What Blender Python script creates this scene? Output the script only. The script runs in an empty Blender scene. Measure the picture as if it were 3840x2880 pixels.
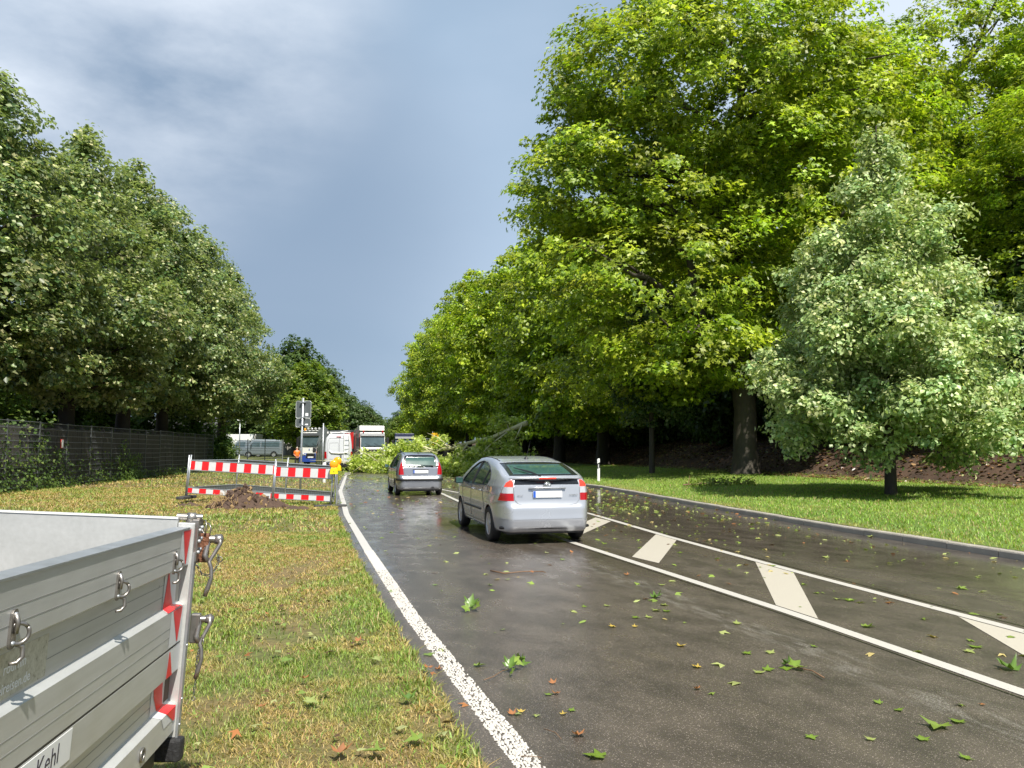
import bpy, bmesh, math, random
import numpy as np
from mathutils import Vector, Matrix, Euler
rng = np.random.default_rng(7)
random.seed(7)
R = math.radians
sc = bpy.context.scene
col = sc.collection

# ------------------------------------------------------------------ camera, sky, sun, exposure
CAM_H = 1.63
cam = bpy.data.cameras.new('camera'); cam.lens = 27.0; cam.sensor_width = 36.0
cam.clip_start = 0.05; cam.clip_end = 3000
camo = bpy.data.objects.new('camera', cam); col.objects.link(camo)
camo.location = (0, 0, CAM_H); camo.rotation_euler = (R(90 + 4.84), 0, 0)
sc.camera = camo

SUN_DIR = Vector((0.30, -0.64, 1.02)).normalized()
sun_el = math.asin(SUN_DIR.z); sun_az = math.atan2(SUN_DIR.x, SUN_DIR.y)
world = bpy.data.worlds.new('World'); sc.world = world; world.use_nodes = True
nt = world.node_tree; nt.nodes.clear()
def N(tree, t, **kw):
    n = tree.nodes.new(t)
    for k, v in kw.items():
        if k.startswith('i_'):
            n.inputs[k[2:].replace('_', ' ')].default_value = v
        else:
            setattr(n, k, v)
    return n
wo = N(nt, 'ShaderNodeOutputWorld'); bg = N(nt, 'ShaderNodeBackground'); bg.inputs['Strength'].default_value = 0.08
sky = N(nt, 'ShaderNodeTexSky'); sky.sky_type = 'NISHITA'; sky.sun_disc = False
sky.sun_elevation = sun_el; sky.sun_rotation = sun_az
tc = N(nt, 'ShaderNodeTexCoord')
mp = N(nt, 'ShaderNodeMapping'); mp.inputs['Scale'].default_value = (1.0, 1.0, 2.2)
nt.links.new(tc.outputs['Generated'], mp.inputs['Vector'])
n1 = N(nt, 'ShaderNodeTexNoise', i_Scale=1.7, i_Detail=5.0, i_Roughness=0.45, i_Distortion=0.3)
nt.links.new(mp.outputs[0], n1.inputs['Vector'])
cr = N(nt, 'ShaderNodeValToRGB')
cr.color_ramp.elements[0].position = 0.34; cr.color_ramp.elements[0].color = (2.1, 2.8, 3.9, 1)
cr.color_ramp.elements[1].position = 0.72; cr.color_ramp.elements[1].color = (5.0, 5.8, 7.0, 1)
e = cr.color_ramp.elements.new(0.5); e.color = (3.0, 3.95, 5.2, 1)
nt.links.new(n1.outputs['Fac'], cr.inputs['Fac'])
# thinner, brighter cloud in the upper left of the storm front and towards the right
def dirmask(d, lo, hi):
    dp = N(nt, 'ShaderNodeVectorMath', operation='DOT_PRODUCT'); dp.inputs[1].default_value = Vector(d).normalized()
    nrm = N(nt, 'ShaderNodeVectorMath', operation='NORMALIZE')
    nt.links.new(tc.outputs['Generated'], nrm.inputs[0]); nt.links.new(nrm.outputs[0], dp.inputs[0])
    mr = N(nt, 'ShaderNodeMapRange'); mr.interpolation_type = 'SMOOTHSTEP'
    mr.inputs['From Min'].default_value = lo; mr.inputs['From Max'].default_value = hi
    nt.links.new(dp.outputs['Value'], mr.inputs['Value'])
    return mr.outputs[0]
def mixc(a, b, f, mode='MIX'):
    m = N(nt, 'ShaderNodeMix', data_type='RGBA'); m.blend_type = mode
    for s, v in ((m.inputs[6], a), (m.inputs[7], b), (m.inputs[0], f)):
        if hasattr(v, 'is_linked') or hasattr(v, 'links'): nt.links.new(v, s)
        else: s.default_value = v
    return m.outputs[2]
def mul(a, b):
    m = N(nt, 'ShaderNodeMath', operation='MULTIPLY')
    for i, v in enumerate((a, b)):
        if hasattr(v, 'links'): nt.links.new(v, m.inputs[i])
        else: m.inputs[i].default_value = v
    return m.outputs[0]
n2 = N(nt, 'ShaderNodeTexNoise', i_Scale=4.2, i_Detail=7.0, i_Roughness=0.55)
nt.links.new(mp.outputs[0], n2.inputs['Vector'])
r2 = N(nt, 'ShaderNodeMapRange'); r2.inputs['From Min'].default_value = 0.28; r2.inputs['From Max'].default_value = 0.75
nt.links.new(n2.outputs['Fac'], r2.inputs['Value'])
c = cr.outputs['Color']
c = mixc(c, (3.55, 4.75, 6.2, 1), mul(dirmask((0.0, 1, 0.36), 0.88, 1.0), 0.65))
c = mixc(c, (2.15, 2.95, 4.1, 1), mul(dirmask((-0.36, 1, 0.30), 0.94, 0.998), 0.8))
c = mixc(c, (7.6, 8.2, 9.0, 1), mul(dirmask((-0.62, 1, 0.72), 0.925, 0.992), r2.outputs[0]))
c = mixc(c, (7.0, 7.8, 9.0, 1), mul(dirmask((0.75, 1, 0.6), 0.90, 0.99), 0.8))
c = mixc(sky.outputs['Color'], c, 0.92)
nt.links.new(c, bg.inputs['Color']); nt.links.new(bg.outputs[0], wo.inputs['Surface'])

sl = bpy.data.lights.new('sun', 'SUN'); sl.energy = 5.0; sl.angle = R(0.6); sl.color = (1.0, 0.95, 0.86)
slo = bpy.data.objects.new('sun', sl); col.objects.link(slo)
slo.rotation_euler = SUN_DIR.to_track_quat('Z', 'Y').to_euler()
sc.view_settings.view_transform = 'Standard'; sc.view_settings.look = 'None'
sc.view_settings.exposure = 0.68; sc.view_settings.gamma = 1.0
sc.render.engine = 'CYCLES'
sc.cycles.max_bounces = 8; sc.cycles.transparent_max_bounces = 8; sc.cycles.diffuse_bounces = 3
sc.cycles.glossy_bounces = 3; sc.cycles.transmission_bounces = 4; sc.cycles.sample_clamp_indirect = 5

# ------------------------------------------------------------------ materials
def srgb(h):
    return tuple(((v / 255) / 12.92 if v / 255 <= 0.04045 else ((v / 255 + 0.055) / 1.055) ** 2.4) for v in h)
def base_mat(name):
    m = bpy.data.materials.new(name); m.use_nodes = True
    return m, m.node_tree, m.node_tree.nodes['Principled BSDF']
def simple(name, color, rough=0.5, metal=0.0, var=0.12, scale=8.0, bump=0.0, bscale=60.0, coat=0.0, emit=None, es=0.0, spec=0.5, trans=0.0):
    m, t, p = base_mat(name)
    co = N(t, 'ShaderNodeTexCoord')
    no = N(t, 'ShaderNodeTexNoise', i_Scale=scale, i_Detail=4.0, i_Roughness=0.6)
    t.links.new(co.outputs['Object'], no.inputs['Vector'])
    mx = N(t, 'ShaderNodeMix', data_type='RGBA')
    mx.inputs[6].default_value = (*[c * (1 - var) for c in color], 1)
    mx.inputs[7].default_value = (*[min(1, c * (1 + var)) for c in color], 1)
    t.links.new(no.outputs['Fac'], mx.inputs[0]); t.links.new(mx.outputs[2], p.inputs['Base Color'])
    p.inputs['Metallic'].default_value = metal
    mr = N(t, 'ShaderNodeMapRange'); mr.inputs['To Min'].default_value = max(0.01, rough * 0.8); mr.inputs['To Max'].default_value = min(1, rough * 1.2)
    t.links.new(no.outputs['Fac'], mr.inputs['Value']); t.links.new(mr.outputs[0], p.inputs['Roughness'])
    p.inputs['Coat Weight'].default_value = coat; p.inputs['Coat Roughness'].default_value = 0.06
    p.inputs['Specular IOR Level'].default_value = spec
    p.inputs['Transmission Weight'].default_value = trans
    if emit:
        p.inputs['Emission Color'].default_value = (*emit, 1); p.inputs['Emission Strength'].default_value = es
    if bump:
        nb = N(t, 'ShaderNodeTexNoise', i_Scale=bscale, i_Detail=3.0)
        t.links.new(co.outputs['Object'], nb.inputs['Vector'])
        b = N(t, 'ShaderNodeBump', i_Strength=bump, i_Distance=0.02)
        t.links.new(nb.outputs['Fac'], b.inputs['Height']); t.links.new(b.outputs[0], p.inputs['Normal'])
    return m
M = {}
M['silver'] = simple('silver_paint', (0.44, 0.46, 0.50), 0.26, 0.45, 0.02, 3, coat=0.8)
M['grey_silver'] = simple('grey_silver_paint', (0.27, 0.285, 0.32), 0.24, 0.5, 0.02, 3, coat=0.8)
M['van_silver'] = simple('van_silver_paint', (0.50, 0.52, 0.56), 0.48, 0.1, 0.02, 3, coat=0.1)
M['van_grey'] = simple('van_grey_paint', (0.16, 0.19, 0.21), 0.3, 0.2, 0.03, 3, coat=0.6)
M['white_paint'] = simple('white_vehicle_paint', (0.78, 0.78, 0.76), 0.35, 0, 0.05, 3, coat=0.4)
M['blue_paint'] = simple('blue_vehicle_paint', (0.02, 0.06, 0.32), 0.35, 0, 0.06, 4, coat=0.4)
M['red_paint'] = simple('red_vehicle_paint', (0.62, 0.03, 0.03), 0.4, 0, 0.08, 4, coat=0.3)
M['black'] = simple('black_plastic', (0.018, 0.018, 0.02), 0.5, 0, 0.2, 20)
M['dark_panel'] = simple('gloss_black_panel', (0.012, 0.013, 0.016), 0.12, 0, 0.2, 5)
M['glass'] = simple('tinted_car_glass', (0.018, 0.035, 0.035), 0.04, 0, 0.25, 3, spec=0.9)
M['glass_clear'] = simple('green_rear_glass', (0.035, 0.085, 0.075), 0.05, 0, 0.45, 3, spec=0.8)
M['windscreen'] = simple('truck_windscreen_glass', (0.06, 0.09, 0.10), 0.06, 0, 0.6, 1.6, spec=0.9)
M['rubber'] = simple('tyre_rubber', (0.016, 0.016, 0.017), 0.7, 0, 0.2, 30, bump=0.3)
M['alloy'] = simple('alloy_rim', (0.6, 0.61, 0.63), 0.3, 0.8, 0.05, 6)
M['red_lens'] = simple('red_lamp_lens', (0.30, 0.006, 0.010), 0.10, 0, 0.3, 40, emit=(1, 0.03, 0.02), es=0.05)
M['red_lamp_lit'] = simple('lit_red_lamp', (0.55, 0.03, 0.02), 0.15, 0, 0.5, 60, emit=(1, 0.07, 0.03), es=0.55)
M['clear_lens'] = simple('clear_lamp_lens', (0.55, 0.55, 0.56), 0.08, 0.3, 0.25, 40)
M['chrome'] = simple('chrome', (0.75, 0.76, 0.78), 0.12, 1.0, 0.03, 10)
M['white_plate'] = simple('white_plate', (0.8, 0.8, 0.8), 0.35, 0, 0.03, 20)
M['plate_blue'] = simple('plate_blue', (0.02, 0.10, 0.5), 0.35, 0, 0.05, 20)
M['galv'] = simple('galvanised_steel', (0.42, 0.44, 0.46), 0.42, 0.7, 0.22, 18)
M['fence_steel'] = simple('grey_fence_steel', (0.12, 0.13, 0.135), 0.45, 0.4, 0.25, 12)
M['dark_steel'] = simple('dark_coated_steel', (0.07, 0.075, 0.08), 0.5, 0.3, 0.25, 12)
M['sign_back'] = simple('grey_sign_back', (0.11, 0.125, 0.13), 0.5, 0.2, 0.15, 6)
M['sign_rim'] = simple('pale_sign_rim', (0.42, 0.44, 0.43), 0.5, 0.3, 0.1, 6)
M['warn_red'] = simple('retroreflective_red', (0.75, 0.015, 0.02), 0.4, 0, 0.12, 9)
M['warn_white'] = simple('retroreflective_white', (0.62, 0.63, 0.63), 0.4, 0, 0.14, 9)
M['amber'] = simple('amber_lens', (0.95, 0.30, 0.01), 0.2, 0, 0.12, 40, emit=(1, 0.35, 0.02), es=0.12)
M['lamp_yellow'] = simple('yellow_lamp_body', (0.85, 0.62, 0.01), 0.4, 0, 0.06, 10)
M['sign_yellow'] = simple('yellow_sign_face', (0.75, 0.42, 0.01), 0.45, 0, 0.06, 10)
M['plastic_base'] = simple('recycled_plastic_base', (0.05, 0.05, 0.05), 0.8, 0, 0.3, 20, bump=0.5)
M['bark_dark'] = simple('dark_wet_bark', (0.045, 0.036, 0.028), 0.75, 0, 0.45, 5, bump=0.9, bscale=22)
M['bark_plane'] = simple('plane_bark', (0.060, 0.050, 0.036), 0.7, 0, 0.5, 3.5, bump=0.9, bscale=14)
M['bark_pale'] = simple('pale_limb_bark', (0.52, 0.50, 0.29), 0.65, 0, 0.35, 5, bump=0.6, bscale=14)
M['twig'] = simple('twig_bark', (0.16, 0.09, 0.045), 0.6, 0, 0.3, 30)
M['kerb'] = simple('kerb_concrete', (0.34, 0.31, 0.26), 0.55, 0, 0.45, 3, bump=0.5, bscale=90)
M['soil'] = simple('dug_soil', (0.075, 0.045, 0.030), 0.85, 0, 0.5, 9, bump=1.0, bscale=40)
M['turf_root'] = simple('dry_turf', (0.26, 0.17, 0.075), 0.85, 0, 0.4, 20, bump=0.8, bscale=60)
M['tarp'] = simple('dark_blue_tarpaulin', (0.015, 0.02, 0.06), 0.4, 0, 0.3, 4, bump=0.5, bscale=6)
M['orange_cloth'] = simple('orange_work_shirt', (0.85, 0.18, 0.015), 0.75, 0, 0.12, 12)
M['dark_cloth'] = simple('dark_trousers', (0.022, 0.022, 0.024), 0.8, 0, 0.3, 12)
M['skin'] = simple('skin', (0.55, 0.27, 0.19), 0.5, 0, 0.1, 12)
M['hair'] = simple('short_grey_hair', (0.42, 0.36, 0.30), 0.7, 0, 0.1, 40)
M['steel_rust'] = simple('rusty_steel', (0.17, 0.07, 0.035), 0.7, 0.2, 0.5, 30, bump=0.5, bscale=80)
M['worn_steel'] = simple('worn_steel', (0.30, 0.28, 0.26), 0.38, 0.85, 0.3, 30)
M['black_print'] = simple('dark_print', (0.03, 0.025, 0.05), 0.5, 0, 0.1, 20)
M['house_white'] = simple('white_render_wall', (0.70, 0.70, 0.68), 0.8, 0, 0.08, 1)
M['roof_dark'] = simple('dark_ribbed_sheet', (0.085, 0.08, 0.078), 0.6, 0.1, 0.25, 2)
M['board'] = simple('weathered_board', (0.075, 0.068, 0.058), 0.85, 0, 0.5, 5, bump=0.5, bscale=18)
M['orange_post'] = simple('orange_marker', (0.8, 0.15, 0.02), 0.5, 0, 0.1, 10)
M['groove'] = simple('groove_shade_grey', (0.21, 0.21, 0.20), 0.7, 0.2, 0.3, 12)  # grey that draws the shade inside the fine grooves
M['grime_shade'] = simple('brown_grime_shade', (0.10, 0.08, 0.06), 0.8, 0, 0.4, 25)  # brown dirt with the dark of the open recess put into the colour
M['concrete'] = simple('pale_concrete', (0.42, 0.40, 0.35), 0.8, 0, 0.15, 3)

def alu_mat():
    m, t, p = base_mat('weathered_aluminium')
    co = N(t, 'ShaderNodeTexCoord')
    n1 = N(t, 'ShaderNodeTexNoise', i_Scale=5.0, i_Detail=7.0, i_Roughness=0.65)
    mp = N(t, 'ShaderNodeMapping'); mp.inputs['Scale'].default_value = (9, 0.6, 9)
    n2 = N(t, 'ShaderNodeTexNoise', i_Scale=6.0, i_Detail=5.0)
    t.links.new(co.outputs['Object'], n1.inputs['Vector']); t.links.new(co.outputs['Object'], mp.inputs['Vector']); t.links.new(mp.outputs[0], n2.inputs['Vector'])
    ad = N(t, 'ShaderNodeMath', operation='ADD'); t.links.new(n1.outputs['Fac'], ad.inputs[0]); t.links.new(n2.outputs['Fac'], ad.inputs[1])
    r = N(t, 'ShaderNodeValToRGB'); r.color_ramp.elements[0].position = 0.35; r.color_ramp.elements[1].position = 0.68
    r.color_ramp.elements[0].color = (0.52, 0.525, 0.51, 1); r.color_ramp.elements[1].color = (0.61, 0.615, 0.605, 1)
    hf = N(t, 'ShaderNodeMath', operation='MULTIPLY'); hf.inputs[1].default_value = 0.5
    t.links.new(ad.outputs[0], hf.inputs[0]); t.links.new(hf.outputs[0], r.inputs['Fac']); 
    # small dark scuffs
    n3 = N(t, 'ShaderNodeTexNoise', i_Scale=34.0, i_Detail=3.0, i_Roughness=0.7); t.links.new(co.outputs['Object'], n3.inputs['Vector'])
    r3 = N(t, 'ShaderNodeMapRange'); r3.inputs['From Min'].default_value = 0.71; r3.inputs['From Max'].default_value = 0.78
    t.links.new(n3.outputs['Fac'], r3.inputs['Value'])
    mx = N(t, 'ShaderNodeMix', data_type='RGBA'); mx.inputs[7].default_value = (0.13, 0.12, 0.11, 1)
    t.links.new(r3.outputs[0], mx.inputs[0]); t.links.new(r.outputs[0], mx.inputs[6]); t.links.new(mx.outputs[2], p.inputs['Base Color'])
    p.inputs['Metallic'].default_value = 0.45
    mr = N(t, 'ShaderNodeMapRange'); mr.inputs['To Min'].default_value = 0.32; mr.inputs['To Max'].default_value = 0.6
    t.links.new(n1.outputs['Fac'], mr.inputs['Value']); t.links.new(mr.outputs[0], p.inputs['Roughness'])
    b = N(t, 'ShaderNodeBump', i_Strength=0.15, i_Distance=0.01); t.links.new(n1.outputs['Fac'], b.inputs['Height']); t.links.new(b.outputs[0], p.inputs['Normal'])
    return m
M['alu'] = alu_mat()

def leaf_mat(name, trans=0.35, rough=0.42, pale=None, tint=(1.25, 1.35, 0.55)):
    """two-sided leaf: colour per leaf from the mesh, optional pale underside, light passes through"""
    m, t, p = base_mat(name)
    at = N(t, 'ShaderNodeAttribute'); at.attribute_name = 'Col'
    src = at.outputs['Color']
    if pale:
        ge = N(t, 'ShaderNodeNewGeometry'); mx = N(t, 'ShaderNodeMix', data_type='RGBA')
        mx.inputs[7].default_value = (*pale, 1)
        mf = N(t, 'ShaderNodeMath', operation='MULTIPLY'); mf.inputs[1].default_value = 0.75
        t.links.new(ge.outputs['Backfacing'], mf.inputs[0]); t.links.new(mf.outputs[0], mx.inputs[0])
        t.links.new(src, mx.inputs[6]); src = mx.outputs[2]
    t.links.new(src, p.inputs['Base Color']); p.inputs['Roughness'].default_value = rough
    p.inputs['Specular IOR Level'].default_value = 0.45
    tr = N(t, 'ShaderNodeBsdfTranslucent')
    mu = N(t, 'ShaderNodeMix', data_type='RGBA'); mu.blend_type = 'MULTIPLY'; mu.inputs[0].default_value = 1.0
    mu.inputs[7].default_value = (*[v * 1.25 for v in tint], 1)
    t.links.new(src, mu.inputs[6]); t.links.new(mu.outputs[2], tr.inputs['Color'])
    ms = N(t, 'ShaderNodeMixShader'); ms.inputs[0].default_value = trans
    t.links.new(p.outputs[0], ms.inputs[1]); t.links.new(tr.outputs[0], ms.inputs[2])
    t.links.new(ms.outputs[0], t.nodes['Material Output'].inputs['Surface'])
    return m
M['leaf'] = leaf_mat('plane_leaf', 0.38, 0.45)
M['leaf_lime'] = leaf_mat('silver_lime_leaf', 0.32, 0.42, pale=(0.30, 0.35, 0.20))
M['leaf_ground'] = leaf_mat('fallen_leaf', 0.12, 0.32)
M['grass'] = leaf_mat('grass_blade', 0.3, 0.5)

# ------------------------------------------------------------------ small helpers
def tag(o, label=None, cat=None, group=None, kind=None):
    if label: o['label'] = label
    if cat: o['category'] = cat
    if group: o['group'] = group
    if kind: o['kind'] = kind
    return o
def empty(name, loc=(0, 0, 0), rz=0.0, **kw):
    o = bpy.data.objects.new(name, None); o.empty_display_size = 0.3; o.location = loc; o.rotation_euler = (0, 0, rz)
    col.objects.link(o); tag(o, **kw); return o
def link_mesh(name, me, parent=None, **kw):
    o = bpy.data.objects.new(name, me); col.objects.link(o)
    if parent: o.parent = parent
    tag(o, **kw); return o
def copy_tree(o, parent=None):
    c = o.copy(); col.objects.link(c)
    if parent: c.parent = parent
    for ch in list(o.children): copy_tree(ch, c)
    return c
def copy_parts(root):
    """copy of a thing with copies of its parts; the copy drops the identity of its source"""
    return copy_tree(root)

class MB:
    """collects primitives and links them as one mesh"""
    def __init__(s): s.v = []; s.f = []; s.m = []; s.cur = 0
    def add(s, vs, fs):
        o = len(s.v); s.v += [tuple(v) for v in vs]; s.f += [tuple(i + o for i in f) for f in fs]; s.m += [s.cur] * len(fs); return s
    def box(s, x0, x1, y0, y1, z0, z1, mat=None):
        vs = [(x, y, z) for z in (z0, z1) for y in (y0, y1) for x in (x0, x1)]
        if mat: vs = [mat @ Vector(v) for v in vs]
        return s.add(vs, [(0, 2, 3, 1), (4, 5, 7, 6), (0, 1, 5, 4), (2, 6, 7, 3), (0, 4, 6, 2), (1, 3, 7, 5)])
    def prism(s, prof, a0, a1, axis='y', mat=None):
        """extrude a 2D profile; axis y: profile is (x,z); axis x: (y,z); axis z: (x,y)"""
        def P(p, a):
            return {'y': (p[0], a, p[1]), 'x': (a, p[0], p[1]), 'z': (p[0], p[1], a)}[axis]
        n = len(prof); vs = [P(p, a0) for p in prof] + [P(p, a1) for p in prof]
        if mat: vs = [mat @ Vector(v) for v in vs]
        fs = [tuple(range(n - 1, -1, -1)), tuple(range(n, 2 * n))] + [(i, (i + 1) % n, n + (i + 1) % n, n + i) for i in range(n)]
        return s.add(vs, fs)
    def tube(s, pts, rad, n=8, caps=True):
        pts = [Vector(p) for p in pts]
        if not hasattr(rad, '__len__'): rad = [rad] * len(pts)
        rings = []; prev = None
        for i, p in enumerate(pts):
            t = (pts[min(i + 1, len(pts) - 1)] - pts[max(i - 1, 0)]).normalized()
            if prev is None:
                a = t.orthogonal().normalized()
            else:
                a = (prev - t * prev.dot(t)); a = a.normalized() if a.length > 1e-6 else t.orthogonal().normalized()
            prev = a; b = t.cross(a)
            rings.append([p + (a * math.cos(2 * math.pi * k / n) + b * math.sin(2 * math.pi * k / n)) * rad[i] for k in range(n)])
        vs = [v for r in rings for v in r]; fs = []
        for i in range(len(pts) - 1):
            for k in range(n):
                fs.append((i * n + k, i * n + (k + 1) % n, (i + 1) * n + (k + 1) % n, (i + 1) * n + k))
        if caps:
            fs.append(tuple(range(n - 1, -1, -1))); fs.append(tuple(range((len(pts) - 1) * n, len(pts) * n)))
        return s.add(vs, fs)
    def lathe(s, prof, c, axis, n=24):
        """prof: (radius, along) around an axis vector through c"""
        ax = Vector(axis).normalized(); a = ax.orthogonal().normalized(); b = ax.cross(a); c = Vector(c)
        vs = [c + ax * h + (a * math.cos(2 * math.pi * k / n) + b * math.sin(2 * math.pi * k / n)) * r for r, h in prof for k in range(n)]
        fs = [(i * n + k, i * n + (k + 1) % n, (i + 1) * n + (k + 1) % n, (i + 1) * n + k) for i in range(len(prof) - 1) for k in range(n)]
        return s.add(vs, fs)
    def torus(s, c, axis, Rr, r, n=14, k=6, arc=2 * math.pi, start=0.0, xa=None):
        ax = Vector(axis).normalized(); a = (Vector(xa) if xa else ax.orthogonal()).normalized(); b = ax.cross(a); c = Vector(c)
        pts = [c + (a * math.cos(start + arc * i / n) + b * math.sin(start + arc * i / n)) * Rr for i in range(n + 1)]
        return s.tube(pts, r, k)
    def build(s, name, mat, parent=None, smooth=False, bevel=0.0, **kw):
        me = bpy.data.meshes.new(name); me.from_pydata(s.v, [], s.f)
        mats = mat if isinstance(mat, (list, tuple)) else [mat]
        for m_ in mats: me.materials.append(M[m_] if isinstance(m_, str) else m_)
        if len(mats) > 1: me.polygons.foreach_set('material_index', s.m)
        if smooth: me.polygons.foreach_set('use_smooth', [True] * len(me.polygons))
        me.update()
        bm = bmesh.new(); bm.from_mesh(me); bmesh.ops.recalc_face_normals(bm, faces=bm.faces); bm.to_mesh(me); bm.free()
        o = link_mesh(name, me, parent, **kw)
        if bevel:
            b = o.modifiers.new('bevel', 'BEVEL'); b.width = bevel; b.segments = 2; b.limit_method = 'ANGLE'; b.angle_limit = R(35)
        return o

def np_mesh(name, V, F, mats, parent=None, cols=None, smooth=False, uv=None, **kw):
    """V (n,3), F (m,k) int; cols per vertex (n,3); uv per vertex (n,2)"""
    V = np.asarray(V, np.float32); F = np.asarray(F, np.int32); k = F.shape[1]
    me = bpy.data.meshes.new(name)
    me.vertices.add(len(V)); me.vertices.foreach_set('co', V.ravel())
    me.loops.add(F.size); me.loops.foreach_set('vertex_index', F.ravel())
    me.polygons.add(len(F)); me.polygons.foreach_set('loop_start', np.arange(0, F.size, k, dtype=np.int32))
    me.polygons.foreach_set('loop_total', np.full(len(F), k, np.int32))
    if smooth: me.polygons.foreach_set('use_smooth', np.ones(len(F), bool))
    for m_ in (mats if isinstance(mats, (list, tuple)) else [mats]): me.materials.append(M[m_] if isinstance(m_, str) else m_)
    if cols is not None:
        a = me.attributes.new('Col', 'FLOAT_COLOR', 'POINT')
        a.data.foreach_set('color', np.concatenate([np.asarray(cols, np.float32), np.ones((len(V), 1), np.float32)], 1).ravel())
    if uv is not None:
        l = me.uv_layers.new(name='UVMap'); l.data.foreach_set('uv', np.asarray(uv, np.float32)[F.ravel()].ravel())
    me.update(calc_edges=True)
    if parent is False: return me
    return link_mesh(name, me, parent, **kw)

_lat = rng.random((64, 64))
def vnoise(x, y, s):
    x = np.asarray(x) / s + 100.0; y = np.asarray(y) / s + 100.0
    ix = np.floor(x).astype(int); iy = np.floor(y).astype(int); fx = x - ix; fy = y - iy
    fx = fx * fx * (3 - 2 * fx); fy = fy * fy * (3 - 2 * fy)
    g = lambda a, b: _lat[a % 64, b % 64]
    return (g(ix, iy) * (1 - fx) + g(ix + 1, iy) * fx) * (1 - fy) + (g(ix, iy + 1) * (1 - fx) + g(ix + 1, iy + 1) * fx) * fy
def sstep(a, b, x):
    t = np.clip((np.asarray(x, float) - a) / (b - a), 0, 1); return t * t * (3 - 2 * t)

_fc = {}
def text_mesh(name, body, size, mat, parent, M4, extrude=0.001, shear=0.0, scx=1.0, **kw):
    cu = bpy.data.curves.new(name, 'FONT'); cu.body = body; cu.size = size; cu.extrude = extrude; cu.shear = shear
    cu.align_x = 'CENTER'; cu.align_y = 'CENTER'; cu.resolution_u = 3
    to = bpy.data.objects.new('text_tmp', cu); col.objects.link(to)
    dg = bpy.context.evaluated_depsgraph_get(); me = bpy.data.meshes.new_from_object(to.evaluated_get(dg))
    bpy.data.objects.remove(to); bpy.data.curves.remove(cu)
    me.transform(Matrix.Scale(scx, 4, (1, 0, 0))); me.transform(M4); me.name = name; me.materials.clear(); me.materials.append(M[mat])
    return link_mesh(name, me, parent, **kw)

# ------------------------------------------------------------------ plan of the road
def poly(pts):
    a = np.array(pts, float); return lambda d: np.interp(d, a[:, 0], a[:, 1])
# distance ahead -> x : centre of the left edge line; right kerb face
LINE = poly([(-14, 5.4), (0, 1.3), (3.93, 0.14), (7.7, -0.99), (12.9, -2.41), (19.3, -4.11), (30, -6.65), (45, -9.7), (60, -12.6), (80, -16.3), (110, -21.5), (150, -28.2), (200, -36.6), (320, -56.5)])
KERB = poly([(-14, 13.6), (2, 9.75), (11.3, 7.5), (15.5, 6.5), (22.5, 5.25), (31.8, 3.75), (36.5, 2.3), (41, 0.0), (46, -2.6), (53, -4.8), (64, -6.8), (80, -9.5), (110, -14.6), (150, -21.2), (200, -29.6), (320, -49.5)])
LB = poly([(-14, 8.35), (0, 4.75), (5.2, 3.46), (7.8, 2.79), (13.7, 1.04), (19, -0.35), (23.5, -1.5), (28.8, -2.65), (34, -3.9)])
LC = poly([(-14, 9.9), (0, 6.3), (6.9, 4.62), (10.2, 3.84), (14.5, 2.92), (19.8, 1.94), (24, 0.4), (28.2, -1.7), (31, -2.75), (34, -3.6)])
def asph(d): return LINE(d) - 0.27
def toe(d): return np.maximum(17.0 - 0.25 * (np.asarray(d) - 26.0), KERB(d) + 5.0)
def ground_z(x, y):
    x = np.asarray(x, float); y = np.asarray(y, float)
    zl = 0.015 + 0.05 * (vnoise(x, y, 2.3) - .4) * sstep(0.1, 1.0, asph(y) - x) + 0.5 * sstep(20, 27, -x) * sstep(64, 80, y)
    dk = x - KERB(y) - 0.12
    zr = 0.125 + np.minimum(0.02 * np.maximum(dk, 0), 0.25) + 0.05 * (vnoise(x, y, 2.1) - .4) * sstep(0.1, 1, dk)
    b = np.maximum(x - toe(y), 0); zr = zr + 3.3 * (1 - np.exp(-b * 0.42 / 3.3 * 1.25)) * sstep(0, 1.5, b) + 0.12 * (vnoise(x, y, 1.1) - .5) * sstep(0, 1, b)
    return np.where(x < asph(y), zl, np.where(x > KERB(y) + 0.1, zr, 0.0))
def gz(x, y): return float(ground_z(x, y))

D_ROWS = np.unique(np.concatenate([np.arange(-14, 12, .4), np.arange(12, 60, .8), np.arange(60, 150, 3), np.arange(150, 321, 10)]))

# grass / dry turf colour field shared by the sod and the blades
def turf_col(x, y, side):
    x = np.asarray(x, float); y = np.asarray(y, float)
    n = 0.34 * vnoise(x, y, 1.5) + 0.33 * vnoise(x + 31, y, 0.5) + 0.33 * vnoise(x, y + 17, 0.16)
    green = np.array([0.20, 0.27, 0.05]); straw = np.array([0.40, 0.28, 0.11]); fresh = np.array([0.16, 0.27, 0.035])
    if side == 'L':
        dry = .9 * sstep(0.33, 0.63, n + 0.10 * sstep(14, 30, y) * sstep(7, 14, -x) - 0.10 * sstep(24, 60, y) - 0.06 * sstep(0.5, 0.0, asph(y) - x))
        dry = dry * (1 - 0.75 * sstep(45, 62, y))
        cg = green * (0.8 + 0.6 * n[..., None]) + (fresh - green) * sstep(40, 60, y)[..., None]
    else:
        dry = 0.25 * sstep(0.5, 0.75, n) + 0.35 * sstep(0.7, 0.1, x - KERB(y) - .12) * sstep(0.3, 0.6, n)
        cg = np.array([0.21, 0.33, 0.045]) * (0.8 + 0.5 * n[..., None])
    return cg * (1 - dry[..., None]) + straw * dry[..., None], dry

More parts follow.
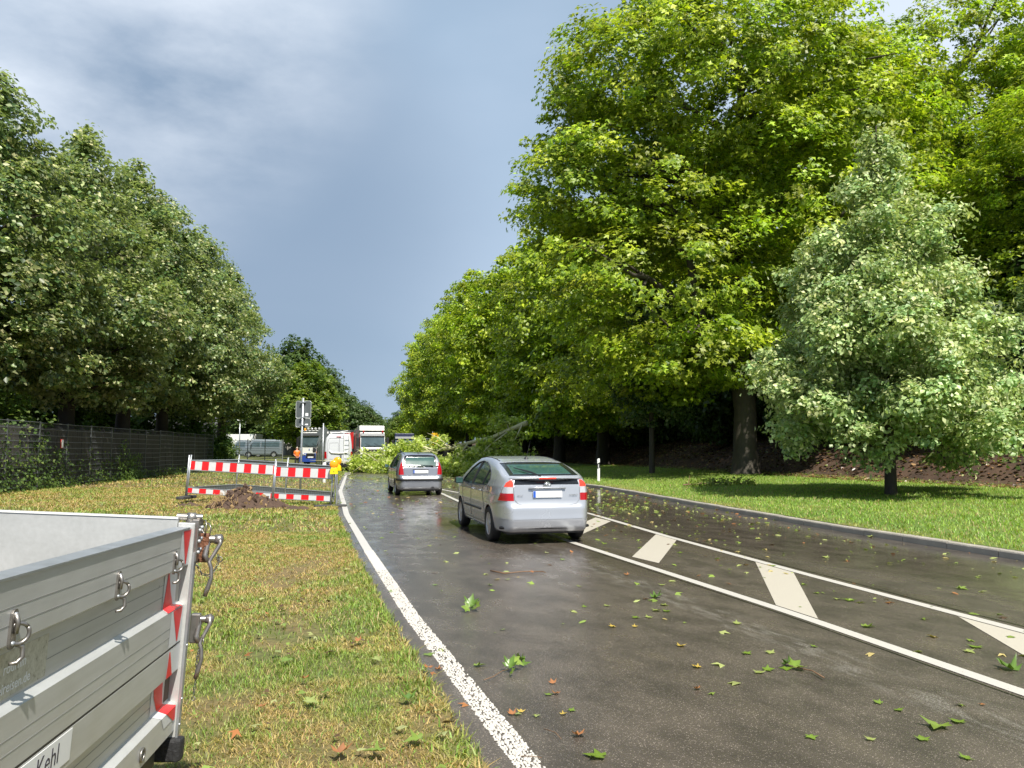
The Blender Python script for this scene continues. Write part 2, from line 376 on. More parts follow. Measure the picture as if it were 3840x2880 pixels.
def sod_mat():
    m, t, p = base_mat('turf_soil')
    at = N(t, 'ShaderNodeAttribute'); at.attribute_name = 'Col'
    co = N(t, 'ShaderNodeTexCoord'); no = N(t, 'ShaderNodeTexNoise', i_Scale=14.0, i_Detail=6.0, i_Roughness=0.7)
    t.links.new(co.outputs['Object'], no.inputs['Vector'])
    r = N(t, 'ShaderNodeMapRange'); r.inputs['From Min'].default_value = 0.3; r.inputs['From Max'].default_value = 0.7; r.inputs['To Min'].default_value = 0.45; r.inputs['To Max'].default_value = 1.15
    t.links.new(no.outputs['Fac'], r.inputs['Value'])
    mx = N(t, 'ShaderNodeVectorMath', operation='SCALE'); t.links.new(at.outputs['Color'], mx.inputs[0]); t.links.new(r.outputs[0], mx.inputs['Scale'])
    t.links.new(mx.outputs[0], p.inputs['Base Color']); p.inputs['Roughness'].default_value = 0.9
    b = N(t, 'ShaderNodeBump', i_Strength=0.8, i_Distance=0.03); t.links.new(no.outputs['Fac'], b.inputs['Height']); t.links.new(b.outputs[0], p.inputs['Normal'])
    return m
M['sod'] = sod_mat()

def road_mat():
    m, t, p = base_mat('wet_asphalt')
    uv = N(t, 'ShaderNodeUVMap'); co = N(t, 'ShaderNodeTexCoord')
    sep = N(t, 'ShaderNodeSeparateXYZ'); t.links.new(uv.outputs[0], sep.inputs[0])
    def noise(scale, det, sx, sy, src='uv', rough=.6):
        mpn = N(t, 'ShaderNodeMapping'); mpn.inputs['Scale'].default_value = (sx, sy, 1)
        t.links.new((uv.outputs[0] if src == 'uv' else co.outputs['Object']), mpn.inputs['Vector'])
        n = N(t, 'ShaderNodeTexNoise', i_Scale=scale, i_Detail=det, i_Roughness=rough); t.links.new(mpn.outputs[0], n.inputs['Vector']); return n.outputs['Fac']
    def mrange(src, a, b, c, d):
        r = N(t, 'ShaderNodeMapRange'); r.interpolation_type = 'SMOOTHSTEP'
        for k, v in zip(('From Min', 'From Max', 'To Min', 'To Max'), (a, b, c, d)): r.inputs[k].default_value = v
        t.links.new(src, r.inputs['Value']); return r.outputs[0]
    def mth(op, a, b):
        q = N(t, 'ShaderNodeMath', operation=op)
        for i, v in enumerate((a, b)):
            if hasattr(v, 'links'): t.links.new(v, q.inputs[i])
            else: q.inputs[i].default_value = v
        return q.outputs[0]
    big = noise(0.6, 4, 1.0, 0.22)          # streaks along the lane
    med = noise(2.6, 5, 1.0, 0.6)
    # aggregate
    vo = N(t, 'ShaderNodeTexVoronoi', i_Scale=110.0, i_Randomness=1.0); t.links.new(co.outputs['Object'], vo.inputs['Vector'])
    sp = N(t, 'ShaderNodeSeparateColor'); t.links.new(vo.outputs['Color'], sp.inputs[0])
    speck = mrange(sp.outputs[0], 0.62, 0.95, 0, 1)
    near = mrange(vo.outputs['Distance'], 0.15, 0.55, 1, 0)
    fine = noise(60, 3, 1, 1, 'o', .8)
    specks = mth('MULTIPLY', mth('MULTIPLY', speck, near), mrange(med, .35, .6, .6, 1.0))
    base = N(t, 'ShaderNodeMix', data_type='RGBA'); base.inputs[6].default_value = (0.052, 0.043, 0.034, 1); base.inputs[7].default_value = (0.095, 0.078, 0.062, 1)
    t.links.new(mrange(med, .3, .7, 0, 1), base.inputs[0])
    b2 = N(t, 'ShaderNodeMix', data_type='RGBA'); b2.inputs[7].default_value = (0.34, 0.285, 0.23, 1)
    t.links.new(specks, b2.inputs[0]); t.links.new(base.outputs[2], b2.inputs[6]); t.links.new(b2.outputs[2], p.inputs['Base Color'])
    # washed out grit along the joint beside the lane line
    gl = mth('MULTIPLY', mth('MULTIPLY', mrange(sep.outputs[0], 2.95, 3.2, 0, 1), mrange(sep.outputs[0], 3.35, 3.6, 1, 0)), mrange(noise(9, 5, 1, .25), .45, .62, 0, 1))
    b3 = N(t, 'ShaderNodeMix', data_type='RGBA'); b3.inputs[7].default_value = (0.26, 0.24, 0.21, 1)
    t.links.new(mth('MULTIPLY', gl, mrange(fine, .4, .65, 0, .8)), b3.inputs[0]); t.links.new(b2.outputs[2], b3.inputs[6]); t.links.new(b3.outputs[2], p.inputs['Base Color'])
    # water film: wheel tracks and gutter wetter, middle drains
    wet = mth('ADD', mrange(big, .36, .66, .12, .62), mrange(med, .45, .65, 0, .30))
    wet = mth('ADD', wet, mrange(sep.outputs[1], 7, 15, -.28, .12))
    wet = mth('ADD', wet, mrange(mth('SINE', mth('MULTIPLY', sep.outputs[0], 3.4), 0.0), .1, 1, .0, .14))
    gut = mrange(sep.outputs[0], 5.6, 8.4, 0.0, .9)
    wet = mth('ADD', wet, gut); wetc = mrange(wet, 0.15, 1.0, 0, 1)
    t.links.new(mrange(wetc, 0, 1, 0.30, 0.11), p.inputs['Roughness'])
    p.inputs['IOR'].default_value = 1.5
    b = N(t, 'ShaderNodeBump', i_Distance=0.006); 
    t.links.new(mrange(wetc, 0, 1, 0.42, 0.06), b.inputs['Strength'])
    h = mth('ADD', mth('MULTIPLY', near, 0.7), fine); t.links.new(h, b.inputs['Height']); t.links.new(b.outputs[0], p.inputs['Normal'])
    return m
M['road'] = road_mat()

def paint_mat(name, colr, wear):
    m, t, p = base_mat(name)
    co = N(t, 'ShaderNodeTexCoord'); no = N(t, 'ShaderNodeTexNoise', i_Scale=22.0, i_Detail=6.0, i_Roughness=0.75); t.links.new(co.outputs['Object'], no.inputs['Vector'])
    r = N(t, 'ShaderNodeMapRange'); r.inputs['From Min'].default_value = 0.62; r.inputs['From Max'].default_value = 0.72; r.inputs['To Max'].default_value = wear
    t.links.new(no.outputs['Fac'], r.inputs['Value'])
    mx = N(t, 'ShaderNodeMix', data_type='RGBA'); mx.inputs[6].default_value = (*colr, 1); mx.inputs[7].default_value = (0.16, 0.14, 0.12, 1)
    t.links.new(r.outputs[0], mx.inputs[0]); t.links.new(mx.outputs[2], p.inputs['Base Color'])
    p.inputs['Roughness'].default_value = 0.35
    vo = N(t, 'ShaderNodeTexVoronoi', i_Scale=110.0); t.links.new(co.outputs['Object'], vo.inputs['Vector'])
    b = N(t, 'ShaderNodeBump', i_Strength=0.5, i_Distance=0.004); t.links.new(vo.outputs['Distance'], b.inputs['Height']); t.links.new(b.outputs[0], p.inputs['Normal'])
    return m
M['paint'] = paint_mat('road_paint', (0.50, 0.475, 0.43), 0.9)
M['paint_beige'] = paint_mat('road_paint_beige', (0.47, 0.43, 0.36), 0.7)

# ------------------------------------------------------------------ ground, road, verges
np_mesh('ground', [(-900, -400, -0.25), (900, -400, -0.25), (900, 1200, -0.25), (-900, 1200, -0.25)], [(0, 1, 2, 3)], 'sod',
        cols=[(0.08, 0.10, 0.03)] * 4, kind='structure')
def strip(name, xa, xb, ts, mats, zfun, colfun=None, rows=D_ROWS, **kw):
    d = rows; A = xa(d)[:, None]; B = xb(d)[:, None]; X = A + (B - A) * ts[None, :]; Y = np.repeat(d[:, None], len(ts), 1)
    Z = zfun(X, Y); V = np.stack([X, Y, Z], -1).reshape(-1, 3); n = len(ts); i = np.arange(len(d) - 1)[:, None] * n + np.arange(n - 1)[None]
    F = np.stack([i, i + 1, i + n + 1, i + n], -1).reshape(-1, 4)
    cols = colfun(V[:, 0], V[:, 1]) if colfun else None
    uv = np.stack([(X - A).ravel(), Y.ravel()], -1)
    return np_mesh(name, V, F, mats, cols=cols, uv=uv, smooth=True, **kw)
fine_rows = np.unique(np.concatenate([np.arange(-14, 20, .25), np.arange(20, 60, .5), np.arange(60, 150, 3), np.arange(150, 321, 10)]))
strip('road', lambda d: asph(d) + 0.02 * np.sin(d * 5.1) + 0.02 * np.sin(d * 11.7), lambda d: KERB(d) + 0.02, np.linspace(0, 1, 10), 'road', lambda X, Y: 0 * X, rows=fine_rows, kind='structure')
tl = np.concatenate([np.linspace(0, 0.03, 10), np.linspace(0.04, 0.4, 50), np.linspace(.45, 1, 12)])
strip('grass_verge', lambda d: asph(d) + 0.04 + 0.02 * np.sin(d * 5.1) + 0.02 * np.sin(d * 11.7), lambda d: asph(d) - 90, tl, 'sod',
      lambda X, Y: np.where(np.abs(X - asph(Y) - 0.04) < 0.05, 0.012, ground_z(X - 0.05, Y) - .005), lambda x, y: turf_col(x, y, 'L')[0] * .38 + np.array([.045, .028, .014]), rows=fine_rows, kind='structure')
def right_col(x, y):
    g = turf_col(x, y, 'R')[0] * 0.55; b = sstep(-0.8, 0.4, x - toe(y))[:, None]
    litter = np.array([0.075, 0.042, 0.024]) * (0.5 + vnoise(x, y, .5))[:, None]
    return g * (1 - b) + litter * b
tr = np.concatenate([np.linspace(0, 0.02, 4), np.linspace(0.03, 0.4, 60), np.linspace(.45, 1, 12)])
strip('embankment', lambda d: KERB(d) + 0.13, lambda d: KERB(d) + 90, tr, 'sod', lambda X, Y: ground_z(np.maximum(X, KERB(Y) + 0.14), Y) - .005, right_col, rows=fine_rows, kind='structure')

# kerb : stones one metre long, real joints
kerb = empty('kerb', (0, 0, 0), label='long row of wet grey kerbstones along the right-hand grass', cat='kerb')
pts = []; d = 3.0; s_prev = None
while d < 62:
    pts.append((float(KERB(d)), d)); x0, y0 = pts[-1]
    dd = 0.1
    while math.hypot(float(KERB(d + dd)) - x0, dd) < 1.0: dd += 0.02
    d += dd
kerb_me = None
for (xa, ya), (xb, yb) in zip(pts[:-1], pts[1:]):
    L_ = math.hypot(xb - xa, yb - ya); ang = math.atan2(yb - ya, xb - xa)
    if kerb_me is None:
        mb = MB(); prof = [(0, -0.2), (-0.14, -0.2), (-0.14, 0.115), (-0.03, 0.115), (-0.01, 0.105), (0, 0.085)]
        n = len(prof); vs = [(0.006, p[0], p[1]) for p in prof] + [(0.994, p[0], p[1]) for p in prof]
        mb.add(vs, [tuple(range(n)), tuple(range(2 * n - 1, n - 1, -1))] + [(i, n + i, n + (i + 1) % n, (i + 1) % n) for i in range(n)])
        ko = mb.build('kerbstone', 'kerb', kerb); kerb_me = ko.data
    else:
        ko = link_mesh('kerbstone', kerb_me, kerb)
    ko.location = (xa, ya, random.uniform(-0.006, 0.006)); ko.rotation_euler = (random.uniform(-.012, .012), 0, ang); ko.scale = (L_, 1, 1)

# painted markings, 4 mm above the asphalt
def ribbon(name, cfun, w, d0, d1, mat, dz=0.004, step=0.5, **kw):
    d = np.arange(d0, d1 + 1e-6, step); c_ = cfun(d); tx = np.gradient(c_, d); nx = 1 / np.sqrt(1 + tx * tx); ny = -tx * nx
    V = []; 
    for s in (-0.5, 0.5): V.append(np.stack([c_ + nx * w * s, d + ny * w * s, np.full_like(d, dz)], -1))
    V = np.concatenate(V); n = len(d); i = np.arange(n - 1); F = np.stack([i, i + n, i + n + 1, i + 1], -1)
    return np_mesh(name, V, F, mat, **kw)
ribbon('edge_line', LINE, 0.14, 10.5, 48, 'paint', kind='structure')
ribbon('lane_line', LB, 0.13, -8, 33.4, 'paint', kind='structure')
ribbon('lane_line', LC, 0.13, -8, 32.2, 'paint', kind='structure')
ribbon('lane_line', lambda d: KERB(d) - 0.35, 0.13, 42, 56, 'paint', kind='structure')
M['tar'] = simple('black_tar_seam', (0.012, 0.011, 0.010), 0.25, 0, 0.3, 10)
ribbon('tar_seam', lambda d: LC(d) + .17 + .015 * np.sin(d * 2.1), .022, -8, 26, 'tar', dz=.003, kind='structure')
ribbon('tar_seam', lambda d: LB(d) - .12, .014, -8, 30, 'tar', dz=.003, kind='structure')
for k in range(7):
    ribbon('edge_dash', LINE, 0.42, 49.5 + k * 2.6, 50.6 + k * 2.6, 'paint', step=1.1, kind='structure')
base = np.array([(3.59, 11.28), (3.84, 10.33), (2.90, 7.55), (2.62, 8.2)])
for k in range(-3, 5):
    q = base + np.array([-0.80 * k, 3.62 * k]); 
    out = []
    for (x, y) in q:
        lo = float(LB(y)) + 0.09; hi = float(LC(y)) - 0.09
        out.append((min(max(x, lo), hi), y, 0.004))
    if k <= 3: np_mesh('hatch_marking', out, [(3, 2, 1, 0)], 'paint_beige', kind='structure')
np_mesh('hatch_marking', [(-1.05, 25.4, .004), (-0.55, 25.0, .004), (-1.35, 23.6, .004), (-1.45, 24.1, .004)], [(3, 2, 1, 0)], 'paint_beige', kind='structure')
# thick agglomerate dots that make up the near edge line
def blobs(name, P, r, h, mats, cols=None, **kw):
    n = len(P); k = 6; ang = np.linspace(0, 2 * np.pi, k, endpoint=False)[None] + rng.random((n, 1)) * 6
    rr = r[:, None] * rng.uniform(.75, 1.2, (n, k)); X = P[:, :1] + np.cos(ang) * rr; Y = P[:, 1:2] + np.sin(ang) * rr
    ring0 = np.stack([X, Y, np.full_like(X, 0.003)], -1)
    X2 = P[:, :1] + np.cos(ang) * rr * .6; Y2 = P[:, 1:2] + np.sin(ang) * rr * .6
    ring1 = np.stack([X2, Y2, np.repeat(h[:, None], k, 1)], -1)
    V = np.concatenate([ring0, ring1], 1).reshape(-1, 3); b = np.arange(n)[:, None] * 12; i = np.arange(k)[None]; j = (i + 1) % k
    F = np.stack([b + i, b + j, b + 6 + j, b + 6 + i], -1).reshape(-1, 4)
    F2 = np.concatenate([np.stack([b[:, 0] + 6 + a for a in (0, 1, 2, 3)], -1), np.stack([b[:, 0] + 6 + a for a in (0, 3, 4, 5)], -1)])
    return np_mesh(name, V, np.concatenate([F, F2]), mats, smooth=True, **kw)
nb = 6300
dd = 2.2 + (12.5 - 2.2) * rng.random(nb) ** 1.5; off = (rng.integers(0, 8, nb) - 3.5) / 8 * 0.15 + rng.normal(0, .0035, nb)
P = np.stack([LINE(dd) + off * 0.96, dd + off * .28], -1)
blobs('thermoplastic_texture', P, rng.uniform(.0055, .0105, nb), rng.uniform(.009, .014, nb), 'paint', kind='stuff', label='coarse white agglomerate dots of the left edge line', cat='road paint')

# ------------------------------------------------------------------ grass blades
def frames(nrm, rot):
    n = nrm / np.linalg.norm(nrm, axis=1, keepdims=True)
    ref = np.where(np.abs(n[:, 2:3]) < 0.95, np.array([[0, 0, 1.0]]), np.array([[1.0, 0, 0]]))
    a = np.cross(ref, n); a /= np.linalg.norm(a, axis=1, keepdims=True); b = np.cross(n, a)
    c, s = np.cos(rot)[:, None], np.sin(rot)[:, None]
    return a * c + b * s, -a * s + b * c, n
def grass(name, x, y, side, hh, ww, **kw):
    if side == 'L':
        worn = np.exp(-(((x + 1.95) / .28) ** 2 + ((y - 6.6) / 1.0) ** 2)) + .9 * np.exp(-(((x + 2.9) / .3) ** 2 + ((y - 10.5) / 1.3) ** 2)) + .5 * sstep(.70, .85, vnoise(x + 9, y + 3, .45))
        kp = rng.random(len(x)) > np.clip(worn * 1.1, 0, .88); x, y = x[kp], y[kp]
    n = len(x); z = ground_z(x, y) - 0.005
    col_, dry = turf_col(x, y, side)
    cc = col_ * rng.uniform(.6, 1.5, (n, 1)) * np.array([1, 1, 1.0]) + rng.normal(0, .012, (n, 3))
    swap = rng.random(n) < 0.30
    cc[swap] = np.where(rng.random((swap.sum(), 1)) < .5, np.array([[0.42, 0.32, 0.14]]), np.array([[0.20, 0.34, 0.05]])) * rng.uniform(.6, 1.2, (swap.sum(), 1))
    cc = np.clip(cc, 0.01, .8)
    h = hh * (.55 + .9 * vnoise(x + 3, y + 5, .19)) * rng.uniform(.45, 1.4, n) * (1 - 0.35 * dry); az = rng.random(n) * 2 * np.pi; lean = np.where(dry > .4, rng.uniform(.5, 2.0, n), rng.uniform(.2, 1.4, n)) * h
    w = ww * rng.uniform(.6, 1.3, n); wa = az + np.pi / 2 + rng.normal(0, .4, n)
    wx, wy = np.cos(wa) * w, np.sin(wa) * w; lx, ly = np.cos(az) * lean, np.sin(az) * lean
    P0 = np.stack([x - wx, y - wy, z], -1); P1 = np.stack([x + wx, y + wy, z], -1)
    P2 = np.stack([x + lx * .4 + wx * .8, y + ly * .4 + wy * .8, z + h * .62], -1); P3 = np.stack([x + lx * .4 - wx * .8, y + ly * .4 - wy * .8, z + h * .62], -1)
    P4 = np.stack([x + lx, y + ly, z + h * rng.uniform(.75, 1.0, n)], -1)
    V = np.stack([P0, P1, P2, P3, P4], 1).reshape(-1, 3); b = np.arange(n) * 5
    F = np.concatenate([np.stack([b, b + 1, b + 2], -1), np.stack([b, b + 2, b + 3], -1), np.stack([b + 3, b + 2, b + 4], -1)])
    return np_mesh(name, V, F, 'grass', cols=np.repeat(cc, 5, 0), kind='stuff', **kw)
def sample_left(n, y0, y1, pw, xmax_out):
    y = y0 + (y1 - y0) * rng.random(n * 3) ** pw
    lo = np.maximum(-0.80 * y - 0.8, -19 - .14 * y - 4); hi = asph(y) + 0.10 * vnoise(y * 3, y, .5) + .02
    x = lo + (hi - lo) * rng.random(len(y)); keep = rng.random(len(y)) < (hi - lo) / (hi - lo).max()
    x, y = x[keep], y[keep]; return x[:n], y[:n]
x, y = sample_left(110000, 2.2, 6.5, .95, 0); grass('verge_grass', x, y, 'L', .032, .0024, label='short patchy green and straw grass beside the aluminium trailer', cat='grass')
x, y = sample_left(150000, 6.2, 15, .9, 0); grass('verge_grass', x, y, 'L', .040, .0042, label='green and dry grass between the trailer and the barrier', cat='grass')
x, y = sample_left(75000, 14.5, 32, .8, 0); grass('verge_grass', x, y, 'L', .065, .011, label='dry yellowed grass around the striped barrier and along the fence', cat='grass')
x, y = sample_left(50000, 31, 78, .75, 0); grass('verge_grass', x, y, 'L', .085, .024, label='greener grass behind the barrier and up to the parked vans', cat='grass')
n = 190000; y = 8 + 52 * rng.random(n) ** 1.5; k0 = KERB(y) + .1; hi = toe(y) + .5; x = k0 + (hi - k0) * rng.random(n)
m_ = (x / y < .80); x, y = x[m_], y[m_]
grass('lawn_grass', x, y, 'R', .06, .0065, label='lush green grass strip between the kerb and the trees', cat='grass')
# tall weeds along verge edges
x, y = sample_left(1, 2, 3, 1, 0)
n = 5000; y = 2.4 + 22 * rng.random(n) ** 1.3; x = asph(y) - rng.random(n) ** 2 * .25 + .03
grass('verge_grass', x, y, 'L', .075, .0045, label='longer green blades hanging over the asphalt edge', cat='grass')

# ------------------------------------------------------------------ foliage
KITE = (np.array([(0, -.5, 0), (.40, .0, .10), (0, .55, -.06), (-.40, .0, .10)]), np.array([(0, 1, 2), (0, 2, 3)]))
PALM = (np.array([(0, -.42, 0), (.56, .12, -.06), (.16, .10, .06), (0, .62, -.08), (-.16, .10, .06), (-.56, .12, -.06)]), np.array([(0, 1, 2), (0, 2, 3), (0, 3, 4), (0, 4, 5)]))
def leaves(P, Nr, size, tmpl, colr, r=rng):
    T, Fq = tmpl; n = len(P); a, b, c_ = frames(Nr, r.random(n) * 6.283)
    S = size[:, None, None]
    V = P[:, None] + (a[:, None] * T[None, :, 0:1] + b[:, None] * T[None, :, 1:2] + c_[:, None] * T[None, :, 2:3]) * S
    F = (np.arange(n) * len(T))[:, None, None] + Fq[None]
    return V.reshape(-1, 3), F.reshape(-1, 3), np.repeat(colr, len(T), 0)
def unit(n, r=rng):
    v = r.normal(size=(n, 3)); return v / np.linalg.norm(v, axis=1, keepdims=True)
def palette(n, cols, wts, jit=.22, r=rng):
    c_ = np.array(cols)[r.choice(len(cols), n, p=np.array(wts) / sum(wts))]
    return np.clip(c_ * r.uniform(1 - jit, 1 + jit, (n, 1)), .004, .9)
def crown_points(ells, ncl, per, cr, r, shell=.45, flat=.6, surf_bias=1.0):
    """cluster centres inside a union of ellipsoids, tufts of leaf positions round each"""
    E = np.array([list(c_) + list(s) for c_, s in ells], float)
    w = (E[:, 3] * E[:, 4] + E[:, 4] * E[:, 5] + E[:, 3] * E[:, 5]); w /= w.sum()
    out = []; nn = 0
    while nn < ncl:
        m_ = ncl * 3; k = r.choice(len(E), m_, p=w); d = unit(m_, r)
        rad = shell + (1 - shell) * r.random(m_) ** .6
        rad *= 1 + 0.10 * np.sin(d[:, 0] * 5 + k) * np.cos(d[:, 2] * 6 + k * 2) + r.normal(0, .035, m_)
        p = E[k, :3] + d * E[k, 3:] * rad[:, None]
        q = ((p[:, None] - E[None, :, :3]) / E[None, :, 3:]); dist = np.sqrt((q ** 2).sum(-1)); dist[np.arange(m_), k] = 9
        keep = (dist.min(1) > shell * .8); out.append(np.concatenate([p[keep], d[keep]], 1)); nn += keep.sum()
    C_ = np.concatenate(out)[:ncl]
    cs = cr * r.uniform(.55, 1.35, ncl)
    u = unit(ncl * per, r) * (r.random((ncl * per, 1)) ** .42); idx = np.repeat(np.arange(ncl), per)
    u[:, 2] *= flat
    P = C_[idx, :3] + u * cs[idx, None]; P[:, 2] -= (u[:, 0] ** 2 + u[:, 1] ** 2) * cs[idx] * .22
    return C_, P, C_[idx, 3:], u, idx
def make_crown(name, ells, ncl, per, cr, size, tmpl, pal, wts, mat, seed, shell=.45, flat=.6, droop=0.0, upn=.7, parent=None, cluster_tint=.25):
    r = np.random.default_rng(seed)
    C_, P, D, u, idx = crown_points(ells, ncl, per, cr, r, shell, flat)
    n = len(P); Nr = D * .55 + np.array([0, -.12, upn]) + u * .45 + r.normal(0, .45, (n, 3))
    sz = size * r.uniform(.6, 1.3, n)
    cc = palette(n, pal, wts, .2, r) * (1 + cluster_tint * (r.random(ncl)[idx, None] - .5) * 2)
    cc[:, 0] *= (1 + .25 * (r.random(ncl)[idx] - .5)); cc = np.clip(cc, .004, .9)
    V, F, Cc = leaves(P, Nr, sz, tmpl, cc, r)
    return np_mesh(name, V, F, mat, cols=Cc, parent=parent), C_
def make_wood(name, trunk, limbs, mat, parent, n=10, twigs=None, seed=3):
    mb = MB(); mb.tube(trunk[0], trunk[1], n, caps=False)
    o = mb.build(name, mat, parent, smooth=True)
    mb2 = MB()
    for p, rr in limbs: mb2.tube(p, rr, 7, caps=False)
    o2 = mb2.build('branches', mat, parent, smooth=True, kind='stuff') if limbs else None
    return o, o2
def auto_limbs(C_, trunk_pts, r0, nl, seed, zmin=.25, per=3):
    """limbs leaving the trunk towards the crown's clumps, each forking"""
    r = np.random.default_rng(seed); T = np.array(trunk_pts); out = []
    sel = r.choice(len(C_), nl, replace=False)
    for i in sel:
        e_ = C_[i, :3]; h = max(T[0][2] + (T[-1][2] - T[0][2]) * zmin, min(T[-1][2] * .95, e_[2] - 0.35 * math.hypot(e_[0], e_[1])))
        s = np.array([np.interp(h, T[:, 2], T[:, 0]), np.interp(h, T[:, 2], T[:, 1]), h]); L_ = np.linalg.norm(e_ - s)
        mid = s + (e_ - s) * .45 + np.array([0, 0, .08 * L_]) + r.normal(0, .06 * L_, 3) * [1, 1, .5]
        m2 = s + (e_ - s) * .75 + np.array([0, 0, .05 * L_]) + r.normal(0, .05 * L_, 3)
        ra = r0 * min(1, .25 + .06 * L_)
        out.append(([s, mid, m2, e_], [ra, ra * .6, ra * .38, ra * .12]))
        dn = np.argsort(((C_[:, :3] - m2) ** 2).sum(1))[3:3 + per * 3:3]
        for j in dn: out.append(([mid, (mid + C_[j, :3]) / 2 + r.normal(0, .15, 3), C_[j, :3]], [ra * .4, ra * .25, ra * .06]))
    return out

G_PLANE = [(.22, .29, .020), (.29, .37, .025), (.38, .46, .034), (.44, .50, .07), (.12, .19, .018)]
W_PLANE = [3, 3, 2, .7, 2]
G_LIME = [(.050, .095, .026), (.090, .145, .040), (.18, .225, .07), (.44, .45, .23), (.31, .34, .16)]
W_LIME = [2.6, 3, 2.4, 1.1, 1.6]
G_DARK = [(.050, .090, .022), (.072, .12, .028), (.11, .16, .042)]
W_DARK = [2, 2, 1]

# --- the great plane tree beside the road
def limb_curve(a, b, sag, r, k=5, j=.25):
    a = np.array(a, float); b = np.array(b, float); out = []
    for i in range(k + 1):
        t = i / k; p = a + (b - a) * t; p[2] += sag * math.sin(math.pi * t); 
        if 0 < i < k: p += r.normal(0, j, 3)
        out.append(tuple(p))
    return out
def plane_big(loc, rz, seed, label, sc_=1.0, full=True):
    t = empty('plane_tree', loc, rz, label=label, cat='tree', group='large plane trees on the right-hand side')
    ells = [((-4.5, -2.5, 9.5), (6.0, 5.5, 4.6)), ((-4.8, 0, 14.5), (6.6, 6, 4.6)), ((-2.0, -2, 19.2), (7.4, 6.5, 4.8)), ((4.0, 0, 17.5), (6.0, 6, 5.0)), ((4.2, -1.5, 11.5), (5.2, 5.5, 4.6)),
            ((-0.6, 0, 24.0), (7.0, 5, 3.8)), ((-7.8, -1, 13.8), (3.6, 4, 2.8)), ((-6.0, -1, 20.6), (3.8, 4, 3.0)), ((-3.3, -3.6, 5.9), (4.6, 3.4, 1.7)), ((6.3, 2, 21.3), (3.6, 4, 2.7)), ((2.0, -4, 7.6), (3.0, 3.0, 2.4)), ((-5, 1.5, 5.6), (5.2, 4, 2.2)), ((4.5, 2, 7.5), (4.4, 4, 2.4)), ((-6.6, 0, 17.6), (3.4, 4, 2.6)), ((1.2, -3.5, 20.6), (4.6, 3.0, 3.0)), ((1, -4, 14.5), (4.2, 2.8, 3.0))]
    cr, C_ = make_crown('crown', ells, 2050, 66, .90, .25, PALM, G_PLANE, W_PLANE, 'leaf', seed, shell=.45, flat=.5, parent=t, cluster_tint=.38)
    r = np.random.default_rng(seed + 1)
    tp = [(0, 0, -.3), (.02, 0, .25), (.0, 0, 1.2), (.05, 0, 3.2), (-.1, 0, 5.2), (-.1, .1, 8), (.3, .2, 12), (.2, .3, 17), (.4, .3, 22)]
    tr_ = [.82, .68, .56, .52, .54, .42, .30, .19, .07]
    L_ = [(limb_curve((-.3, -.2, 4.9), (-3.6, -1.2, 13.5), -1.6, r), [.36, .33, .28, .22, .17, .1]), (limb_curve((-.2, -.3, 5.0), (-7.4, -2.0, 14.5), 2.0, r), [.26, .22, .18, .14, .1, .05]),
          (limb_curve((.2, 0, 6), (5.2, -1, 14), -1, r), [.3, .26, .22, .17, .12, .06]), (limb_curve((0, 0, 4.6), (-5.8, -3, 6.6), .5, r), [.15, .12, .1, .08, .05, .03])]
    L_ += auto_limbs(C_, tp, .26, 34, seed + 2)
    make_wood('trunk', (tp, tr_), L_, 'bark_plane', t, 14)
    t.scale = (sc_,) * 3
    return t
bigA = plane_big((12.1, 40.0, gz(12.1, 40)), 0, 11, 'huge plane tree with a thick bare trunk, its crown filling the top of the picture')
bigA.scale = (1.10, 1.05, 1.03)
bigB = copy_tree(bigA); bigB.location = (27.5, 47, gz(27.5, 47) - .3); bigB.rotation_euler.z = R(125); bigB.scale = (.98, .98, .99)
bigB['label'] = 'tall plane tree rising at the far right behind the young silver lime'
bigC = copy_tree(bigA); bigC.location = (40, 38, gz(40, 38)); bigC.rotation_euler.z = R(240); bigC.scale = (.9, .9, .78)
bigC['label'] = 'plane tree cut off by the right edge of the picture, on top of the bank'

bigD = copy_tree(bigA); bigD.location = (27.5, 36, gz(27.5, 36)); bigD.rotation_euler.z = R(200); bigD.scale = (.72, .72, .60)
bigD['label'] = 'lower plane tree on the bank behind the young silver lime'
def plane_row(seed):
    t = empty('plane_tree', (0, 0, 0), 0, cat='tree', group='row of plane trees down the right-hand side of the road')
    ells = [((0, 0, 6.8), (6.9, 6.9, 4.2)), ((-2.5, -3, 4.0), (4.4, 3.4, 2.0)), ((2, 3, 4.2), (4.4, 3.6, 2.0)), ((-2, -1, 11.2), (6.6, 6.2, 4.2)), ((2.6, 1.5, 11.5), (6, 6, 4.0)), ((0, 0, 15.6), (6.5, 6.5, 4.2)), ((-4, -2, 13.5), (4, 4, 3.4)), ((-1.0, -4, 5.2), (4.5, 3.5, 1.9)), ((-5.2, 2, 8.2), (3.2, 3.6, 2.6)), ((1.5, -1, 18), (2.8, 2.8, 2.0))]
    cr, C_ = make_crown('crown', ells, 1000, 56, .95, .31, KITE, G_PLANE, [3, 3, 2, .5, 2], 'leaf', seed, shell=.42, flat=.5, parent=t, cluster_tint=.35)
    tp = [(0, 0, -.4), (0, 0, .2), (.05, 0, 1.5), (0, .1, 4.5), (.1, 0, 9), (0, 0, 15)]
    make_wood('trunk', (tp, [.8, .62, .5, .42, .26, .08]), auto_limbs(C_, tp, .2, 16, seed + 2), 'bark_dark', t, 10)
    return t
prow = [plane_row(21), plane_row(31)]
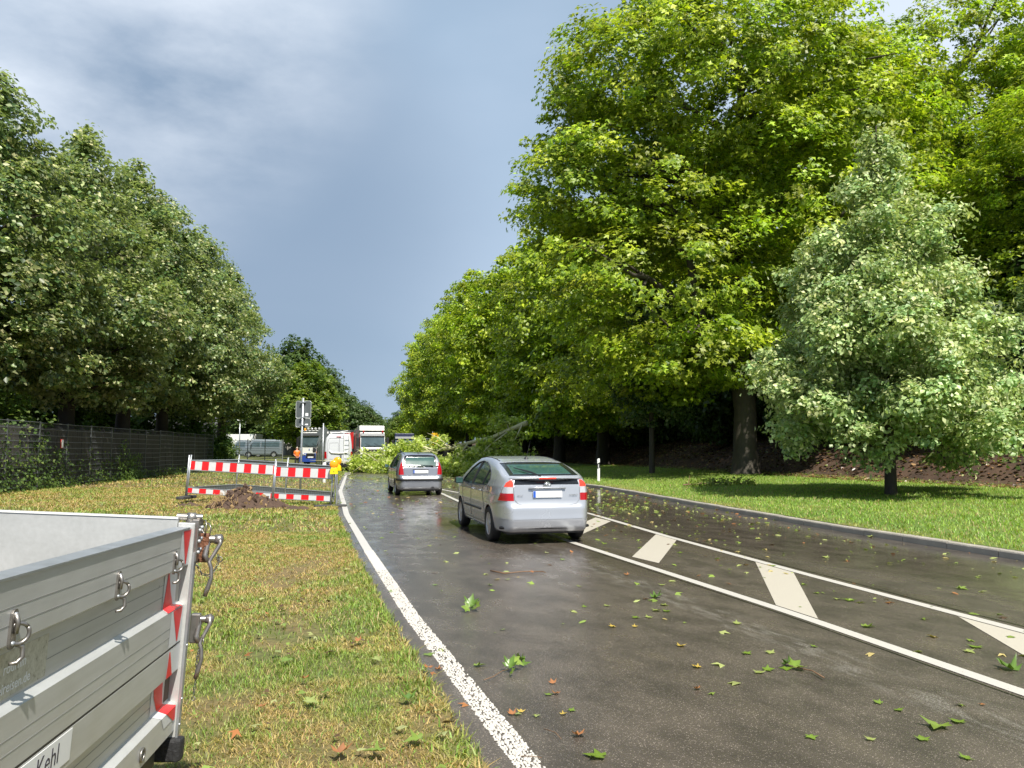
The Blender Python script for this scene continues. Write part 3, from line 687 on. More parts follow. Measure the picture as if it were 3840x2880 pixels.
row_spec = [((7.3, 62), 1.03, 'plane tree whose dark trunk stands behind the black and white road post'), ((4.4, 72), 1.0, 'plane tree with its trunk just right of the fallen limb'),
            ((1.2, 84), 1.03, 'plane tree directly behind the raised end of the fallen limb'), ((-2.6, 96), 1.03, 'plane tree above the right part of the fallen foliage'),
            ((-6.2, 110), 1.0, 'sixth plane tree down the row, over the yellow sign'), ((-9.8, 125), .98, 'plane tree in the row just beyond the yellow sign'),
            ((-13.2, 143), 1.0, 'distant plane tree where the row reaches the open sky'), ((-17.0, 163), 1.0, 'far plane tree beside the gap of sky at the end of the road'),
            ((-21.0, 188), .95, 'small looking last plane tree of the row next to the sky gap'), ((15.5, 66), 1.12, 'plane tree standing on the bank behind the huge plane'), ((21.5, 50), 1.0, 'added plane tree shading the bank between the two tallest planes'), ((12.5, 80), 1.1, 'added plane tree shading the bank behind the road post'), ((8.5, 97), 1.05, 'added plane tree shading the bank far back behind the fallen limb')]  # last three bank planes are added to throw shade on the bank
for i, ((x_, y_), s_, lb) in enumerate(row_spec):
    o = prow[i] if i < 2 else copy_tree(prow[i % 2])
    o.location = (x_, y_, gz(x_, y_)); o.rotation_euler.z = R(70 * i + (i * i * 13) % 50); o.scale = (s_, s_, s_ * (1.06 + .03 * min(i, 5))); o['label'] = lb

# --- young silver lime on the lawn
def cone_ells(levels): return [((dx, dy, z), (r_, r_, h_)) for (dx, dy, z, r_, h_) in levels]
t = empty('silver_lime_tree', (11.5, 23.5, gz(11.5, 23.5)), 0, label='young cone-shaped silver lime with pale blossom standing on the right-hand lawn', cat='tree')
_r = np.random.default_rng(43); _lv = []
for z_ in np.arange(2.25, 10.9, .62):
    Rz = float(np.interp(z_, [1.5, 2.2, 3.6, 5, 6.5, 8, 9.5, 10.9], [2.7, 3.6, 3.7, 3.4, 2.8, 2.05, 1.15, .25])); nb_ = max(3, int(Rz * 3.2)); a0 = _r.random() * 6
    for k in range(nb_):
        a_ = a0 + 6.283 * k / nb_ + _r.normal(0, .2); q_ = Rz * _r.uniform(.72, 1.08) - .45; b_ = _r.uniform(.55, 1.05) * (.45 + Rz * .16)
        _lv.append((max(q_, .05) * math.cos(a_), max(q_, .05) * math.sin(a_), z_ + _r.normal(0, .25) - .12 * q_, b_, b_ * .62))
    _lv.append((0, 0, z_, max(Rz - 1.2, .25), .6))
_lv.append((0, 0, 11.2, .22, .7)); _lv.append((.5, 0, 10.2, .25, .6)); ells = cone_ells(_lv)
cr, C_ = make_crown('crown', ells, 2100, 52, .45, .13, KITE, [(.17, .27, .085), (.30, .40, .15), (.42, .51, .22), (.58, .63, .32)], [2.0, 3, 2.6, 1.6], 'leaf_lime', 41, shell=.3, flat=.6, parent=t)
# hanging blossom bracts
t.scale = (1, 1, 1.05)
r = np.random.default_rng(44); pk = C_[r.choice(len(C_), 5200)]; P = pk[:, :3] + unit(5200, r) * .5
V, F, Cc = leaves(P, np.stack([r.normal(0, 1, 5200), r.normal(0, 1, 5200), r.normal(0, .25, 5200)], -1), r.uniform(.12, .2, 5200), (KITE[0] * [.45, 1.1, 1], KITE[1]), palette(5200, [(.62, .64, .28), (.72, .70, .38)], [1, 1], .15, r), r)
np_mesh('blossom', V, F, 'leaf_lime', cols=Cc, parent=t, kind='stuff')
tp = [(0, 0, -.3), (0, 0, .1), (.02, 0, 1.2), (-.03, 0, 3), (0, 0, 6), (0, 0, 9), (0, 0, 11)]
make_wood('trunk', (tp, [.24, .18, .15, .13, .09, .05, .02]), auto_limbs(C_, tp, .07, 26, 45), 'bark_dark', t, 10)

def sapling(loc, h, rad, lb, seed, proto=None):
    if proto: o = copy_tree(proto)
    else:
        o = empty('silver_lime_tree', (0, 0, 0), 0, cat='tree')
        ells = cone_ells([(0, 0, 4.4, 2.2, 1.8), (.3, 0, 6.2, 2.3, 1.9), (0, 0, 8, 1.7, 1.7), (0, 0, 9.7, .9, 1.4)])
        cr, C_ = make_crown('crown', ells, 420, 50, .6, .17, KITE, [(.05, .10, .03), (.08, .14, .045), (.13, .18, .07)], [2, 2, 1], 'leaf_lime', seed, shell=.4, parent=o)
        tp = [(0, 0, -.3), (0, 0, .1), (.02, 0, 2), (0, .05, 5), (0, 0, 10)]
        make_wood('trunk', (tp, [.24, .17, .15, .11, .03]), auto_limbs(C_, tp, .06, 14, seed + 1), 'bark_plane', o, 10)
    o.location = loc; o['label'] = lb; o.scale = (rad, rad, h); return o
sp = sapling((7.7, 42.5, gz(7.7, 42.5)), 1.02, 1.0, 'slender young lime with a thin pale trunk between the huge plane and the road post', 51)
s2 = sapling((20.8, 29.5, gz(20.8, 29.5)), .58, 1.0, 'young lime in the shade at the right edge behind the blossoming lime', 0, sp)

# --- silver limes behind the fence on the left
def lime_row(seed):
    t = empty('lime_tree', (0, 0, 0), 0, cat='tree', group='row of tall silver limes behind the left-hand fence')
    ells = cone_ells([(0, 0, 6.4, 4.6, 2.4), (-1, .6, 8.6, 5.0, 2.8), (1.2, -.7, 9.0, 4.7, 2.8), (0, 0, 11.8, 4.5, 3.0), (.4, .4, 14.4, 3.3, 2.4), (-.3, 0, 16.4, 2.1, 1.9), (0, 0, 18, .9, 1.2), (1.6, 0, 15.6, 1.1, 1.7), (2.4, -1.6, 5.2, 2.4, 1.4), (-2, 1, 5.2, 2.4, 1.3)])
    cr, C_ = make_crown('crown', ells, 900, 66, .72, .225, KITE, G_LIME, W_LIME, 'leaf_lime', seed, shell=.45, flat=.6, parent=t, cluster_tint=.4)
    tp = [(0, 0, -.4), (0, 0, .2), (.05, 0, 2), (0, .1, 5), (0, 0, 11), (0, 0, 17)]
    make_wood('trunk', (tp, [.62, .48, .42, .35, .22, .05]), auto_limbs(C_, tp, .16, 20, seed + 2), 'bark_dark', t, 10)
    return t
lp = [lime_row(61), lime_row(71)]
lime_spec = [((-20.8, 23.0), .74, 'silver lime at the left edge of the picture, nearest to the camera'), ((-21.9, 31.5), .93, 'silver lime with the highest top of the left row, pale leaves catching the sun'),
             ((-22.6, 39.0), .97, 'silver lime whose black trunk shows above the fence left of the small red sign'), ((-23.6, 46.5), 1.03, 'fourth silver lime of the left row, with the rounded shoulder'),
             ((-24.6, 54.0), 1.03, 'silver lime in the left row standing past the middle of the fence'), ((-25.8, 62.5), 1.02, 'silver lime near the end of the mesh fence'),
             ((-27.0, 71.5), .99, 'last silver lime of the left row, above the parked vans')]
for i, ((x_, y_), s_, lb) in enumerate(lime_spec):
    o = lp[i] if i < 2 else copy_tree(lp[i % 2])
    o.location = (x_, y_, gz(x_, y_)); o.rotation_euler.z = R(95 * i + 20); o.scale = (s_ * 1.02, s_ * 1.02, s_); o['label'] = lb
# further trees on the left beyond the parked vans
def round_tree(seed, pal, wts, name, mat='leaf'):
    t = empty(name, (0, 0, 0), 0, cat='tree')
    ells = cone_ells([(0, 0, 5.0, 4.3, 2.8), (-.8, .6, 7.4, 4.3, 3.0), (1.0, -.5, 8.2, 3.9, 3.0), (0, 0, 11.0, 3.2, 2.4), (0, 0, 13.2, 1.7, 1.5)])
    cr, C_ = make_crown('crown', ells, 520, 46, .85, .33, KITE, pal, wts, mat, seed, shell=.45, flat=.7, parent=t)
    tp = [(0, 0, -.4), (0, 0, .2), (0, 0, 4), (0, 0, 12)]
    make_wood('trunk', (tp, [.45, .34, .28, .06]), auto_limbs(C_, tp, .1, 8, seed + 2), 'bark_dark', t, 8)
    return t
yel = round_tree(81, [(.15, .21, .028), (.20, .25, .035), (.10, .16, .024)], [2, 1, 1.4], 'ash_tree'); drk = round_tree(85, G_DARK, W_DARK, 'dark_tree')
far_spec = [(yel, (-24.3, 91), (1.1, .80), 'yellowish green rounded tree behind the two road signs'), (drk, (-31.6, 112), (1.25, 1.2), 'dark pointed tree rising behind the yellowish tree'),
            (drk, (-32.6, 131), (1.15, 1.10), 'dark tree stepping down towards the road end, left of the sky gap'), (drk, (-34.6, 152), (1.2, .96), 'dark rounded tree above the roof of the silver van'),
            (drk, (-38.0, 178), (1.2, .88), 'small far tree above the white tipper lorry'), (yel, (-43.5, 205), (1.3, .86), 'pale far tree to the left of the gap of sky'),
            (drk, (-45.5, 245), (1.4, .93), 'hazy far tree in the middle of the sky gap'), (drk, (-38.5, 262), (1.4, .98), 'hazy far tree on the right of the sky gap'), (yel, (-33.5, 232), (1.2, .78), 'light green far tree beside the last plane trees'),
            (drk, (-42, 128), (1.5, 1.0), 'dark tree behind the parked vans and the white building'), (drk, (-20.5, 104), (.75, .55), 'low dark tree behind the blue and white lorry')]
seen = set()
for src, (x_, y_), (sr_, sz_), lb in far_spec:
    o = src if id(src) not in seen else copy_tree(src)
    seen.add(id(src)); o.location = (x_, y_, gz(x_, y_)); o.scale = (sr_, sr_, sz_); o.rotation_euler.z = random.random() * 6.28; o['label'] = lb
# far wood closing the horizon
r = np.random.default_rng(91); n = 15000; a_ = r.uniform(-240, 260, n)
yy = 330 + r.uniform(-14, 14, n); zz = r.random(n) ** .8 * (11 + 4 * vnoise(a_, yy, 18) + 2 * vnoise(a_, yy, 5))
V, F, Cc = leaves(np.stack([a_, yy, zz], -1), unit(n, r) + [0, -.5, .6], r.uniform(1.0, 2.4, n), KITE, palette(n, G_DARK + [(.10, .15, .04)], [2, 2, 1, 1], .2, r), r)
np_mesh('distant_wood', V, F, 'leaf', cols=Cc, kind='stuff', label='distant wood closing the end of the road', cat='wood')

# --- bushes on the shaded bank and behind the fence
def bush(seed, pal, wts, name='bush'):
    t = empty(name, (0, 0, 0), 0, cat='bush')
    ells = [((0, 0, 1.5), (2.6, 1.8, 1.5)), ((-1.4, .3, 2.3), (1.6, 1.4, 1.5)), ((1.3, 0, 2.6), (1.7, 1.4, 1.6)), ((0, 0, 3.3), (1.3, 1.2, 1.2))]
    cr, C_ = make_crown('foliage', ells, 260, 40, .5, .19, KITE, pal, wts, 'leaf', seed, shell=.35, flat=.8, parent=t)
    mb = MB(); r_ = np.random.default_rng(seed)
    for k in range(9):
        e_ = C_[r_.integers(len(C_)), :3]; mb.tube([(r_.normal(0, .2), r_.normal(0, .2), -.3), tuple(e_ * [.4, .4, .5]), tuple(e_)], [.05, .035, .012], 5, caps=False)
    mb.build('stems', 'bark_dark', t, smooth=True); return t
bd = bush(101, G_DARK, W_DARK); bd['group'] = 'bushes on the bank under the right-hand planes'
first = True
for k in range(26):
    y_ = 21 + k * 3.9 + random.uniform(-1, 1); x_ = float(toe(y_)) + random.uniform(4.0, 7.5)
    o = bd if first else copy_tree(bd); first = False
    s_ = random.uniform(1.0, 1.7); o.location = (x_, y_, gz(x_, y_) - .2); o.rotation_euler.z = random.random() * 6.28; o.scale = (s_, s_, s_ * 1.1)
    o['label'] = 'dark green bush on the shaded bank under the planes'; o['group'] = 'bushes on the bank under the right-hand planes'
for k in range(22):
    y_ = 24 + k * 5.0 + random.uniform(-1, 1); x_ = float(toe(y_)) + random.uniform(11, 16)
    o = copy_tree(bd); s_ = random.uniform(1.6, 2.4); o.location = (x_, y_, gz(x_, y_) - .3); o.rotation_euler.z = random.random() * 6.28; o.scale = (s_, s_, s_ * 1.2)
    o['label'] = 'taller dark bush along the top of the shaded bank'; o['group'] = 'bushes on the bank under the right-hand planes'
bl = bush(105, [(.10, .17, .03), (.15, .22, .035), (.06, .12, .025)], [2, 1, 1.5])
bl['group'] = 'bushes behind the left-hand fence'
for k, (x_, y_, s_, lb) in enumerate([(-22.0, 31.0, 1.0, 'bright green bush rising over the fence at the left edge'), (-26, 42, 1.3, 'dark bush behind the middle of the fence'), (-27.5, 50, 1.3, 'bush behind the far half of the fence'),
                                     (-24.5, 60.3, .95, 'yellowish bush overgrowing the end of the mesh fence'), (-23.3, 61.8, .62, 'leafy shrub standing in front of the last fence post'), (-30, 60, 1.4, 'bush behind the end of the fence'), (-27, 34, 1.2, 'bush behind the trunk of the third lime')]):
    o = bl if k == 0 else copy_tree(bl); o.location = (x_, y_, gz(x_, y_) - .2); o.rotation_euler.z = k * 1.3; o.scale = (s_,) * 3; o['label'] = lb; o['group'] = 'bushes behind the left-hand fence'
# brown leaf litter on the bank
r = np.random.default_rng(110); n = 15000; y = 18 + 75 * r.random(n) ** 1.4; x = toe(y) - 1.2 + 7 * r.random(n) ** 1.2
P = np.stack([x, y, ground_z(x, y) + .015], -1)
V, F, Cc = leaves(P, np.stack([r.normal(0, .35, n), r.normal(0, .35, n) - .2, np.ones(n)], -1), r.uniform(.10, .24, n), KITE, palette(n, [(.13, .065, .032), (.24, .15, .07), (.07, .042, .024), (.14, .17, .04)], [3, 1.2, 3, 1.6], .3, r), r)
np_mesh('leaf_litter', V, F, 'leaf_ground', cols=Cc, kind='stuff', label='brown leaf litter covering the bank under the planes', cat='leaf litter')

# ------------------------------------------------------------------ vehicles: one watertight shell, split into body, glass and lamps
def in_poly(px, py, poly_):
    poly_ = np.asarray(poly_, float); x0, y0 = poly_[:, 0], poly_[:, 1]; x1, y1 = np.roll(x0, -1), np.roll(y0, -1)
    r_ = np.zeros(len(px), bool)
    for a, b, c_, d_ in zip(x0, y0, x1, y1):
        cond = ((b > py) != (d_ > py)); xi = (c_ - a) * (py - b) / ((d_ - b) if abs(d_ - b) > 1e-12 else 1e-12) + a
        r_ ^= cond & (px < xi)
    return r_
def snap2d(p, curve, tol, closed=True):
    """move 2D points lying within tol of a polyline onto it"""
    c_ = np.asarray(curve, float); a = c_ if closed else c_[:-1]; b = np.roll(c_, -1, 0) if closed else c_[1:]
    best = np.full(len(p), 1e9); out = p.copy()
    for A, B in zip(a, b):
        d_ = B - A; L2 = (d_ ** 2).sum()
        if L2 < 1e-12: continue
        t_ = np.clip(((p - A) @ d_) / L2, 0, 1); q = A + t_[:, None] * d_; ds = np.linalg.norm(p - q, axis=1)
        m_ = (ds < best) & (ds < tol); out[m_] = q[m_]; best[m_] = ds[m_]
    return out
def circ(cy, cz, r_, n=40): return [(cy + r_ * math.cos(2 * math.pi * k / n), cz + r_ * math.sin(2 * math.pi * k / n)) for k in range(n)]
def shell(L_, W, H, zt, wz, yr, yf, wy, zb=.2, core=.7, core_z=.72, res=.02, rr=.035):
    """implicit car shape sampled from a grid box. returns V, F"""
    def Fn(x, y, z):
        a = np.stack([(z - zt(y)) * .9, (yr(z) - y), (y - yf(z)), np.abs(x) - wz(z) * wy(y), (zb - z)], 0)
        m_ = a.max(0); return m_ + rr * np.log(np.exp((a - m_) / rr).sum(0))
    X = np.linspace(-W / 2 - .05, W / 2 + .05, int(W / res)); Y = np.linspace(-L_ / 2 - .05, L_ / 2 + .05, int(L_ / res)); Z = np.linspace(zb - .05, H + .05, int(H / res))
    V = []; F = []; off = 0
    def grid(A, B, f, flip):
        nonlocal off
        a, b = np.meshgrid(A, B, indexing='ij'); P = f(a.ravel(), b.ravel()); n, m_ = len(A), len(B)
        i = np.arange(n - 1)[:, None] * m_ + np.arange(m_ - 1)[None]
        q = np.stack([i, i + m_, i + m_ + 1, i + 1], -1).reshape(-1, 4)
        if flip: q = q[:, ::-1]
        V.append(P); F.append(q + off); off += len(P)
    c_ = lambda v, a: np.full_like(a, v)
    grid(X, Z, lambda a, b: np.stack([a, c_(Y[0], a), b], -1), False); grid(X, Z, lambda a, b: np.stack([a, c_(Y[-1], a), b], -1), True)
    grid(Y, Z, lambda a, b: np.stack([c_(X[0], a), a, b], -1), True); grid(Y, Z, lambda a, b: np.stack([c_(X[-1], a), a, b], -1), False)
    grid(X, Y, lambda a, b: np.stack([a, b, c_(Z[-1], a)], -1), False); grid(X, Y, lambda a, b: np.stack([a, b, c_(Z[0], a)], -1), True)
    V = np.concatenate(V); F = np.concatenate(F)
    key = np.round(V * 1e4).astype(np.int64); _, idx, inv = np.unique(key, axis=0, return_index=True, return_inverse=True)
    V = V[idx]; F = inv.ravel()[F]
    O = np.stack([np.zeros(len(V)), np.clip(V[:, 1], -L_ / 2 + core, L_ / 2 - core), np.full(len(V), core_z)], -1)
    lo = np.zeros(len(V)); hi = np.full(len(V), 1.35)
    for _ in range(22):
        md = (lo + hi) / 2; p = O + (V - O) * md[:, None]; ins = Fn(p[:, 0], p[:, 1], p[:, 2]) < 0
        lo = np.where(ins, md, lo); hi = np.where(ins, hi, md)
    V = O + (V - O) * lo[:, None]
    for _ in range(3):
        acc = np.zeros_like(V); cnt = np.zeros(len(V))
        for k in range(4):
            np.add.at(acc, F[:, k], V[F[:, (k + 1) % 4]] + V[F[:, (k + 3) % 4]]); np.add.at(cnt, F[:, k], 2)
        V = V * .5 + .5 * acc / cnt[:, None]
    n = np.zeros_like(V); fn = np.cross(V[F[:, 2]] - V[F[:, 0]], V[F[:, 3]] - V[F[:, 1]]); 
    for k in range(4): np.add.at(n, F[:, k], fn)
    n /= np.linalg.norm(n, axis=1, keepdims=True) + 1e-9
    ctr = np.array([0, 0, core_z])
    if ((V - ctr) * n).sum() < 0: n = -n; F = F[:, ::-1]
    return V, F, n
def vehicle(root, L_, W, H, prof, arches, rear_regs, side_regs, paint, res=.02, body_name='body', drop=None, front_regs=(), **kw):
    V, F, n = shell(L_, W, H, res=res, **prof, **kw)
    tol = res * .55
    side = np.abs(n[:, 0]) > .55; rear = (n[:, 1] < -.25) & ~(np.abs(n[:, 0]) > .8); front = (n[:, 1] > .2)
    for (ya, za, ra) in arches:
        m_ = np.abs(V[:, 0]) > W * .33; V[m_, 1:] = snap2d(V[m_][:, 1:], circ(ya, za, ra), tol)
    for rg in side_regs:
        m_ = np.abs(n[:, 0]) > .4; V[m_, 1:] = snap2d(V[m_][:, 1:], rg[2], tol)
    for rg in rear_regs:
        m_ = (n[:, 1] < -.12) & (V[:, 1] < rg[3]); V[np.ix_(m_, [0, 2])] = snap2d(V[m_][:, [0, 2]], rg[2], tol)
    for rg in front_regs:
        m_ = (n[:, 1] > .12) & (V[:, 1] > rg[3]); V[np.ix_(m_, [0, 2])] = snap2d(V[m_][:, [0, 2]], rg[2], tol)
    C_ = V[F].mean(1); fnn = n[F].mean(1); lab = np.zeros(len(F), int)
    regs = []
    for rg in side_regs:
        k = len(regs) + 1; regs.append(rg); m_ = (np.abs(fnn[:, 0]) > .4) & in_poly(C_[:, 1], C_[:, 2], rg[2])
        if len(rg) > 4 and rg[4]: m_ &= (C_[:, 0] * rg[4] > 0)
        lab[m_] = k
    for rg in rear_regs:
        k = len(regs) + 1; regs.append(rg); m_ = (fnn[:, 1] < -.12) & (C_[:, 1] < rg[3]) & in_poly(C_[:, 0], C_[:, 2], rg[2]); lab[m_] = k
    for rg in front_regs:
        k = len(regs) + 1; regs.append(rg); m_ = (fnn[:, 1] > .12) & (C_[:, 1] > rg[3]) & in_poly(C_[:, 0], C_[:, 2], rg[2]); lab[m_] = k
    for (ya, za, ra) in arches:
        m_ = (np.abs(C_[:, 0]) > W * .33) & ((C_[:, 1] - ya) ** 2 + (C_[:, 2] - za) ** 2 < ra ** 2) & ((np.abs(fnn[:, 0]) > .3) | (fnn[:, 2] < -.2)); lab[m_] = -1
    def sub(name, m_, mat, off):
        if m_.sum() == 0: return None
        f = F[m_]; u_, inv = np.unique(f, return_inverse=True); VV = V[u_] - n[u_] * off
        o = np_mesh(name, VV, inv.reshape(f.shape), mat, parent=root, smooth=True)
        return o
    sub(body_name, lab == 0, paint, 0)
    byname = {}
    for k, rg in enumerate(regs): byname.setdefault((rg[0], rg[1], rg[5] if len(rg) > 5 else .004), []).append(k + 1)
    for (nm, mt, off), ks in byname.items():
        # each side's pane or lamp is a piece of its own
        msk = np.isin(lab, ks)
        for s in ((-1, 1) if (nm in ('tail_lamp', 'lamp_reflector', 'lamp_base', 'side_windows', 'headlamp', 'side_strip')) else (0,)):
            mm = msk & (C_[:, 0] * s > 0) if s else msk
            sub(nm, mm, mt, off)
    return V, F, n
def wheel(root, x, y, r_, w, s, spokes=7):
    mb = MB(); ax = (s, 0, 0)
    mb.lathe([(r_ * .62, -w / 2), (r_ * .90, -w / 2), (r_ * .985, -w * .38), (r_, -w * .2), (r_, w * .2), (r_ * .985, w * .38), (r_ * .90, w / 2), (r_ * .66, w * .47), (r_ * .64, w * .3)], (x, y, r_), ax, 32)
    o = mb.build('wheel', 'rubber', root, smooth=True)
    m2 = MB(); m2.lathe([(r_ * .66, w * .46), (r_ * .62, w * .44), (r_ * .60, w * .25), (r_ * .2, w * .22), (0.001, w * .22)], (x, y, r_), ax, 32)
    m2.cur = 0
    c_ = Vector((x, y, r_)) + Vector(ax) * (w * .40)
    for k in range(spokes):
        a = 2 * math.pi * k / spokes; d_ = Vector((0, math.cos(a), math.sin(a))); e_ = Vector((0, -math.sin(a), math.cos(a)))
        vs = []
        for rad, hw, dx in ((.05, .025, .0), (r_ * .62, .05 * r_ / .3, .0)):
            for sgn in (-1, 1):
                for tt in (0, -.03): vs.append(c_ + d_ * rad + e_ * hw * sgn + Vector(ax) * tt)
        m2.add(vs, [(0, 2, 6, 4), (1, 5, 7, 3), (0, 4, 5, 1), (2, 3, 7, 6), (4, 6, 7, 5), (0, 1, 3, 2)])
    m2.lathe([(.055, -.03), (.055, .012), (.001, .016)], c_, ax, 16)
    m2.build('rim', 'alloy', o, smooth=False)
    return o
def wheel_house(root, arches, W, r_in=.02):
    for (ya, za, ra) in arches:
        for s in (-1, 1):
            mb = MB(); n = 20; vs = []; fs = []
            for k in range(n + 1):
                a = -0.35 + (math.pi + .7) * k / n
                for xx in (W / 2 - .06, W / 2 - .32): vs.append((s * xx, ya + math.cos(a) * (ra + .012), za + math.sin(a) * (ra + .012)))
            for k in range(n): fs.append((2 * k, 2 * k + 1, 2 * k + 3, 2 * k + 2))
            b = len(vs); vs.append((s * (W / 2 - .32), ya, za)); fs += [(b, 2 * k + 1, 2 * k + 3) for k in range(n)]
            mb.add(vs, fs)
            mb.build('wheel_housing', 'black', root)
def seam(mb, V, n, pts, plane, w=.006, side=None, off=.0025):
    """thin dark line lying on the shell along a 2D path"""
    P = np.asarray(pts, float); out = []
    for i in range(len(P) - 1):
        k = max(2, int(np.hypot(*(P[i + 1] - P[i])) / .05)); out += [P[i] + (P[i + 1] - P[i]) * j / k for j in range(k)]
    out.append(P[-1]); out = np.array(out)
    if plane == 'side': m_ = (V[:, 0] * side > 0) & (np.abs(n[:, 0]) > .35); c2 = V[m_][:, 1:]
    elif plane == 'rear': m_ = n[:, 1] < -.15; c2 = V[m_][:, [0, 2]]
    else: m_ = n[:, 2] > .3; c2 = V[m_][:, [0, 1]]
    VV = V[m_]; NN = n[m_]; path = []
    for q in out:
        j = np.argsort(((c2 - q) ** 2).sum(1))[:4]; v_ = VV[j].mean(0); nn_ = NN[j].mean(0)
        if plane == 'side': v_ = np.array([v_[0], q[0], q[1]])
        elif plane == 'rear': v_ = np.array([q[0], v_[1], q[1]])
        else: v_ = np.array([q[0], q[1], v_[2]])
        path.append(v_ + nn_ * off)
    mb.tube(path, w / 2, 4)
    return path
def plate(root, x, y, z, w=.52, h=.11, tilt=0, name='number_plate'):
    o = MB().box(x - w / 2, x + w / 2, y - .012, y, z - h / 2, z + h / 2).build(name, 'white_plate', root)
    MB().box(x - w / 2 + .002, x - w / 2 + .045, y - .0145, y - .0125, z - h / 2 + .002, z + h / 2 - .002).build('blue_band', 'plate_blue', o)
    return o

# --- the near silver hatchback with the split tailgate
def build_prius(loc, rz):
    root = empty('car', loc, rz, label='light silver hatchback with split rear window, nearer of the two moving cars', cat='car')
    zt = lambda y: np.interp(y, [-2.3, -2.2, -2.14, -2.08, -1.85, -1.5, -1.1, -.7, -.3, .1, .5, .85, 1.2, 1.5, 1.9, 2.1, 2.25], [.98, 1.09, 1.125, 1.145, 1.20, 1.295, 1.385, 1.445, 1.48, 1.49, 1.46, 1.36, 1.19, 1.04, .90, .80, .70])
    wz = lambda z: np.interp(z, [.15, .25, .45, .65, .85, .98, 1.1, 1.25, 1.38, 1.5], [.79, .835, .862, .868, .862, .84, .79, .715, .64, .575])
    yr = lambda z: np.interp(z, [.2, .3, .42, .5, .62, .68, .74, 1.0, 1.10, 1.14, 1.3], [-2.15, -2.21, -2.235, -2.225, -2.215, -2.185, -2.165, -2.13, -2.10, -2.13, -2.1])
    yf = lambda z: np.interp(z, [.2, .35, .6, .8, 1], [2.12, 2.2, 2.2, 2.05, 1.8])
    wy = lambda y: 1 - .30 * np.clip((-y - 1.35) / .95, 0, 1) ** 3.2 - .32 * np.clip((y - 1.3) / .95, 0, 1) ** 2.6
    R_ = 0.335; arches = [(-1.36, .31, R_), (1.34, .31, R_)]
    win = [(-1.16, 1.00), (-1.22, 1.10), (-1.05, 1.20), (-.75, 1.30), (-.35, 1.37), (.05, 1.395), (.4, 1.36), (.75, 1.24), (1.08, 1.04), (1.15, .96), (.7, .935), (-.2, .945), (-.9, .965)]
    side = [('side_windows', 'glass', win, 0, 0, .010)]
    rear = [('rear_window', 'dark_panel', [(-.63, 1.165), (.63, 1.165), (.60, 1.375), (.3, 1.39), (-.3, 1.39), (-.60, 1.375)], -.9, 0, .003),
            ('rear_glass_pane', 'glass_clear', [(-.53, 1.195), (.53, 1.195), (.50, 1.35), (-.50, 1.35)], -.9, 0, .0031),
            ('tailgate_glass', 'dark_panel', [(-.585, 1.015), (.585, 1.015), (.565, 1.108), (-.565, 1.108)], -1.9, 0, .006),
            ('tail_lamp', 'red_lamp_lit', [(.60, .985), (.60, 1.095), (.64, 1.10), (.71, 1.05), (.745, .985)], -1.8, 0, .002), ('tail_lamp', 'red_lamp_lit', [(-.60, .985), (-.60, 1.095), (-.64, 1.10), (-.71, 1.05), (-.745, .985)], -1.8, 0, .002),
            ('lamp_reflector', 'clear_lens', [(.60, .875), (.60, .983), (.747, .983), (.79, .875)], -1.8, 0, .004), ('lamp_reflector', 'clear_lens', [(-.60, .875), (-.60, .983), (-.747, .983), (-.79, .875)], -1.8, 0, .004),
            ('lamp_base', 'red_lens', [(.595, .745), (.60, .873), (.79, .873), (.82, .745)], -1.8, 0, .002), ('lamp_base', 'red_lens', [(-.595, .745), (-.60, .873), (-.79, .873), (-.82, .745)], -1.8, 0, .002)]
    V, F, n = vehicle(root, 4.45, 1.74, 1.49, dict(zt=zt, wz=wz, yr=yr, yf=yf, wy=wy), arches, rear, side, 'silver', res=.017, rr=.028)
    wheel_house(root, arches, 1.72)
    for x_, y_, s in ((-.775, -1.36, -1), (.775, -1.36, 1), (-.775, 1.34, -1), (.775, 1.34, 1)): wheel(root, x_, y_, .305, .19, s)
    # spoiler bar between the two panes
    mb = MB(); pts = [(x_, -2.165 + .10 * (abs(x_) / .66) ** 2.2, 1.135 - .015 * (abs(x_) / .66) ** 2) for x_ in np.linspace(-.66, .66, 13)]
    mb.tube(pts, [.012] + [.021] * 11 + [.012], 8); mb.build('spoiler', 'silver', root, smooth=True)
    MB().tube([(-.15, -2.183, 1.127), (.15, -2.183, 1.127)], .014, 8).build('brake_light', 'red_lamp_lit', root, smooth=True)
    # trunk lid seams, door seams, flap
    mb = MB()
    seam(mb, V, n, [(-.60, 1.0), (-.585, .76), (-.52, .69), (-.40, .665), (.40, .665), (.52, .69), (.585, .76), (.60, 1.0)], 'rear')
    for s in (-1, 1):
        seam(mb, V, n, [(.22, .93), (.20, .6), (.21, .34)], 'side', side=s); seam(mb, V, n, [(-.83, .96), (-.86, .80), (-.97, .62), (-1.02, .5), (-.96, .34)], 'side', side=s)
        seam(mb, V, n, [(1.13, .93), (1.05, .7), (.98, .5), (.96, .34)], 'side', side=s); seam(mb, V, n, [(-1.02, .30), (.95, .30)], 'side', side=s, w=.008)
        seam(mb, V, n, [(-1.72, .68), (-2.0, .735), (-2.14, .74)], 'side', side=s)
    seam(mb, V, n, [(-.80, .43), (.80, .43)], 'rear', w=.004, off=.001)
    seam(mb, V, n, [(-1.22, .84), (-1.38, .84), (-1.41, .96), (-1.25, .975), (-1.22, .84)], 'side', side=-1, w=.006)
    seam(mb, V, n, [(-.55, -.95), (-.57, .6)], 'top', w=.016); seam(mb, V, n, [(.55, -.95), (.57, .6)], 'top', w=.016)
    mb.build('panel_seams', 'black', root)
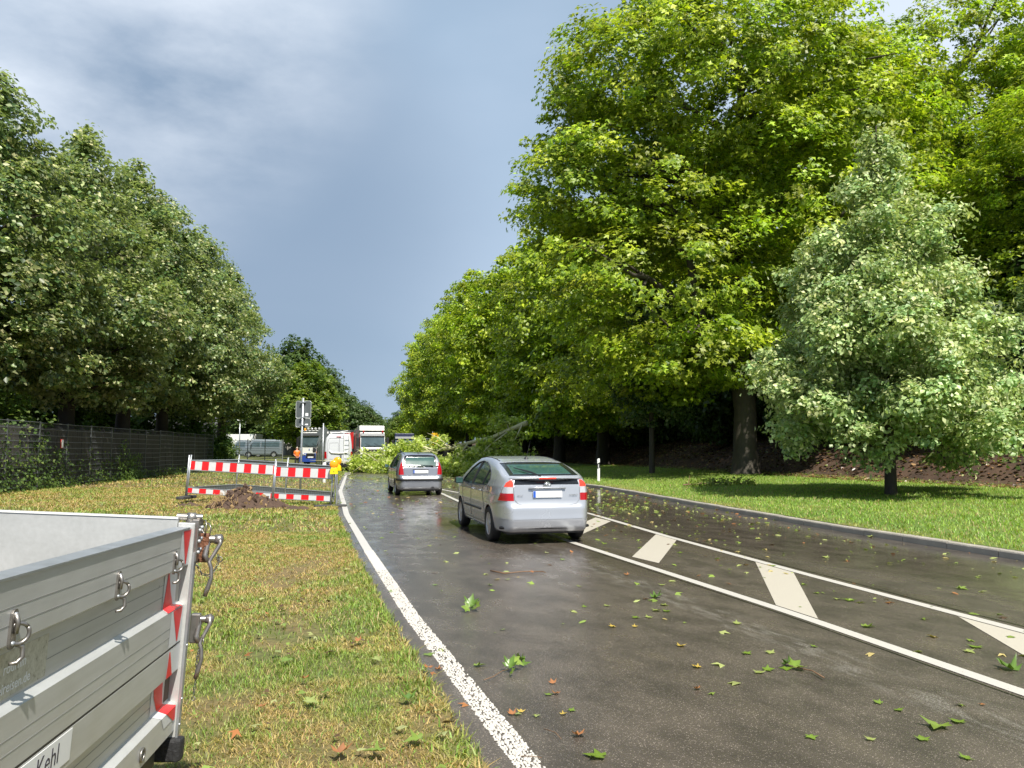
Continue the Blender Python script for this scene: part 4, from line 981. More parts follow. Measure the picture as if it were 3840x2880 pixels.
    for s in (-1, 1):
        mb = MB(); seam(mb, V, n, [(-.72, .52), (.85, .52)], 'side', side=s, w=.045, off=.002); mb.build('rubbing_strip', 'black', root, smooth=True)
        mb = MB(); seam(mb, V, n, [(.155, .955), (.12, 1.2), (.09, 1.385)], 'side', side=s, w=.045, off=-.004); mb.build('window_pillar', 'black', root)
        mb = MB(); seam(mb, V, n, [(-.74, .965), (-.80, 1.12), (-.84, 1.25)], 'side', side=s, w=.03, off=-.004); mb.build('window_pillar', 'black', root)
        mb = MB(); seam(mb, V, n, win + [win[0]], 'side', side=s, w=.016, off=.001); mb.build('window_trim', 'black', root)
    for s in (-1, 1):
        for y_ in (.02, -.68):
            m2 = MB(); m2.tube([(s * .868, y_ + .09, .86), (s * .885, y_ + .05, .865), (s * .885, y_ - .05, .868), (s * .868, y_ - .09, .866)], .014, 6); m2.build('door_handle', 'chrome', root, smooth=True)
        m2 = MB(); m2.prism([(s * .99, 1.06), (s * 1.05, 1.04), (s * 1.06, .95), (s * 1.02, .915), (s * .89, .93), (s * .88, 1.0), (s * .92, 1.06)], .86, .97, 'y')
        o = m2.build('side_mirror', 'black', root, bevel=.02)
        MB().box(min(s * .91, s * 1.045), max(s * .91, s * 1.045), .852, .858, .94, 1.045).build('mirror_glass', 'glass_clear', o)
    # plate recess lip, plate, badge, lettering, wiper, antenna, lower lip
    m2 = MB(); m2.tube([(-.33, -2.158, .955), (-.2, -2.175, .965), (.2, -2.175, .965), (.33, -2.158, .955)], .018, 6); m2.build('tailgate_grip', 'silver', root, smooth=True)
    plate(root, 0, -2.172, .855)
    m2 = MB()
    for rx, rz_, cz in ((.062, .042, 0), (.020, .036, 0), (.048, .014, .016)):
        m2.tube([(rx * math.cos(a), -2.178, 1.005 + cz + rz_ * math.sin(a)) for a in np.linspace(0, 2 * math.pi, 25)], .0055, 5)
    m2.lathe([(.066, -.004), (.001, -.004)], (0, -2.160, 1.005), (0, -1, 0), 20)
    m2.build('oval_badge', 'chrome', root, smooth=True)
    T_ = Matrix.Translation
    rear_m = Matrix.Rotation(R(90), 4, 'X')
    text_mesh('lettering', 'HYBRID', .045, 'chrome', root, T_((.47, -2.172, .835)) @ rear_m); text_mesh('lettering', 'PRIUS', .040, 'chrome', root, T_((-.49, -2.172, .835)) @ rear_m)
    m2 = MB(); m2.tube([(-.10, -2.03, 1.168), (-.20, -1.90, 1.225), (-.36, -1.72, 1.272)], .009, 5); m2.tube([(-.10, -2.02, 1.172), (-.47, -1.66, 1.30)], .012, 4); m2.lathe([(.025, 0), (.02, .03), (.001, .03)], (-.10, -2.04, 1.158), (0, 0, 1), 10)
    m2.build('rear_wiper', 'black', root)
    m2 = MB(); m2.lathe([(.05, 0), (.028, .03), (.010, .055), (.001, .056)], (.02, -.72, 1.437), (0, 0, 1), 12); m2.tube([(.02, -.72, 1.48), (.02, -.86, 1.60), (.02, -1.02, 1.79)], [.004, .003, .002], 5); m2.build('roof_aerial', 'black', root)
    m2 = MB(); pts = [(x_, -2.175 + .20 * (abs(x_) / .8) ** 4, .285) for x_ in np.linspace(-.80, .80, 15)]; m2.tube(pts, .028, 6); m2.build('bumper_lip', 'black', root, smooth=True)
    m2 = MB(); m2.box(-.68, .68, -2.02, 2.0, .17, .26); m2.box(-.10, .45, -2.05, -1.6, .19, .30); m2.tube([(.45, -2.13, .26), (.45, -1.6, .26)], .03, 8); m2.build('underbody', 'black', root)
    for (yy, h_) in ((-.55, .55), (.35, .55)):   # seat backs behind the glass
        pass
    return root
hd = math.atan2(.25, .968)
build_prius((.41 - .25 * 1.36, 14.14 + .968 * 1.36, 0), hd)

# --- the farther small hatchback, dark grey silver
def build_c3(loc, rz):
    root = empty('car', loc, rz, label='small grey silver hatchback with tall triangular red tail lamps, farther moving car', cat='car')
    zt = lambda y: np.interp(y, [-2.1, -1.9, -1.82, -1.7, -1.55, -1.3, -.9, -.4, 0, .4, .7, 1.0, 1.3, 1.6, 1.85, 2.0], [.8, 1.0, 1.15, 1.34, 1.425, 1.465, 1.50, 1.52, 1.515, 1.45, 1.33, 1.15, .99, .92, .80, .6])
    wz = lambda z: np.interp(z, [.15, .25, .45, .7, .9, 1.0, 1.15, 1.3, 1.42, 1.52], [.76, .81, .832, .835, .825, .80, .745, .675, .61, .54])
    yr = lambda z: np.interp(z, [.2, .3, .5, .62, .66, .75, .95, 1.05, 1.38, 1.5], [-1.87, -1.92, -1.935, -1.93, -1.885, -1.865, -1.83, -1.79, -1.60, -1.5])
    yf = lambda z: np.interp(z, [.2, .4, .7, .9], [1.85, 1.92, 1.9, 1.7])
    wy = lambda y: 1 - .26 * np.clip((-y - 1.25) / .75, 0, 1) ** 3 - .3 * np.clip((y - 1.1) / .85, 0, 1) ** 2.6
    arches = [(-1.22, .30, .325), (1.24, .30, .325)]
    win = [(-1.35, 1.0), (-1.38, 1.12), (-1.2, 1.30), (-.8, 1.39), (-.2, 1.42), (.3, 1.39), (.7, 1.22), (1.05, .99), (.9, .94), (0, .95), (-.9, .97)]
    rear = [('rear_window', 'dark_panel', [(-.62, .995), (.62, .995), (.60, 1.2), (.535, 1.395), (.3, 1.425), (-.3, 1.425), (-.535, 1.395), (-.60, 1.2)], -1.3, 0, .004),
            ('rear_glass_pane', 'glass_clear', [(-.545, 1.03), (.545, 1.03), (.535, 1.2), (.485, 1.355), (-.485, 1.355), (-.535, 1.2)], -1.3, 0, .0045),
            ('tail_lamp', 'red_lens', [(.585, .735), (.76, .735), (.75, .9), (.69, 1.12), (.655, 1.19), (.615, 1.0)], -1.3, 0, .002), ('tail_lamp', 'red_lens', [(-.585, .735), (-.76, .735), (-.75, .9), (-.69, 1.12), (-.655, 1.19), (-.615, 1.0)], -1.3, 0, .002)]
    V, F, n = vehicle(root, 3.85, 1.67, 1.52, dict(zt=zt, wz=wz, yr=yr, yf=yf, wy=wy), arches, rear, [('side_windows', 'glass', win, 0, 0, .010)], 'grey_silver', res=.02, rr=.028)
    wheel_house(root, arches, 1.66)
    for x_, y_, s in ((-.735, -1.22, -1), (.735, -1.22, 1), (-.735, 1.24, -1), (.735, 1.24, 1)): wheel(root, x_, y_, .295, .18, s, 5)
    m2 = MB(); seam(m2, V, n, [(-.81, .565), (.81, .565)], 'rear', w=.105, off=.0); m2.build('bumper_strip', 'black', root, smooth=True)
    m2 = MB(); m2.box(-.27, .27, -1.885, -1.845, .90, .925); m2.build('plate_lamp_bar', 'black', root)
    plate(root, 0, -1.878, .84)
    mb = MB(); seam(mb, V, n, [(-.585, .99), (-.57, .76), (-.50, .70), (.50, .70), (.57, .76), (.585, .99)], 'rear')
    for s in (-1, 1):
        seam(mb, V, n, [(.1, .94), (.1, .33)], 'side', side=s); seam(mb, V, n, [(-.83, .97), (-.9, .62), (-.86, .33)], 'side', side=s); seam(mb, V, n, [(1.0, .93), (.9, .35)], 'side', side=s)
    seam(mb, V, n, [(-.52, -1.45), (-.54, .3)], 'top', w=.025); seam(mb, V, n, [(.52, -1.45), (.54, .3)], 'top', w=.025)
    mb.build('panel_seams', 'black', root)
    for s in (-1, 1):
        m2 = MB()
        seam(m2, V, n, [(.0, .95), (-.03, 1.41)], 'side', side=s, w=.05, off=-.004); m2.build('window_pillar', 'black', root)
        m2 = MB(); m2.prism([(s * .97, 1.07), (s * 1.02, 1.03), (s * 1.01, .93), (s * .86, .93), (s * .86, 1.02)], .74, .84, 'y'); o = m2.build('side_mirror', 'black', root, bevel=.02)
        MB().box(min(s * .885, s * 1.005), max(s * .885, s * 1.005), .732, .738, .945, 1.045).build('mirror_glass', 'glass_clear', o)
    # lit left-hand indicator patch of the right lamp
    m2 = MB(); m2.lathe([(.05, 0), (.04, .015), (.001, .02)], (.655, -1.77, .985), (.25, -1, .1), 14); m2.build('brake_bulb', 'red_lamp_lit', root, smooth=True)
    m2 = MB(); m2.tube([(-.10, -1.90, 1.0), (0, -1.92, 1.015), (.10, -1.90, 1.0)], .010, 4); m2.tube([(-.07, -1.90, .975), (0, -1.92, .99), (.07, -1.90, .975)], .010, 4); m2.build('chevron_badge', 'chrome', root)
    m2 = MB(); m2.tube([(.45, -1.835, 1.045), (.0, -1.82, 1.07)], .013, 5); m2.tube([(.45, -1.85, 1.03), (.30, -1.83, 1.055)], .012, 5); m2.build('rear_wiper', 'black', root)
    m2 = MB(); m2.lathe([(.04, 0), (.02, .035), (.001, .06)], (0, -1.2, 1.475), (0, 0, 1), 10); m2.build('roof_aerial', 'black', root)
    m2 = MB(); m2.box(-.62, .62, -1.8, 1.8, .16, .25); m2.tube([(.42, -1.93, .27), (.42, -1.5, .25)], .055, 10); m2.build('underbody', 'black', root)
    return root
h2 = math.atan2(.25, .968)
build_c3((-3.36 - .25 * 1.22, 27.7 + .968 * 1.22, 0), h2)

# --- the silver panel van standing half on the verge
def build_van(loc, rz, paint='van_silver', sidepaint=None):
    root = empty('van', loc, rz, label='silver panel van parked at the left roadside with a ladder on its rear doors', cat='van')
    zt = lambda y: np.interp(y, [-3.1, -3.0, 1.2, 1.7, 2.1, 2.6, 2.75, 3.0], [2.62, 2.72, 2.74, 2.55, 2.15, 1.45, 1.3, 1.05])
    wz = lambda z: np.interp(z, [.3, .5, 1.2, 1.9, 2.4, 2.75], [.97, .99, 1.0, .965, .90, .84])
    yr = lambda z: np.interp(z, [.3, .6, 1.6, 2.3, 2.75], [-3.0, -3.02, -3.0, -2.95, -2.88])
    yf = lambda z: 0 * z + 2.98
    wy = lambda y: 1 - .05 * np.clip((-y - 2.7) / .3, 0, 1) ** 2 - .22 * np.clip((y - 2.0) / 1.0, 0, 1) ** 2.4
    arches = [(-1.6, .38, .44), (2.0, .38, .44)]
    cab = [(1.25, 1.35), (1.25, 2.05), (1.75, 2.05), (2.25, 1.50), (2.3, 1.35)]
    panel = [(-2.7, 1.35), (-2.7, 2.2), (-.2, 2.25), (-.2, 1.35)]
    rear = [('tail_lamp', 'red_lens', [(.83, .95), (.99, .95), (.99, 1.45), (.86, 1.45)], -2.5, 0, .002), ('tail_lamp', 'red_lens', [(-.83, .95), (-.99, .95), (-.99, 1.45), (-.86, 1.45)], -2.5, 0, .002),
            ('lamp_base', 'clear_lens', [(.83, .75), (.985, .75), (.985, .945), (.83, .945)], -2.5, 0, .002), ('lamp_base', 'clear_lens', [(-.83, .75), (-.985, .75), (-.985, .945), (-.83, .945)], -2.5, 0, .002),
            ('bumper', 'black', [(-1.1, .2), (1.1, .2), (1.1, .70), (-1.1, .70)], -2.7, 0, 0)]
    V, F, n = vehicle(root, 6.0, 2.0, 2.75, dict(zt=zt, wz=wz, yr=yr, yf=yf, wy=wy, zb=.3, core=1.2, core_z=1.4), arches, rear, [('side_windows', 'glass', cab, 0, 0, .01)], paint, res=.045, rr=.04)
    wheel_house(root, arches, 1.98)
    for x_, y_, s in ((-.86, -1.6, -1), (.86, -1.6, 1), (-.86, 2.0, -1), (.86, 2.0, 1)): wheel(root, x_, y_, .37, .24, s, 6)
    mb = MB()
    seam(mb, V, n, [(.05, .72), (.05, 2.45)], 'rear', w=.02); seam(mb, V, n, [(-.80, .75), (-.78, 2.1), (-.68, 2.4), (.68, 2.4), (.78, 2.1), (.80, .75), (-.80, .75)], 'rear', w=.02)
    seam(mb, V, n, [(-.68, 1.45), (-.66, 2.05), (-.03, 2.08), (-.03, 1.45)], 'rear', w=.014)
    for s in (-1, 1):
        seam(mb, V, n, panel + [panel[0]], 'side', side=s, w=.015); seam(mb, V, n, [(1.15, .55), (1.15, 2.2)], 'side', side=s, w=.02); seam(mb, V, n, [(-.1, .5), (-.1, 2.3)], 'side', side=s, w=.015)
        seam(mb, V, n, [(-1.1, .75), (1.5, .75)], 'side', side=s, w=.05)
    mb.build('panel_seams', 'black', root)
    m2 = MB(); m2.tube([(-.66, -3.035, 1.5), (-.52, -3.05, 1.36), (0, -3.055, 1.33), (.52, -3.05, 1.36), (.66, -3.035, 1.5)], .045, 6); m2.build('door_moulding', 'white_paint', root, smooth=True)
    m2 = MB(); m2.box(.11, .20, -3.05, -3.02, .98, 1.20); m2.build('door_handle', 'black', root)
    m2 = MB(); m2.tube([(-.16, -2.93, 2.50), (.16, -2.93, 2.50)], .035, 8); m2.build('brake_light', 'red_lens', root, smooth=True)
    lad = empty('ladder', (0, 0, 0)); lad.parent = root
    m2 = MB(); xs = (.36, .72)
    for x_ in xs: m2.tube([(x_, -3.10, .55), (x_, -3.10, 2.2), (x_, -3.02, 2.72), (x_, -2.8, 2.80)], .02, 6)
    m2.build('ladder_rail', 'white_paint', lad)
    m2 = MB()
    for k in range(6): m2.tube([(xs[0], -3.10 + (.04 if k == 5 else 0), .70 + k * .34), (xs[1], -3.10 + (.04 if k == 5 else 0), .70 + k * .34)], .016, 6)
    m2.build('ladder_rung', 'white_paint', lad)
    m2 = MB(); m2.tube([(-.80, -2.6, 2.84), (.86, -2.6, 2.84)], .022, 6); m2.tube([(-.80, -1.2, 2.84), (.86, -1.2, 2.84)], .022, 6)
    for x_ in (-.78, .84): m2.tube([(x_, -2.85, 2.84), (x_, 1.0, 2.84)], .02, 6); 
    for x_ in (-.78, .84):
        for y_ in (-2.6, -1.2, .5): m2.tube([(x_, y_, 2.6), (x_, y_, 2.84)], .02, 5)
    m2.tube([(.1, -2.8, 2.86), (.8, -1.8, 2.98)], .03, 6)
    m2.build('roof_rack', 'white_paint', root)
    for s in (-1, 1):
        m2 = MB(); m2.box(min(s * 1.02, s * 1.25), max(s * 1.02, s * 1.25), 2.0, 2.1, 1.35, 1.75); m2.build('side_mirror', 'black', root, bevel=.03)
    plate(root, -.45, -3.03, .60, .5, .1)
    text_mesh('lettering', 'DAILY', .085, 'black', root, Matrix.Translation((-.52, -3.028, .90)) @ Matrix.Rotation(R(90), 4, 'X'))
    m2 = MB(); m2.box(-.8, .8, -2.8, 2.8, .3, .5); m2.tube([(-.8, -1.6, .37), (.8, -1.6, .37)], .08, 8); m2.build('underbody', 'black', root)
    for s in (-1, 1): MB().box(s * .84 - .09, s * .84 + .09, -2.4, -2.38, .12, .5).build('mudflap', 'black', root)
    return root
vh = math.atan2(2.3, 6.0)
build_van((-12.45 - math.sin(vh) * 3.02, 55.4 + math.cos(vh) * 3.02, 0), vh)

# --- lorries
def cab(root, w=2.45, z0=.75, ztop=3.3, paint='white_paint', visor='dark_steel'):
    """front faces +y ; cab body with windscreen, side windows, mirrors"""
    mb = MB(); pr = [(0, z0), (0.02, 1.75), (-.12, 2.0), (-.30, 2.95), (-.55, ztop), (-2.1, ztop), (-2.1, z0)]
    mb.prism(pr, -w / 2, w / 2, 'x'); mb.build('cab', paint, root, bevel=.06)
    def on(z): return np.interp(z, [1.75, 2.0, 2.95], [.02, -.12, -.30])
    m2 = MB(); m2.add([(-w / 2 + .05, on(1.85) + .072, 1.85), (w / 2 - .05, on(1.85) + .072, 1.85), (w / 2 - .08, on(2.85) + .03, 2.85), (-w / 2 + .08, on(2.85) + .03, 2.85),
                       (-w / 2 + .05, on(1.85) - .02, 1.85), (w / 2 - .05, on(1.85) - .02, 1.85), (w / 2 - .08, on(2.85) - .02, 2.85), (-w / 2 + .08, on(2.85) - .02, 2.85)],
                      [(0, 1, 2, 3), (4, 7, 6, 5), (0, 4, 5, 1), (1, 5, 6, 2), (2, 6, 7, 3), (3, 7, 4, 0)]); m2.build('windscreen', 'windscreen', root)
    m2 = MB(); m2.prism([(-.25, 2.90), (-.10, 2.93), (-.22, 3.18), (-.5, 3.22)], -w / 2 + .04, w / 2 - .04, 'x'); m2.build('sun_visor', visor, root, bevel=.02)
    for s in (-1, 1):
        m2 = MB(); a, b = sorted((s * (w / 2 + .004), s * (w / 2 - .05))); m2.prism([(-.45, 1.85), (-.62, 2.75), (-1.3, 2.75), (-1.3, 1.85)], a, b, 'x'); m2.build('side_window', 'glass', root)
        m2 = MB(); m2.box(*sorted((s * (w / 2 + .12), s * (w / 2 + .36))), -.2, .0, 1.9, 2.75); m2.tube([(s * w / 2, -.3, 2.8), (s * (w / 2 + .25), -.1, 2.8)], .025, 6); m2.build('mirror', 'black', root, bevel=.04)
        MB().box(*sorted((s * (w / 2 + .005), s * (w / 2 + .03))), -.9, -.86, 1.0, 2.8).build('door_seam', 'black', root)
    m2 = MB(); m2.box(-w / 2 + .25, w / 2 - .5, .075, .10, 1.93, 1.965); m2.tube([(-.7, .07, 1.97), (-.1, .0, 2.25)], .012, 4); m2.tube([(.2, .07, 1.97), (.8, .0, 2.25)], .012, 4); m2.build('wipers', 'black', root)
def truck_wheels(root, ys, xo=1.0, r_=.5):
    for y_ in ys:
        for s in (-1, 1): wheel(root, s * xo, y_, r_, .32, s, 8)
def build_lorry_blue(loc, rz):
    root = empty('lorry', loc, rz, label='white and blue lorry with four lamps on its roof bar, facing the camera', cat='lorry')
    cab(root)
    m2 = MB(); m2.prism([(-1.24, 1.22), (-1.24, .70), (-.55, .70), (-.42, 1.22)], -.0, .035, 'y'); m2.prism([(1.24, 1.22), (1.24, .70), (.55, .70), (.42, 1.22)], -.0, .035, 'y'); m2.build('blue_corner', 'blue_paint', root)
    m2 = MB(); m2.prism([(-.42, 1.22), (-.55, .62), (.55, .62), (.42, 1.22)], 0, .03, 'y'); m2.build('grille', 'black', root)
    m2 = MB(); m2.box(-1.22, 1.22, -.1, .05, .35, .70); m2.build('front_bumper', 'blue_paint', root, bevel=.04)
    MB().box(-1.1, -.28, .02, .034, 1.48, 1.62).build('blue_stripe', 'blue_paint', root)
    rm = Matrix.Rotation(R(90), 4, 'X') 
    fl = Matrix.Rotation(R(180), 4, 'Z') @ rm
    text_mesh('lettering', 'B', .28, 'blue_paint', root, Matrix.Translation((.16, .036, 1.56)) @ fl)
    text_mesh('lettering', 'LIEBEN', .2, 'black_print', root, Matrix.Translation((-.42, .036, 1.54)) @ fl)
    for s in (-1, 1):
        for (xx, zz, nm, mt, rr_) in ((s * .85, 1.12, 'headlamp', 'clear_lens', .13), (s * .62, 1.08, 'headlamp', 'clear_lens', .10)):
            m2 = MB(); m2.lathe([(rr_, 0), (rr_ * .8, .03), (.001, .04)], (xx, .035, zz), (0, 1, 0), 14); m2.build(nm, mt, root, smooth=True)
    MB().box(-.3, .3, .035, .05, .78, .90).build('number_plate', 'white_plate', root)
    m2 = MB(); m2.tube([(-1.12, -.5, 3.42), (1.12, -.5, 3.42)], .04, 8); m2.tube([(-1.0, -.5, 3.25), (-1.0, -.5, 3.42)], .02, 5); m2.tube([(1.0, -.5, 3.25), (1.0, -.5, 3.42)], .02, 5); m2.build('lamp_bar', 'white_paint', root)
    for x_ in (-.6, -.2, .2, .6):
        m2 = MB(); m2.lathe([(.001, -.12), (.10, -.08), (.15, .0), (.14, .02), (.001, .03)], (x_, -.46, 3.60), (0, 1, 0), 14); m2.build('work_lamp', 'clear_lens', root, smooth=True)
    for x_ in (-.95, .95):
        m2 = MB(); m2.lathe([(.09, 0), (.10, .1), (.08, .2), (.001, .24)], (x_, -.5, 3.46), (0, 0, 1), 12); m2.build('beacon', 'amber', root, smooth=True)
    MB().prism([(-2.3, 1.1), (-2.3, 3.05), (-6.8, 3.5), (-6.8, 1.1)], -1.26, 1.26, 'x').build('load_body', 'dark_steel', root, bevel=.03)
    MB().prism([(-6.7, 3.42), (-6.7, 1.6), (-5.9, 1.9), (-4.6, 3.2)], -1.30, -1.264, 'x').build('red_flap', 'red_paint', root)
    MB().prism([(-2.28, 3.02), (-2.28, 3.2), (-6.82, 3.62), (-6.82, 3.45)], -1.28, 1.28, 'x').build('load_edge', 'dark_steel', root)
    MB().box(-.5, .5, -8.2, -.3, .6, 1.0).build('chassis', 'black', root)
    truck_wheels(root, (-1.1, -5.6, -7.0))
    return root
def heading(v): return math.atan2(-v[0], v[1])
build_lorry_blue((-19.7, 75.5, 0), heading((-.25, -1)))
def build_tipper(loc, rz):
    root = empty('lorry', loc, rz, label='white tipper lorry facing the camera, half hidden by the fallen foliage', cat='lorry')
    cab(root)
    m2 = MB(); m2.box(-.95, .95, .02, .05, 1.1, 1.6); m2.build('grille', 'black', root)
    m2 = MB(); m2.box(-1.2, 1.2, -.1, .1, .5, .85); m2.build('front_bumper', 'white_paint', root, bevel=.04)
    m2 = MB()
    for k in range(8): m2.prism([(-.95 + k * .24, .60), (-.83 + k * .24, .60), (-.77 + k * .24, .76), (-.89 + k * .24, .76)], .10, .108, 'y')
    m2.build('warning_stripes', 'warn_red', root)
    for s in (-1, 1):
        m2 = MB(); m2.box(s * .95 - .2, s * .95 + .2, .0, .06, .95, 1.15); m2.build('headlamp', 'clear_lens', root, bevel=.03)
        m2 = MB(); m2.lathe([(.07, 0), (.08, .16), (.05, .22), (.001, .22)], (s * .95 - .05, -.45, 3.28), (0, 0, 1), 10); m2.build('beacon', 'red_lens', root, smooth=True)
    # tipping body with canopy over the cab
    MB().prism([(-2.35, 1.3), (-2.35, 3.42), (-.95, 3.50), (-1.05, 3.98), (-2.6, 3.98), (-7.6, 3.5), (-7.2, 1.3)], -1.25, 1.25, 'x').build('tipper_body', 'white_paint', root, bevel=.04)
    m2 = MB()
    for s in (-1, 1):
        a, b = sorted((s * 1.253, s * 1.32))
        for y_ in (-2.6, -3.9, -5.2, -6.5): m2.box(a, b, y_ - .05, y_ + .05, 1.35, 3.35)
        m2.box(a, b, -7.3, -2.4, 1.32, 1.45)
    m2.build('body_ribs', 'concrete', root)
    m2 = MB()
    for x_ in (-.8, -.1, .6): m2.box(x_ - .015, x_ + .015, -.96, -.93, 3.52, 3.9)
    m2.build('canopy_ribs', 'galv', root)
    MB().box(-.5, .5, -7.6, -.3, .6, 1.1).build('chassis', 'black', root)
    truck_wheels(root, (-1.1, -4.9, -6.2))
    return root
build_tipper((-13.9, 77, 0), heading((.30, -1)))
def build_curtain(loc, rz):
    root = empty('lorry', loc, rz, label='lorry with a dark blue tarpaulin body behind the white tipper', cat='lorry')
    cab(root, paint='tarp')
    MB().box(-1.25, 1.25, -8.5, -2.3, 1.1, 3.65).build('tarpaulin', 'tarp', root, bevel=.08)
    m2 = MB(); m2.box(-1.27, 1.27, -8.55, -2.28, .98, 1.09); m2.build('load_bed', 'galv', root); MB().box(-.5, .5, -8.2, -.3, .6, .97).build('chassis', 'black', root)
    truck_wheels(root, (-1.1, -5.9, -7.2)); return root
build_curtain((-13.6, 97.5, 0), heading((.15, -1)))
def build_flatbed(loc, rz):
    root = empty('pickup_truck', loc, rz, label='small flatbed truck with a pale tubular rear frame showing over the fallen leaves', cat='truck')
    m2 = MB()
    for x_ in (-1.05, 1.05): m2.tube([(x_, -1.9, .9), (x_, -1.9, 2.95)], .05, 6)
    for z_ in (2.95, 2.75, 2.0): m2.tube([(-1.05, -1.9, z_), (1.05, -1.9, z_)], .05, 6)
    m2.build('rack_frame', 'white_paint', root)
    m2 = MB(); m2.box(-1.05, 1.05, -2.0, 1.2, .8, .9); m2.box(-1.05, -1.0, -2.0, 1.2, .9, 1.3); m2.box(1.0, 1.05, -2.0, 1.2, .9, 1.3); m2.box(-1.05, 1.05, -2.05, -2.0, .8, 1.3); m2.build('load_bed', 'galv', root)
    MB().prism([(1.3, .6), (1.3, 2.2), (2.2, 2.25), (2.7, 1.5), (3.3, 1.25), (3.4, .6)], -.95, .95, 'x').build('cab', 'white_paint', root, bevel=.06)
    MB().box(-.7, .7, 1.285, 1.299, 1.5, 2.05).build('rear_window', 'glass', root)
    for y_ in (-1.0, 2.6):
        for s in (-1, 1): wheel(root, s * .85, y_, .36, .22, s, 6)
    MB().box(-.4, .4, -1.9, 3.0, .45, .79).build('chassis', 'black', root)
    return root
build_flatbed((-11.9, 100, 0), heading((-.2, 1)))
# grey vans behind the light mesh fence
def build_grey_van(loc, rz, label, long_=False):
    root = empty('van', loc, rz, label=label, cat='van')
    zt = lambda y: np.interp(y, [-2.6, 1.0, 1.35, 1.9, 2.0, 2.5, 2.6], [2.35, 2.38, 2.25, 1.45, 1.38, 1.1, .9]) if long_ else np.interp(y, [-2.6, -.4, -.35, 1.0, 1.35, 1.9, 2.0, 2.5, 2.6], [1.2, 1.2, 2.3, 2.35, 2.2, 1.42, 1.38, 1.1, .9])
    wz = lambda z: np.interp(z, [.3, 1.2, 1.9, 2.4], [.93, .95, .90, .80]); yr = lambda z: 0 * z - 2.55; yf = lambda z: 0 * z + 2.52
    wy = lambda y: 1 - .2 * np.clip((y - 1.7) / .9, 0, 1) ** 2.4
    arches = [(-1.5, .35, .42), (1.75, .35, .42)]; w1 = [(.25, 1.35), (.25, 2.05), (1.15, 2.05), (1.6, 1.45), (1.6, 1.35)]
    side = [('side_windows', 'windscreen', w1, 0, 0, .01)] + ([('side_windows', 'windscreen', [(-2.2, 1.35), (-2.2, 2.05), (.1, 2.05), (.1, 1.35)], 0, 0, .01)] if long_ else [])
    vehicle(root, 5.2, 1.9, 2.4, dict(zt=zt, wz=wz, yr=yr, yf=yf, wy=wy, zb=.3, core=.9, core_z=.9), arches, [], side, 'van_grey', res=.06, rr=.035)
    wheel_house(root, arches, 1.88)
    for y_ in (-1.5, 1.75):
        for s in (-1, 1): wheel(root, s * .83, y_, .34, .22, s, 6)
    for s in (-1, 1): MB().box(*sorted((s * 1.0, s * 1.2)), 1.35, 1.45, 1.35, 1.7).build('side_mirror', 'black', root)
    return root
build_grey_van((-37.0, 108, .55), heading((-1, -.2)), 'dark grey pickup-bodied van, left of the two parked behind the pale mesh fence')
build_grey_van((-33.6, 104, .55), heading((-1, -.2)), 'dark grey van with side windows, right of the two parked behind the pale mesh fence', True)
root = empty('box_truck', (-41.0, 115, .5), R(75), label='white box truck standing beneath the dark ribbed roof', cat='truck')
MB().box(-1.2, 1.2, -3.5, 1.6, .9, 3.3).build('box_body', 'white_paint', root, bevel=.04)
MB().prism([(1.7, .6), (1.7, 2.3), (2.5, 2.3), (3.2, 1.4), (3.5, .6)], -1.05, 1.05, 'x').build('cab', 'white_paint', root, bevel=.06)
MB().box(-.4, .4, -3.2, 3.0, .5, .89).build('chassis', 'black', root)
for y_ in (-2.2, 2.4):
    for s in (-1, 1): wheel(root, s * .95, y_, .4, .24, s, 6)

# ------------------------------------------------------------------ building and lamp behind the car park
bld = empty('hall', (-50, 136, 0), R(6), label='low white hall with a dark ribbed roof edge behind the parked vans', cat='building')
MB().box(-14, 16, 0, 14, -.3, 4.3).build('wall', 'house_white', bld)
rf = MB().prism([(-.8, 4.3), (-.8, 6.1), (7, 7.6), (14.8, 6.1), (14.8, 4.3)], -15, 17, 'x').build('roof', 'roof_dark', bld)
for k in range(7): MB().box(-15.02, 17.02, -.88, -.80, 4.42 + k * .24, 4.50 + k * .24).build('fascia_rib', 'dark_steel', rf)
for k in range(5):
    w_ = MB().box(-11 + k * 5.2, -8.2 + k * 5.2, -.03, -.001, .2, 3.2).build('gate', 'concrete', bld)
lp_ = empty('lamp_post', (-34.5, 97.5, gz(-34.5, 97.5)), 0, label='grey lamp post with a white square fitting in front of the ribbed roof', cat='lamp post')
MB().tube([(0, 0, 0), (0, 0, 4.7)], [.09, .06], 8).build('post', 'galv', lp_, smooth=True); MB().box(-.25, .25, -.3, .3, 4.7, 4.85).build('lamp_head', 'white_paint', lp_, bevel=.03)

# ------------------------------------------------------------------ dark double-rod fence with board wall behind, left
fence = empty('mesh_fence', (0, 0, 0), label='long dark rod mesh fence along the left verge', cat='fence')
wall = empty('board_wall', (0, 0, 0), label='dark weathered board wall standing close behind the mesh fence', cat='wall')
FDIR = Vector((-.136, 1, 0)).normalized(); FA = Vector((-18.3, 25.9, 0)); FH = 2.68; FS = 2.54
fang = math.atan2(FDIR.y, FDIR.x)
post_me = MB().box(-.03, .03, -.025, .025, -.3, FH + .03).build('post', 'fence_steel', fence); pm = post_me.data
rail_o = MB().tube([(0, 0, 0), (FS, 0, 0)], .015, 5).build('rail', 'fence_steel', fence); rm_ = rail_o.data
panel_o = MB()
for k in range(1, 50): panel_o.tube([(k * FS / 50, .009, .08), (k * FS / 50, .009, FH)], .0028, 3, caps=False)
panel_o = panel_o.build('rods', 'dark_steel', fence, kind='stuff'); pme = panel_o.data
wp = MB().box(0.07, FS - .07, .40, .44, -.1, 2.5).build('board_panel', 'board', wall); wpm = wp.data
bps = []
